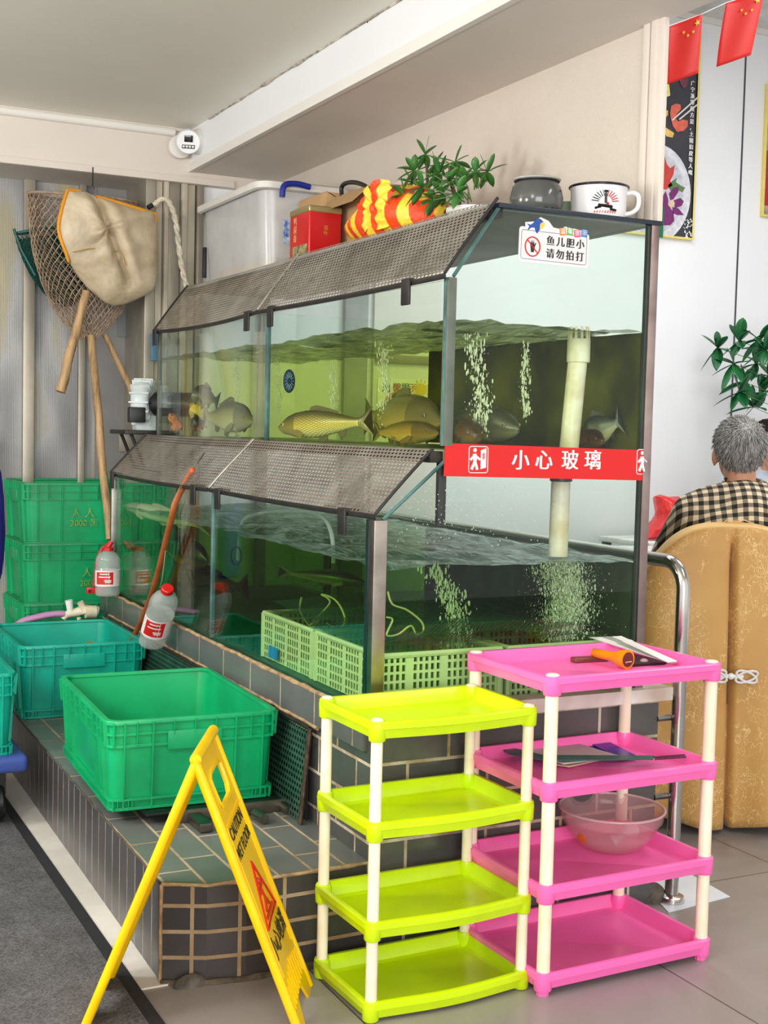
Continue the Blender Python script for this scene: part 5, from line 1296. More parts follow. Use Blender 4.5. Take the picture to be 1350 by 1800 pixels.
# blue cloth at the left edge
q = ony(-12, 840, 5.3)
out = [ony(x, y, 5.25) for x, y in ((-40, 800), (-10, 795), (2, 830), (7, 880), (9, 940), (6, 985), (3, 1010), (-3, 1030), (-40, 1030))]
m = MB(); m.pillow(out, (0, -1, 0), .05, .03, 6); solo('blue_coat', m, mat('deep_blue_cloth', (22, 18, 128), .6, var=.2), 'deep blue work coat hanging at the left edge of the view', 'coat', smooth=70)
m = MB(); ct_ = out[1]; m.tube([(ct_.x-.03, 5.24, ct_.z-.06), (ct_.x-.03, 5.255, ct_.z+.01), (ct_.x-.03, 5.30, ct_.z+.05), (ct_.x-.03, 5.90, ct_.z+.07)], .006, 8); solo('coat_hook', m, M_steel_dk, 'dark hook rod holding the blue coat on the partition', 'hook', smooth=60)
# ceiling blemishes
m = MB(); q = onx(646, 38, 1.7935); m.ell(q, (.001, .006, .004), 8, 6); solo('bulkhead_speck', m, M_black, 'tiny black insect on the white bulkhead', 'speck', smooth=60)
# ================================================================= fish
def mat_fish(name, back, side, belly, edge, nu=46, nv=30, ee=.5):
    t = NT(name); uv = t.coord('UV'); sx = t.n('ShaderNodeSeparateXYZ'); t.l(uv, sx.inputs[0])
    # v: 0 at the belly, 1 at the back
    r = t.ramp(sx.outputs[1], [(.12, lin(belly)), (.45, lin(side)), (.85, lin(back))])
    u = math_(t, 'MULTIPLY', sx.outputs[0], nu); v = math_(t, 'MULTIPLY', sx.outputs[1], nv)
    a = math_(t, 'ABSOLUTE', math_(t, 'SINE', math_(t, 'MULTIPLY', math_(t, 'ADD', u, v), PI/2)))
    b = math_(t, 'ABSOLUTE', math_(t, 'SINE', math_(t, 'MULTIPLY', math_(t, 'SUBTRACT', u, v), PI/2)))
    mn = math_(t, 'MINIMUM', a, b)
    e = t.ramp(mn, [(.12, (1, 1, 1, 1)), (.5, (0, 0, 0, 1))])
    body = math_(t, 'MULTIPLY', math_(t, 'GREATER_THAN', sx.outputs[0], .24), math_(t, 'LESS_THAN', sx.outputs[0], .84))
    fac = math_(t, 'MULTIPLY', math_(t, 'MULTIPLY', e.outputs[0], body), ee)
    head = t.ramp(sx.outputs[0], [(.20, lin(tuple(x*.62 for x in side))), (.25, (1, 1, 1, 1))], 'CONSTANT')
    hm = math_(t, 'LESS_THAN', sx.outputs[0], .235)
    tl = math_(t, 'GREATER_THAN', sx.outputs[0], .85)
    col = t.mix(r.outputs[0], lin(edge), fac)
    col = t.mix(col, lin(tuple(x*.6+6 for x in back)), math_(t, 'MULTIPLY', hm, .7))
    col = t.mix(col, lin(tuple(x*.8 for x in back)), math_(t, 'MULTIPLY', tl, .75))
    return t.done(t.bsdf(col, .3, 0, None, .6))
def fish(label, head, tail, hh, tk, mt, group=None, roll=0, fins=True, ecol=(150, 138, 84), bend=0, name='fish'):
    head, tail = Vector(head), Vector(tail); d = tail-head; L = d.length; xa = d.normalized()
    up = Vector((0, 0, 1)); ya = up.cross(xa).normalized(); za = xa.cross(ya)
    M = Matrix(((xa.x, ya.x, za.x, head.x), (xa.y, ya.y, za.y, head.y), (xa.z, ya.z, za.z, head.z), (0, 0, 0, 1))) @ Matrix.Rotation(roll, 4, 'X')
    prof = [(0, .06, .08), (.02, .13, .2), (.06, .24, .42), (.12, .35, .7), (.2, .45, .92), (.3, .5, 1), (.42, .5, .98), (.55, .42, .8), (.67, .31, .55), (.77, .2, .33), (.83, .15, .22), (.87, .17, .12), (.91, .29, .07), (.95, .40, .05), (1, .50, .03)]
    n = 20; rings = []; us = []
    for q, h, w_ in prof:
        ring = []
        for k in range(n):
            a = 2*PI*k/n; cz, cy = math.sin(a), math.cos(a)
            x = q*L
            if q > .9: x -= L*.10*(q-.9)/.1*(1-abs(cz))**1.0
            z = hh*h*cz*(1.06 if cz > 0 else .94) - (hh*.05 if q < .1 else 0)
            ring.append((x, tk*w_*.5*cy+bend*L*(q*q), z))
        rings.append(ring); us.append(q)
    vv = [(math.sin(2*PI*k/n)+1)/2 for k in range(n+1)]
    mm = MB(); mm.M = M; mm.loft(rings, True, True, True, (us, vv))
    if fins:
        bd = lambda q: bend*L*q*q
        def fin(pts):
            for yy in (.0012, -.0012): 
                v = [mm.v((x*L, yy+bd(x), z*hh)) for x, z in pts]; mm.f(v if yy > 0 else v[::-1], [(.95, .8)]*len(v))
        fin([(.33, .46), (.36, .66), (.42, .70), (.52, .60), (.64, .44), (.63, .30), (.45, .42)])
        fin([(.62, -.28), (.66, -.50), (.71, -.46), (.73, -.18)])
        fin([(.42, -.42), (.47, -.64), (.53, -.56), (.53, -.36)])
        for s_ in (-1, 1):
            v = [mm.v((x*L, s_*y*tk, z*hh)) for x, y, z in ((.22, .44, -.18), (.25, .52, -.36), (.33, .62, -.48), (.35, .58, -.34), (.27, .46, -.14))]; mm.f(v, [(.95, .5)]*5)
    mm.M = Matrix()
    k = thing(name, label, 'fish', head, 0, group)
    part('body', mm, mt, k, smooth=60)
    for s_ in (-1, 1):
        e = MB(); e.M = M; e.ell((.085*L, s_*tk*.265, hh*.06), (hh*.06, tk*.035, hh*.06), 12, 8); e.M = Matrix(); part('eye', e, mat('fish_eye', ecol, .2), k, smooth=60); eo = k.children[-1]
        e = MB(); e.M = M; e.ell((.083*L, s_*tk*.287, hh*.06), (hh*.032, tk*.03, hh*.032), 10, 6); e.M = Matrix(); part('pupil', e, M_black, eo, smooth=60)
    return k
F_carp = mat_fish('carp_skin', (104, 98, 60), (246, 214, 84), (252, 242, 180), (70, 58, 16), 40, 22, .8)
F_dark = mat_fish('dark_fish', (60, 66, 60), (104, 110, 84), (190, 186, 140), (44, 48, 34), 50, 30, .5)
F_grey = mat_fish('grey_fish', (112, 110, 80), (214, 206, 140), (250, 244, 200), (84, 80, 50), 40, 24, .6)
F_pale = mat_fish('pale_fish', (196, 186, 150), (226, 222, 196), (240, 240, 226), (160, 150, 120), 50, 30, .3)
F_gold = mat_fish('gold_fish', (238, 110, 20), (246, 140, 40), (250, 190, 110), (214, 80, 10), 30, 18, .3)
F_yell = mat_fish('yellow_fish', (250, 214, 60), (252, 232, 110), (252, 240, 170), (230, 190, 30), 30, 18, .2)
F_olive = mat_fish('olive_fish', (116, 108, 56), (172, 150, 74), (236, 200, 90), (70, 62, 28), 44, 24, .5)
P = lambda x, y, X: onx(x, y, X)
fish('large yellow-scaled carp swimming left in the upper tank beside the divider', P(490, 750, 1.615), P(657, 741, 1.78), .090, .065, F_carp, None, 0, True, (240, 220, 120))
fish('olive fish lying on the tank floor against the upper corner post', P(775, 737, 1.64), P(640, 733, 1.89), .130, .09, F_olive, 'fish heaped behind the upper corner post')
fish('yellow-bellied fish lowest of the heap behind the upper corner post', P(770, 759, 1.625), P(655, 760, 1.75), .068, .06, mat_fish('bronze_fish', (96, 84, 34), (190, 150, 50), (250, 214, 96), (70, 60, 20), 40, 20, .4), 'fish heaped behind the upper corner post')
fish('broad olive-scaled fish swimming right beside the upper divider', P(444, 736, 1.66), P(356, 733, 1.68), .115, .06, F_grey)
fish('small pale yellow fish facing the front glass in the upper left compartment', P(337, 737, 1.66), P(361, 700, 1.72), .062, .04, F_yell, None, 0, True, (250, 240, 180))
fish('small orange fish, upper of two near the far left end of the upper tank', P(299, 726, 1.605), P(309, 750, 1.63), .035, .03, F_gold)
fish('small orange fish, lower of two near the far left end of the upper tank', P(320, 748, 1.605), P(298, 752, 1.60), .042, .03, F_gold)
fish('dark fish hovering behind the pale yellow fish', P(337, 690, 1.64), P(385, 706, 1.76), .085, .05, F_dark)
fish('black and orange fish on the floor below the pale yellow fish', P(335, 748, 1.625), P(362, 742, 1.69), .06, .045, mat_fish('calico', (20, 20, 16), (40, 34, 24), (220, 120, 40), (16, 14, 10), 30, 18, .2))
Y = lambda x, y, yy: ony(x, y, yy)
h0 = Y(912, 752, 2.90); fish('round-faced fish looking straight out of the upper end glass', h0, h0+Vector((-.02, .42, .02)), .098, .095, mat_fish('grey_face', (70, 74, 50), (124, 120, 76), (200, 196, 150), (50, 50, 30), 40, 20, .2), None, 0, True)
fish('dark scaled fish at the right edge of the upper end glass', Y(1025, 768, 2.98), Y(1094, 740, 2.875), .085, .05, F_dark)
fish('brown fish on the tank floor right of the white overflow pipe', Y(1060, 774, 2.87), Y(1000, 766, 3.1), .055, .05, mat_fish('brown_fish', (70, 40, 16), (130, 74, 26), (190, 130, 60), (50, 28, 10), 40, 20, .5))
fish('brown mottled fish on the tank floor at the left of the upper end glass', Y(838, 764, 2.86), Y(800, 756, 3.16), .07, .07, mat_fish('mottled_fish', (80, 56, 20), (150, 104, 30), (200, 150, 60), (40, 26, 8), 26, 16, .8))
# lower tank
fish('pale fish floating at the surface behind the far left of the lower lid', P(218, 888, 1.425), P(372, 930, 1.54), .060, .06, F_pale)
fish('big dark blue-backed fish in the lower tank above the other dark fish', P(366, 985, 1.60), P(278, 958, 1.51), .115, .07, mat_fish('blue_black_fish', (10, 14, 60), (40, 40, 40), (180, 150, 80), (20, 20, 20), 40, 22, .6))
fish('big black fish over the green baskets in the lower tank', P(312, 1022, 1.56), P(438, 1034, 1.70), .11, .08, mat_fish('black_fish', (14, 18, 14), (26, 32, 26), (70, 80, 56), (10, 12, 10), 40, 22, .4))
fish('dark long fish crossing behind the lower front glass', P(645, 1025, 1.80), P(488, 1005, 1.605), .045, .04, F_dark)
fish('reddish-tailed fish hanging nose down beside the lower corner post', P(645, 1120, 1.80), P(632, 1040, 1.92), .07, .05, mat_fish('red_tail_fish', (46, 40, 24), (84, 66, 36), (140, 60, 40), (30, 26, 14), 40, 20, .4))

# baskets with net in the lower tank
t = NT('basket_lattice'); uv = t.coord('UV'); sx = t.n('ShaderNodeSeparateXYZ'); t.l(uv, sx.inputs[0])
def cell(o, p, duty):
    f_ = math_(t, 'FRACT', math_(t, 'DIVIDE', o, p)); return math_(t, 'MULTIPLY', math_(t, 'GREATER_THAN', f_, (1-duty)/2), math_(t, 'LESS_THAN', f_, (1+duty)/2))
hx = cell(sx.outputs[0], .0165, .58); hz = cell(sx.outputs[1], .0235, .72)
panel = math_(t, 'LESS_THAN', math_(t, 'FRACT', math_(t, 'DIVIDE', sx.outputs[0], .099)), .84)
hole = math_(t, 'MULTIPLY', math_(t, 'MULTIPLY', hx, hz), panel)
b = t.bsdf(lin((190, 214, 150)), .4); tr_ = t.n('ShaderNodeBsdfTransparent'); mx = t.n('ShaderNodeMixShader'); t.l(hole, mx.inputs[0]); t.l(b.outputs[0], mx.inputs[1]); t.l(tr_.outputs[0], mx.inputs[2])
M_bask = t.done(mx); M_bask2 = mat('basket_green', (190, 214, 150), .4, var=.06)
zb0, zb1 = .603, .735
def basket(label, x0, x1, y0, y1):
    k = thing('plastic_basket', label, 'basket', ((x0+x1)/2, (y0+y1)/2, zb0), 0, 'pale green baskets in the lower tank')
    for a, b_ in (((x0, y0), (x1, y0)), ((x1, y0), (x1, y1)), ((x1, y1), (x0, y1)), ((x0, y1), (x0, y0))):
        mm = MB(); L = math.hypot(b_[0]-a[0], b_[1]-a[1])
        mm.f([mm.v((a[0], a[1], zb0)), mm.v((b_[0], b_[1], zb0)), mm.v((b_[0], b_[1], zb1-.008)), mm.v((a[0], a[1], zb1-.008))], [(.008, .003), (L+.008, .003), (L+.008, zb1-zb0), (.008, zb1-zb0)])
        o = part('lattice_wall', mm, M_bask, k, smooth=0); mod_solid(o, .004)
    mm = MB(); mm.tube([(x0, y0, zb1), (x1, y0, zb1), (x1, y1, zb1), (x0, y1, zb1)], .008, 6, closed=True); part('rim', mm, M_bask2, k)
    mm = MB()
    for x, y in ((x0, y0), (x1, y0), (x1, y1), (x0, y1)): mm.tube([(x, y, zb0), (x, y, zb1)], .009, 6)
    part('corner_post', mm, M_bask2, k)
    mm = MB(); mm.box(x0, x1, y0, y1, zb0, zb0+.004); part('bottom', mm, M_bask2, k)
    return k
basket('pale green basket nearest the lower corner post', 1.425, 1.775, 2.842, 3.23)
basket('pale green basket behind the end glass, right of the first', 1.80, 2.15, 2.842, 3.23)
k = basket('pale green basket with a blue tag facing the lower front glass', 1.425, 1.775, 3.255, 3.63)
m = MB(); q = onx(482, 1147, 1.415); m.box(1.408, 1.414, q.y-.03, q.y+.03, q.z-.017, q.z+.017); part('blue_tag', m, mat('tag_blue', (30, 130, 190), .4), k)
t = NT('green_netting'); uv = t.coord('UV', ); sx = t.n('ShaderNodeSeparateXYZ'); t.l(uv, sx.inputs[0])
fa = math_(t, 'FRACT', math_(t, 'DIVIDE', math_(t, 'ADD', sx.outputs[0], sx.outputs[1]), .013)); fb = math_(t, 'FRACT', math_(t, 'DIVIDE', math_(t, 'SUBTRACT', sx.outputs[0], sx.outputs[1]), .013))
line = math_(t, 'MAXIMUM', math_(t, 'LESS_THAN', fa, .3), math_(t, 'LESS_THAN', fb, .3))
b = t.bsdf(lin((26, 92, 62)), .6); tr_ = t.n('ShaderNodeBsdfTransparent'); mx = t.n('ShaderNodeMixShader'); t.l(line, mx.inputs[0]); t.l(tr_.outputs[0], mx.inputs[1]); t.l(b.outputs[0], mx.inputs[2])
M_netg = t.done(mx)
for i, (dz, sd) in enumerate(((.0, 1), (.022, 2))):
    m = MB(); m.grid(lambda u, v: (1.43+.72*u, 2.85+.78*v, zb1+.012+dz+.028*noise.noise((u*4, v*4, sd))+.016*math.sin(PI*u)), 24, 26)
    if i == 0: nt = thing('cover_net', 'dark green net spread over the baskets in the lower tank', 'net', (1.79, 3.24, zb1))
    part('netting', m, M_netg, nt, smooth=80)
m = MB(); m.tube(smooth_path([onx(x, y, 1.50) for x, y in ((530, 1050), (528, 1075), (548, 1103), (560, 1090), (545, 1098), (580, 1060), (565, 1045), (590, 1055), (606, 1085), (598, 1106), (575, 1096))]), .0028, 6)
solo('cord', m, mat('yellow_green_cord', (186, 196, 120), .6), 'knotted yellow-green cord over the baskets behind the lower front glass', 'cord', smooth=60)
m = MB(); m.tube(smooth_path([ony(x, y, 2.90) for x, y in ((682, 1040), (690, 1062), (715, 1072), (740, 1092), (744, 1108), (732, 1115), (722, 1100), (700, 1115), (680, 1116), (690, 1090), (680, 1085))]), .0028, 6)
solo('cord', m, mat('yellow_green_cord', (186, 196, 120), .6), 'knotted yellow-green cord behind the end glass of the lower tank', 'cord', smooth=60)
m = MB(); m.tube(smooth_path([onx(x, y, 1.55) for x, y in ((418, 985), (425, 920), (455, 903), (510, 898), (560, 905), (582, 935), (586, 990))]), .007, 8)
solo('air_hose', m, mat_film('clear_hose', (210, 226, 214), .35, .1, .8), 'clear air hose arching over the water of the lower tank', 'hose', smooth=60)
m = MB(); m.tube([onx(415+9*math.cos(a), 977+16*math.sin(a), 1.45) for a in [2*PI*i/16 for i in range(16)]], .002, 6, closed=True); solo('dark_ring', m, M_black, 'thin dark ring hanging in the lower tank below the air hose', 'ring', smooth=60)
# oval badge on the divider of the upper tank
q = ony(508, 670, 4.013); m = MB(); m.ell((q.x, 4.012, q.z), (.022, .002, .040), 28, 8); bd_ = thing('blue_badge', 'dark blue oval badge stuck on the glass divider above the carp', 'badge', (q.x, 4.012, q.z)); part('disc', m, mat('badge_blue', (10, 62, 120), .4), bd_, smooth=60)
m = MB()
for k in range(14):
    a = 2*PI*k/14; m.tube([(q.x+.007*math.cos(a), 4.0098, q.z+.012*math.sin(a)), (q.x+.016*math.cos(a), 4.0103, q.z+.03*math.sin(a))], .0011, 4)
part('rays', m, mat('badge_light', (150, 190, 200), .5), bd_)
# door and notice of the dining room, seen through the upper tank
YS = YD-.004
def wx(px, py=690): return ony(px, py, YD).x
m = MB(); m.box(wx(600), wx(640), YD-.03, YD, 0, 2.3, .003); struct('trim_40', m, mat('grey_door_edge', (170, 172, 172), .5), 30)
m = MB(); m.box(wx(652), wx(768), YD-.02, YD, 0, 2.2, .003); struct('door_1', m, M_white, 30)
m = MB(); z = ony(705, 632, YD).z; m.box(wx(655), wx(762), YD-.032, YD-.02, z-.02, z+.02, .002); struct('trim_41', m, M_alu, 30)
m = MB(); m.box(wx(450), wx(468), YD-.03, YD, 0, 2.6, .003); struct('trim_42', m, mat('shadow_gap', (150, 150, 146), .5), 30)
yn = YD-.022
A, B = ony(664, 664, yn), ony(757, 770, yn)
no = thing('paper_notice', 'cream paper notice with a sun drawing on the dining room door, seen through the tank', 'notice', ((A.x+B.x)/2, yn, B.z-.04))
m = MB(); m.box(A.x, B.x, yn-.0015, yn, B.z-.04, A.z); part('sheet', m, mat('notice_paper', (252, 250, 226), .6), no, smooth=0)
Mn = lambda px, py: frame((ony(px, py, yn-.003).x, yn-.0022, ony(px, py, yn-.003).z), (1, 0, 0), (0, 0, 1))
for ch, px, cc in (('温', 679, (70, 110, 90)), ('馨', 698, (190, 80, 40)), ('提', 713, (60, 110, 90)), ('示', 726, (220, 90, 50))): lettering(ch, .048, Mn(px, 683), mat('notice_letter', cc, .5), no, bold=.001)
for tx, py, x in (('请看管好自己的随身携带物品', 710, 716), ('照顾好孩子不要乱跑以免', 723, 714), ('多谢合作', 737, 716)): lettering(tx, .0235, Mn(x, py), mat('notice_green', (40, 96, 60), .5), no, bold=.0004, space=.96, sx=.62)
m = MB(); c = Mn(740, 685); m.M = c; m.lathe([(.001, 0), (.032, 0), (.032, .001), (.001, .001)], 20)
for k in range(12):
    a = 2*PI*k/12; m.box(.037, .050, -.004, .004, 0, .001, 0, 1, Matrix.Rotation(a, 4, 'Z'))
m.M = Matrix(); part('sun_picture', m, mat('sun_yellow', (250, 205, 40), .5), no)
m = MB(); m.tube([Mn(0, 0).inverted() @ Vector((0, 0, 0)) if False else ony(x, y, yn-.003) for x, y in ((671, 745), (670, 725), (675, 705), (685, 694), (697, 690))], .006, 5); part('rainbow_picture', m, mat('rainbow_orange', (236, 140, 60), .5), no)
# ================================================================= dining room
# steel handrail beside the tank
XR, YR = 2.327, 2.79
hr = thing('steel_handrail', 'polished steel tube handrail at the right corner of the tank', 'handrail', (XR, YR, 0))
pts = [(XR, YR, .012), (XR, YR, .80), (XR, YR, .875)]
for k in range(1, 9):
    a = PI/2*k/8; pts.append((XR, YR+.075*(1-math.cos(a)), .875+.075*math.sin(a)))
pts += [(XR, 3.3, .95), (XR, 5.2, .95)]
m = MB(); m.tube(pts, .019, 18); part('rail_tube', m, M_steel, hr, smooth=60)
m = MB(); m.lathe([(.036, 0), (.037, .006), (.034, .018), (.022, .024)], 24, (XR, YR, 0)); part('floor_flange', m, M_steel, hr)
m = MB(); m.tube([(XR, 5.18, .0), (XR, 5.18, .95)], .019, 14); part('rear_post', m, M_steel, hr, smooth=60)
for z in (.30, .52):
    m = MB(); m.tube([(2.262, YR+.012, z), (XR, YR+.012, z)], .009, 8); part('wall_bracket', m, M_steel_old, hr)

# chair with a gold cover
t = NT('gold_cover'); co = t.coord('Object'); 
def branches(scale, seed, w):
    mp = t.n('ShaderNodeMapping'); t.l(co, mp.inputs[0]); mp.inputs['Scale'].default_value = (1, .3, .62); mp.inputs['Location'].default_value = (seed, seed*2, seed)
    n_ = t.noise(scale*.8, 2, .5, mp.outputs[0]); 
    ad = t.n('ShaderNodeMix', data_type='VECTOR'); ad.inputs[0].default_value = .12; t.l(mp.outputs[0], ad.inputs[4]); t.l(n_.outputs[1], ad.inputs[5])
    v_ = t.n('ShaderNodeTexVoronoi', feature='DISTANCE_TO_EDGE'); v_.inputs['Scale'].default_value = scale; t.l(ad.outputs[1], v_.inputs['Vector'])
    ln = math_(t, 'LESS_THAN', v_.outputs['Distance'], w)
    mk = t.noise(scale*.35, 2, .5, mp.outputs[0]); return math_(t, 'MULTIPLY', ln, math_(t, 'GREATER_THAN', mk.outputs[0], .52))
ln = math_(t, 'MAXIMUM', branches(24, 1.3, .018), branches(34, 4.1, .02))
bc = t.ramp(t.noise(3, 3, .6, co).outputs[0], [(.35, lin((190, 142, 76))), (.65, lin((206, 160, 90)))])
M_goldc = t.done(t.bsdf(t.mix(bc.outputs[0], lin((228, 190, 126)), ln), .5, 0, None, .4, Sheen_Weight=.2))
q = onz(1268, 1462, 0.0)
RZ = -YAW
ch = thing('covered_chair', 'dining chair in a gold patterned cover with a centre pleat and white bow', 'chair', (q.x, q.y, 0), RZ)
HWC = .275
def ztop(x): return 1.005-.17*abs(x/HWC)**3.2
def back(u, v, off=0):
    s_ = 2*u-1; s_ = math.copysign(abs(s_)**.9, s_)
    vv = v
    hw = HWC*(1-.03*math.sin(PI*v))
    x = hw*s_; zt_ = ztop(x); z0 = .03-.015*math.cos(s_*4)
    z = z0+(zt_-z0)*v
    low = (1-v)
    y = .022*math.sin(s_*7.5+.6)*low**1.3 - .03*low + .055*abs(s_)**7
    pl = math.exp(-((x-.012*low)/.010)**2)*min(1, (1-v)*9)
    y += .060*pl
    return (x, y+off, z)
m = MB(); m.grid(lambda u, v: back(u, v), 110, 34); o = part('back_cover', m, M_goldc, ch, False, 70); mod_solid(o, .004, 1)
m = MB()
def top(u, v):
    p = back(u, 1); s_ = 2*u-1; return (p[0], p[1]+.085*v*(1-.5*abs(s_)**7), p[2]+.014*math.sin(PI*v)*(1 if v < 1 else 1))
m.grid(top, 60, 6); o = part('top_roll', m, mat('gold_edge', (222, 180, 110), .5), ch, False, 70); mod_solid(o, .003)
m = MB(); m.grid(lambda u, v: (HWC*.95*(2*u-1), .085, .44+(ztop(HWC*(2*u-1)*.98)-.44)*v), 20, 6); o = part('front_of_back', m, M_goldc, ch, False); mod_solid(o, .003)
m = MB(); m.box(-.26, .26, .04, .50, .40, .47, .02, 3); part('seat_cover', m, M_goldc, ch, False, 50)
m = MB(); m.loft([[(x*(1+.02*math.sin(9*a_)), y, z) for a_, (x, y) in enumerate([tuple(p) for p in rrect(-.265, .265, .03, .51, .03, 4)])] for z in (.05, .42)], True, False, False); o = part('skirt', m, M_goldc, ch, False, 50); mod_solid(o, .003)
for x, y in ((-.22, .07), (.22, .07), (-.22, .46), (.22, .46)):
    m = MB(); m.tube([(x, y, 0), (x, y, .42)], .012, 8); part('leg', m, M_steel_dk, ch, False)
m = MB(); zc = .525
for sx_ in (-1, 1):
    for (a0, r1, r2) in ((.35, .038, .016), (-.4, .036, .016)):
        c_ = (sx_*.050, -.036, zc); m.tube([(c_[0]+sx_*(r1*math.cos(2*PI*k/14)*math.cos(a0)-r2*math.sin(2*PI*k/14)*math.sin(a0)), c_[1]-.004, c_[2]+(r1*math.cos(2*PI*k/14)*math.sin(a0)+r2*math.sin(2*PI*k/14)*math.cos(a0))) for k in range(14)], .0045, 6, closed=True)
m.tube([(-.035, -.034, zc), (.04, -.036, zc)], .007, 8); m.ell((.0, -.038, zc), (.012, .009, .011), 10, 8)
part('bow', m, mat('white_cord', (240, 238, 236), .5), ch, False, 60)
m = MB(); rnd = random.Random(8)
for k in range(12):
    a = rnd.uniform(-.5, .5); m.tube([(.0+rnd.uniform(-.02, .03), .03, 1.012), (.01+a*.06, .03, 1.022+rnd.random()*.012), (.02+a*.13, .03, 1.013)], .0016, 4)
part('loose_threads', m, mat('gold_thread', (236, 200, 140), .6), ch, False)

# people ---------------------------------------------------------------
def remesh(mb, vox, it=6, name='body'):
    me = mb.mesh(name, 0); o = bpy.data.objects.new(name, me); COL.objects.link(o)
    r = o.modifiers.new('r', 'REMESH'); r.mode = 'VOXEL'; r.voxel_size = vox
    s_ = o.modifiers.new('s', 'SMOOTH'); s_.factor = .5; s_.iterations = it
    out = bpy.data.meshes.new_from_object(o.evaluated_get(bpy.context.evaluated_depsgraph_get()))
    bpy.data.objects.remove(o)
    for p in out.polygons: p.use_smooth = True
    return out
def limb(mm, pts, rs, n=14):
    mm.tube(pts, rs, n)
    for p, r in zip(pts, rs): mm.ell(p, (r, r, r), 14, 8)
def hand(mm, c, fw, up, side):
    """palm at c pointing along fw; five separate, slightly curled fingers"""
    c, fw, up = Vector(c), Vector(fw).normalized(), Vector(up).normalized(); sd = fw.cross(up)*side
    mm.M = frame(c+fw*.045, sd, up); mm.ell((0, 0, 0), (.041, .014, .05), 14, 8); mm.M = Matrix()
    for k, (o_, L) in enumerate(((-.029, .066), (-.010, .076), (.010, .072), (.028, .058))):
        b = c+fw*.085+sd*o_; mm.tube([b, b+fw*L*.4-up*.004, b+fw*L*.72-up*.018, b+fw*L*.92-up*.036], [.0088, .0084, .0078, .0066], 8)
        mm.ell(b+fw*L*.92-up*.036, (.0066, )*3, 8, 6)
    b = c+fw*.03-sd*.036; mm.tube([b, b+fw*.025-sd*.018-up*.006, b+fw*.052-sd*.024-up*.014], [.0105, .0096, .0082], 8); mm.ell(b+fw*.052-sd*.024-up*.014, (.0082,)*3, 8, 6)
def person(label, loc, rz, hair_c, hair_c2, shirt, skin, tilt=0, face_hair=.0, seat=.47, lean=.05, turn=0):
    """seated figure facing local +y"""
    k = thing('person', label, 'person', (loc[0], loc[1], 0), rz); k.scale = (1, 1, (1.225+loc[2])/1.225)
    hz = 1.215; hy = .07+lean; hd = Matrix.Translation((0, hy, hz)) @ Matrix.Rotation(turn, 4, 'Z') @ Matrix.Rotation(tilt, 4, 'X')
    mm = MB()
    mm.M = hd
    mm.ell((0, -.012, .028), (.078, .098, .092), 22, 14); mm.ell((0, .022, -.03), (.062, .074, .080), 20, 12); mm.ell((0, .05, -.082), (.036, .036, .028), 14, 8)
    mm.ell((0, .098, -.014), (.011, .014, .026), 10, 8); mm.ell((0, .105, -.032), (.016, .012, .010), 10, 8)
    for s_ in (-1, 1):
        mm.ell((s_*.03, .083, .022), (.026, .012, .009), 10, 6); mm.ell((s_*.046, .066, -.03), (.022, .022, .02), 10, 8)
        mm.ell((s_*.082, -.012, -.012), (.009, .022, .034), 12, 8); mm.ell((s_*.090, -.018, -.004), (.006, .017, .024), 12, 8)
    mm.ell((0, .094, -.060), (.022, .008, .005), 10, 6); mm.ell((0, .092, -.070), (.019, .008, .005), 10, 6)
    mm.M = Matrix()
    limb(mm, [(0, hy-.02, hz-.05), (0, hy-.045, hz-.12), (0, .0+lean*.6, hz-.19)], [.056, .056, .066])
    limb(mm, [(0, lean*.5, .98), (0, .0, .78), (0, -.01, seat+.12)], [.115, .12, .135])
    for s_ in (-1, 1):
        sh = Vector((s_*.178, lean*.6, 1.012)); el = Vector((s_*.245, .19+lean, .785)); wr = Vector((s_*.10, .40+lean, .785))
        limb(mm, [(s_*.08, lean*.5, 1.01), sh], [.062, .056]); limb(mm, [sh, sh.lerp(el, .5), el], [.054, .048, .040]); limb(mm, [el, el.lerp(wr, .5), wr], [.040, .036, .026])
        hand(mm, wr, (-s_*.35, .9, -.05), (0, 0, 1), s_)
        hp = Vector((s_*.095, .0, seat+.075)); kn = Vector((s_*.13, .43, seat+.06)); an = Vector((s_*.12, .42, .09))
        limb(mm, [hp, hp.lerp(kn, .5), kn], [.088, .078, .06]); limb(mm, [kn, kn.lerp(an, .4), an], [.056, .054, .036]); limb(mm, [an, an+Vector((0, .12, -.045))], [.036, .028])
    me = remesh(mm, .0065, 4); part('body', me, skin, k, False)
    # shirt
    mm = MB()
    limb(mm, [(0, lean*.5-.0, 1.0), (0, -.01, .80), (0, -.015, seat+.10)], [.130, .140, .152]); mm.ell((0, lean*.5-.02, .97), (.19, .115, .10), 24, 12); mm.ell((0, -.035, .86), (.175, .10, .17), 24, 12)
    for s_ in (-1, 1):
        sh = Vector((s_*.178, lean*.6, 1.012)); el = Vector((s_*.245, .19+lean, .785)); wr = Vector((s_*.10, .40+lean, .785))
        limb(mm, [(s_*.05, lean*.5-.01, 1.062), (s_*.12, lean*.55, 1.04), sh], [.062, .066, .068]); limb(mm, [sh, sh.lerp(el, .5), el], [.067, .062, .054]); limb(mm, [el, el.lerp(wr, .75)], [.054, .044])
    me = remesh(mm, .009, 6, 'shirt'); part('shirt', me, shirt, k, False)
    mm = MB(); mm.M = Matrix.Translation((0, .0+lean*.75-.012, 1.092)) @ Matrix.Rotation(math.radians(16), 4, 'X')
    mm.lathe([(.096, -.038), (.090, -.008), (.076, .028), (.070, .028), (.080, -.008), (.088, -.036)], 30, cap0=False, cap1=False, sy=.95); mm.M = Matrix(); part('collar', mm, shirt, k, False, 60)
    mm = MB()
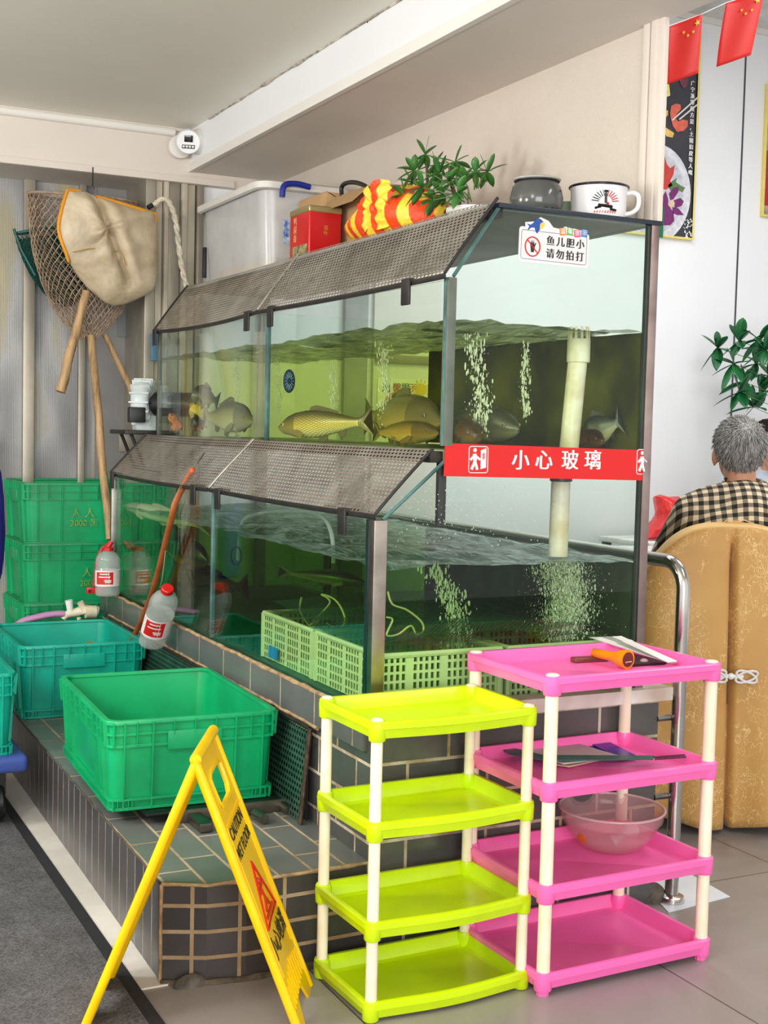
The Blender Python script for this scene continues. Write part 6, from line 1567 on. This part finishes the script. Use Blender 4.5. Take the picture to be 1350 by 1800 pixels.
    for s_ in (-1, 1):
        hp = Vector((s_*.095, .0, seat+.085)); kn = Vector((s_*.13, .43, seat+.06)); an = Vector((s_*.12, .42, .12))
        limb(mm, [hp, hp.lerp(kn, .5), kn], [.098, .088, .07]); limb(mm, [kn, kn.lerp(an, .4), an], [.066, .066, .054])
    limb(mm, [(-.08, -.01, seat+.10), (.08, -.01, seat+.10)], [.11, .11]); me = remesh(mm, .012, 4, 'trousers'); part('trousers', me, mat('dark_trousers', (48, 50, 58), .8), k, False)
    for s_ in (-1, 1):
        mm = MB(); mm.M = Matrix.Translation((s_*.12, .48, .0)); mm.ell((0, 0, .035), (.045, .13, .045), 16, 8); mm.M = Matrix(); part('shoe', mm, M_black, k, False, 60)
        mm = MB(); mm.M = hd; mm.ell((s_*.031, .0835, .006), (.0115, .008, .0065), 14, 8); mm.M = Matrix(); part('eye', mm, mat('eye_white', (236, 232, 226), .2), k, False, 60)
        mm = MB(); mm.M = hd; mm.ell((s_*.031, .0905, .006), (.0052, .0022, .0056), 12, 6); mm.M = Matrix(); part('iris', mm, mat('iris_brown', (48, 32, 24), .2), k, False, 60)
        mm = MB(); mm.M = hd; mm.tube([(s_*.016, .094, .028), (s_*.032, .092, .033), (s_*.048, .078, .029)], [.003, .0036, .002], 6); mm.M = Matrix(); part('eyebrow', mm, mat('brow', hair_c2, .8), k, False, 60)
    mm = MB(); mm.M = hd; mm.tube([(-.022, .092, -.064), (0, .099, -.0655), (.022, .092, -.064)], [.003, .0052, .003], 6); mm.M = Matrix(); part('mouth', mm, mat('lips', (160, 88, 80), .5), k, False, 60)
    # hair: cap over crown and back with many short combed tufts
    t = NT('hair'); cn = t.noise(26, 3, .6, t.coord('Object', (6, 6, 1))); rp = t.ramp(cn.outputs[0], [(.32, lin(hair_c2)), (.62, lin(hair_c))]); Mh = t.done(t.bsdf(rp.outputs[0], .6, 0, t.bump(cn.outputs[0], .6), .3))
    rnd = random.Random(len(label))
    def scalp(u, v, off=0.0):
        a = 2*PI*u       # azimuth, 0 = front
        lowz = -.052*(1-math.cos(a))/2*1.35+.052*(1+math.cos(a))/2+face_hair*math.cos(a)
        if abs(math.sin(a)) > .75: lowz += .018*(abs(math.sin(a))-.75)/.25
        th0 = math.acos(max(-1, min(1, (lowz)/.096)))
        th = th0*(1-v)+.001
        r = 1+off+.018*noise.noise((math.cos(a)*3*math.sin(th), math.sin(a)*3*math.sin(th), math.cos(th)*3))
        return Vector((.0845*r*math.sin(th)*math.sin(a), -.012+.103*r*math.sin(th)*math.cos(a), .028+.0985*r*math.cos(th)))
    mm = MB(); mm.M = hd; mm.loft([[scalp(i/40, j/14) for i in range(40)] for j in range(15)], True, False, True)
    mm.loft([[scalp(i/40, 0, -.09) for i in range(40)], [scalp(i/40, 0) for i in range(40)]], True, False, False)
    crown = Vector((.01, -.055, .105))
    for q_ in range(2800):
        u, v = rnd.random(), rnd.random()**1.3*.97; p = scalp(u, v, -.02); d_ = (p-crown); n_ = (p-Vector((0, -.012, .028))).normalized(); tg = (d_-n_*d_.dot(n_)); 
        if tg.length < .01: continue
        tg = (tg.normalized()+Vector((rnd.gauss(0, .13), rnd.gauss(0, .13), rnd.gauss(0, .10)))).normalized(); L = .026+.016*rnd.random()
        if v < .12: L *= .6
        mm.tube([p, p+tg*L*.5+n_*.0035, p+tg*L+n_*.0005], [.0022, .0019, .0008], 4, False)
    mm.M = Matrix(); part('hair', mm, Mh, k, False, 60)
    return k
t = NT('checked_shirt'); co = t.coord('Object'); sx = t.n('ShaderNodeSeparateXYZ'); t.l(co, sx.inputs[0])
def band(o, p): return math_(t, 'LESS_THAN', math_(t, 'FRACT', math_(t, 'DIVIDE', o, p)), .5)
bx_, bz_ = band(sx.outputs[0], .034), band(math_(t, 'ADD', sx.outputs[2], math_(t, 'MULTIPLY', sx.outputs[1], .6)), .034)
sm = math_(t, 'MULTIPLY', math_(t, 'ADD', bx_, bz_), .5)
rp = t.ramp(sm, [(.0, lin((226, 206, 178))), (.4, lin((128, 118, 98))), (.8, lin((42, 42, 38)))], 'CONSTANT')
M_check = t.done(t.bsdf(rp.outputs[0], .8, 0, t.bump(t.noise(9, 3, .6, co, .8).outputs[0], .5, .02), .2))
fwd = Vector((math.sin(YAW), math.cos(YAW), 0)); rgt = Vector((math.cos(YAW), -math.sin(YAW), 0))
ym = 3.50
hq = ony(1301, 792, ym); man = hq-fwd*.10; 
person('grey-haired person in a black and cream checked shirt seated with back to the viewer', (man.x, man.y, hq.z-1.225), RZ, (176, 174, 170), (84, 82, 82), M_check, M_skin, .28, 0, .47, .05, math.radians(-4))
q = ony(1356, 778, 5.02)
person('dark-haired person facing the viewer, half hidden by the grey-haired person', (q.x+fwd.x*.1, q.y+fwd.y*.1, q.z-1.225), RZ+PI, (54, 46, 42), (34, 28, 26), mat('pale_blue_shirt', (186, 196, 210), .8), M_skin, -.15, .028, .47, .03)
for i, (pp_, lab) in enumerate(((q+fwd*.30, 'chair behind the dark-haired person'),)):
    c2 = thing('dining_chair', 'plain brown dining chair under the dark-haired person', 'chair', (pp_.x, pp_.y, 0), RZ+PI)
    m = MB(); m.box(-.22, .22, .0, .44, .42, .47, .015); part('seat', m, mat('chair_brown', (110, 74, 50), .5), c2, False)
    m = MB(); m.box(-.22, .22, -.03, .01, .52, .95, .015); part('backrest', m, mat('chair_brown2', (110, 74, 50), .5), c2, False)
    for x, y in ((-.2, .0), (.2, .0), (-.2, .41), (.2, .41)):
        m = MB(); m.box(x-.016, x+.016, y-.016, y+.016, 0, .55 if y < .1 else .43); part('leg', m, M_steel_dk, c2, False)
# round table between them
e0 = onz(1137, 950, .765); tc_ = (man+q)/2; tc_ = Vector((tc_.x-.18, tc_.y+.12, 0)); rt = .70
tb_ = thing('round_table', 'round dining table with a white cover in front of the white panel wall', 'table', (tc_.x, tc_.y, 0))
m = MB(); m.lathe([(rt-.02, .735), (rt, .74), (rt, .76), (rt-.01, .765), (.002, .765)], 60, (tc_.x, tc_.y, 0)); part('table_top', m, mat('table_white', (238, 238, 236), .4), tb_)
m = MB(); R = []
for z, k_ in ((.74, 0), (.5, .6), (.25, 1)): R.append([(tc_.x+(rt+.004+.02*k_*math.sin(14*a))*math.cos(a), tc_.y+(rt+.004+.02*k_*math.sin(14*a))*math.sin(a), z) for a in [2*PI*i/112 for i in range(112)]])
m.loft(R, True, False, False); part('table_cloth', m, mat('dark_green_cloth', (16, 62, 52), .8, var=.2), tb_, smooth=70)
m = MB(); m.lathe([(.25, 0), (.25, .02), (.05, .05), (.045, .73)], 24, (tc_.x, tc_.y, 0)); part('pedestal', m, M_steel_dk, tb_)
sd_ = thing('side_table', 'white side table carrying the red plastic bag', 'table', (4.24, 5.27, 0))
m = MB(); m.box(4.03, 4.52, 5.10, 5.52, .74, .766, .004); part('table_top', m, mat('side_white', (240, 240, 238), .4), sd_)
for x, y in ((4.06, 5.13), (4.49, 5.13), (4.06, 5.49), (4.49, 5.49)):
    m = MB(); m.box(x-.018, x+.018, y-.018, y+.018, 0, .74); part('leg', m, mat('side_leg', (30, 70, 60), .6), sd_)
# red plastic bag on the side table
rb = onz(1168, 948, .768); pts = [ony(x, y, rb.y) for x, y in ((1130, 948), (1140, 930), (1154, 916), (1157, 900), (1153, 872), (1160, 869), (1174, 873), (1190, 872), (1192, 885), (1186, 905), (1196, 925), (1215, 948))]
m = MB(); m.pillow(pts, (0, -1, 0), .09, .06, 7, .5, .3)
t = NT('thin_red_plastic'); nz = t.noise(12, 4, .6, t.coord(), 1.2); rp = t.ramp(nz.outputs[0], [(.35, lin((206, 20, 26))), (.65, lin((236, 56, 56)))]); M_rbag = t.done(t.bsdf(rp.outputs[0], .25, 0, t.bump(nz.outputs[0], .35, .012), .6))
solo('red_plastic_bag', m, M_rbag, 'crumpled red plastic bag on the white side table left of the grey-haired person', 'bag', smooth=80, loc=(rb.x, rb.y, .766))
# big-leaved plant by the white wall
yb_ = 5.28
tips = [(1262, 612), (1300, 600), (1290, 640), (1335, 598), (1330, 640), (1345, 615), (1310, 672), (1340, 690), (1300, 690), (1325, 716), (1352, 660), (1375, 620), (1390, 680), (1400, 600), (1365, 580), (1420, 650)]
base = Vector((ony(1432, 700, yb_).x+.04, yb_+.08, 0)); hd_ = []
for i, (x, y) in enumerate(tips):
    qq = ony(x, y, yb_+.12*math.sin(i*2.1)-.06); b_ = Vector((base.x+(qq.x-base.x)*.25, yb_, max(1.0, qq.z-.12))); hd_.append((b_, qq))
stems = [[(base.x-.02, yb_+.08, .3), (base.x-.05, yb_+.05, .9), (base.x-.20, yb_, 1.35), (base.x-.32, yb_, 1.6)], [(base.x+.02, yb_+.08, .3), (base.x, yb_+.04, .9), (base.x-.10, yb_, 1.4), (base.x-.18, yb_, 1.75)]]
plant('tall money plant with large glossy leaves by the white panel wall', base, (.19, .34, M_white), stems, hd_, .125, .027, 21, M_leaf2, 6, .12)

# posters on the white wall
def poster(label, x0, x1, z0, z1, bg):
    k = thing('wall_poster', label, 'poster', ((x0+x1)/2, YD-.01, z0))
    m = MB(); m.box(x0, x1, YD-.012, YD, z0, z1); part('print', m, bg, k, smooth=0)
    m = MB()
    for a in ((x0-.012, x0, z0-.012, z1+.012), (x1, x1+.012, z0-.012, z1+.012), (x0, x1, z0-.012, z0), (x0, x1, z1, z1+.012)): m.box(a[0], a[1], YD-.022, YD, a[2], a[3], .002)
    part('frame', m, mat('gold_frame', (238, 220, 120), .3), k); return k
yp = YD-.0135
x1 = ony(1218, 260, YD).x; zb_ = ony(1220, 420, YD).z; ztp = ony(1225, 60, YD).z
po = poster('tall dark food poster with a white plate and purple flower in a gold frame', x1-.62, x1, zb_, ztp, mat('poster_slate', (58, 58, 66), .4, var=.12, vscale=5))
def pp_(x, y, o=0): q = ony(x, y, yp-o); return Vector((q.x, yp-o, q.z))
def patch(pts, c, o, nm, rough=.5):
    P_ = [pp_(x, y, o) for x, y in pts]; mm = MB(); a = [mm.v(p) for p in P_]; b = [mm.v(p-Vector((0, .0008, 0))) for p in P_]; n = len(P_)
    mm.f(a); mm.f(b[::-1])
    for i in range(n): mm.f([a[i], a[(i+1) % n], b[(i+1) % n], b[i]])
    return part(nm, mm, mat('poster_ink', c, rough, var=.12, vscale=30), po, smooth=0)
def disc(cx, cy, rx, ry, n=40, a0=0, a1=360): return [(cx+rx*math.cos(math.radians(a0+(a1-a0)*i/n)), cy+ry*math.sin(math.radians(a0+(a1-a0)*i/n))) for i in range(n)]
xl = 1219
def clipz(pts, ymax): return [(x, min(y, ymax+(x-1150)*.1)) for x, y in pts]
patch(clipz(disc(1150, 340, 64, 88), 416), (226, 226, 232), .001, 'plate_picture'); patch(clipz(disc(1148, 338, 54, 74), 416), (206, 208, 218), .002, 'plate_picture')
patch([(1164, 300), (1168, 274), (1172, 288), (1178, 296), (1186, 290), (1184, 306), (1178, 318), (1182, 326), (1170, 334), (1160, 330)], (206, 66, 56), .003, 'lobster_picture')
patch([(1174, 326), (1182, 318), (1190, 312), (1188, 320), (1196, 326), (1204, 330), (1200, 338), (1190, 334), (1180, 338)], (92, 128, 74), .003, 'parsley_picture')
for pts in ([(1178, 352), (1176, 340), (1184, 330), (1193, 328), (1192, 338), (1184, 350)], [(1184, 352), (1196, 348), (1202, 354), (1198, 362), (1186, 366)], [(1182, 364), (1192, 366), (1202, 378), (1190, 378), (1182, 374)], [(1176, 362), (1184, 374), (1185, 388), (1178, 396), (1166, 396), (1160, 380), (1162, 350), (1170, 336), (1174, 348)]): patch(pts, (122, 38, 110), .0035, 'flower_picture')
patch(disc(1180, 358, 6, 6, 12), (226, 196, 170), .0045, 'flower_picture')
patch([(1178, 198), (1180, 186), (1188, 182), (1196, 184), (1197, 192), (1190, 200), (1186, 206), (1192, 214), (1200, 210), (1209, 212), (1209, 222), (1202, 230), (1190, 232), (1183, 222), (1179, 208)], (228, 108, 86), .002, 'prawn_picture')
patch([(1166, 196), (1174, 194), (1174, 202), (1168, 210), (1170, 224), (1185, 234), (1182, 242), (1172, 240), (1163, 226)], (240, 200, 110), .002, 'cashew_picture')
patch([(1163, 150), (1176, 148), (1178, 168), (1168, 172)], (240, 232, 150), .002, 'cashew_picture')
patch([(1194, 140), (1210, 138), (1208, 150), (1202, 156), (1197, 150)], (120, 60, 74), .002, 'fruit_picture')
for a, b_ in (((1181, 212), (1229, 170)), ((1194, 210), (1229, 182))):
    mm = MB(); mm.tube([pp_(a[0], a[1], .004), pp_(min(b_[0], 1228), b_[1], .004)], .0045, 6); part('chopstick_picture', mm, mat('stick_white', (236, 232, 226), .5), po)
txt = '广宁派等超方是，土猪扣皮等人嘅'
for i, chx in enumerate(txt):
    y_ = 147+i*11.2; x_ = 1218-i*.32
    lettering(chx, .029, frame(pp_(x_, y_, .004), (1, 0, 0), (0, 0, 1)), M_wtext, po, bold=.0012)
rnd = random.Random(5); mm = MB()
for i in range(46):
    x_, y_ = 1203+rnd.random()*17, 386+rnd.random()*32
    if (x_-1150)**2/64**2+(y_-340)**2/88**2 < 1.03: continue
    c_ = pp_(x_, y_, .003); a_ = rnd.random()*3; mm.tube([c_, c_+Vector((.010*math.cos(a_), 0, .010*math.sin(a_)))], .0026, 5)
part('rice_picture', mm, M_wtext, po)
q0, q1 = ony(1343, 260, YD), ony(1345, 378, YD); zt2 = ony(1347, 152, YD).z
p2 = poster('second framed food poster cut off by the right edge of the view', q0.x, q0.x+.62, q1.z, zt2, mat('poster_brown', (128, 96, 84), .4, var=.3, vscale=4, c2=(206, 180, 160)))
m = MB(); m.box(q0.x+.01, q0.x+.61, YD-.0135, YD-.012, q1.z+.05, (q1.z+zt2)/2, 0); part('red_panel', m, mat('poster_red', (190, 30, 44), .4), p2, smooth=0)
# little green strip of a board seen between post and poster
q = ony(1157, 400, 5.0); m = MB(); 
gb = thing('green_board', 'narrow green edge of a wall board beside the tall poster', 'board', (q.x, YD-.03, ony(1157, 418, YD).z))
m = MB(); m.box(ony(1150, 400, YD).x, ony(1159, 400, YD).x, YD-.034, YD-.024, ony(1157, 419, YD).z, ony(1157, 365, YD).z); part('board_panel', m, mat('board_green', (0, 112, 66), .5), gb)

# flags on a cord under the ceiling
YF = 3.9
def flag(label, px):
    P = [ony(x, y, YF-.25*i_) for (x, y), i_ in zip(px, (0, .0, .0, 0))]
    k = thing('paper_flag', label, 'flag', (P[0]+P[1])/2, 0, 'red flags on the cord')
    A, B, Cc, D = P      # top left, top right, bottom right, bottom left
    f_ = lambda u, v: (A.lerp(B, u)).lerp(D.lerp(Cc, u), v)+Vector((0, .010*math.sin(u*5+v*2), 0))
    m = MB(); m.grid(f_, 10, 14); o = part('cloth', m, M_flagred, k, smooth=80); mod_solid(o, .0012)
    rx, dz = (B-A), (D-A)
    def star(u, v, r, rot):
        m = MB(); c_ = f_(u, v)+Vector((0, -.003, 0)); ex, ez = rx.normalized(), -dz.normalized()
        pts = []
        for i in range(10):
            a_ = rot+PI/2+PI*i/5; rr_ = r if i % 2 == 0 else r*.4; pts.append(c_+ex*rr_*1.25*math.cos(a_)+ez*rr_*math.sin(a_))
        cc = m.v(c_+Vector((0, -.0012, 0))); V_ = [m.v(p) for p in pts]
        for i in range(10): m.f([cc, V_[i], V_[(i+1) % 10]])
        o = part('star', m, M_gold, k, smooth=0); mod_solid(o, .001)
    star(.84, .12, .013, .2)
    for u, v, r_ in ((.72, .25, .007), (.58, .28, .007), (.48, .20, .007)): star(u, v, r_, u*3)
    return k
flag('red five-star flag on the cord, left of the two, before the dark poster', [(1175, 47), (1231, 26), (1229, 128), (1175, 148)])
flag('red five-star flag on the cord, right of the two and tilted', [(1276, 5), (1340, -14), (1322, 96), (1262, 117)])
m = MB(); m.tube([ony(x, y, YF) for x, y in ((1140, 60), (1175, 46), (1231, 26), (1276, 5), (1340, -15), (1450, -60))], .0018, 5); solo('flag_cord', m, M_wtext, 'white cord strung across the dining room carrying the red flags', 'cord', smooth=60)
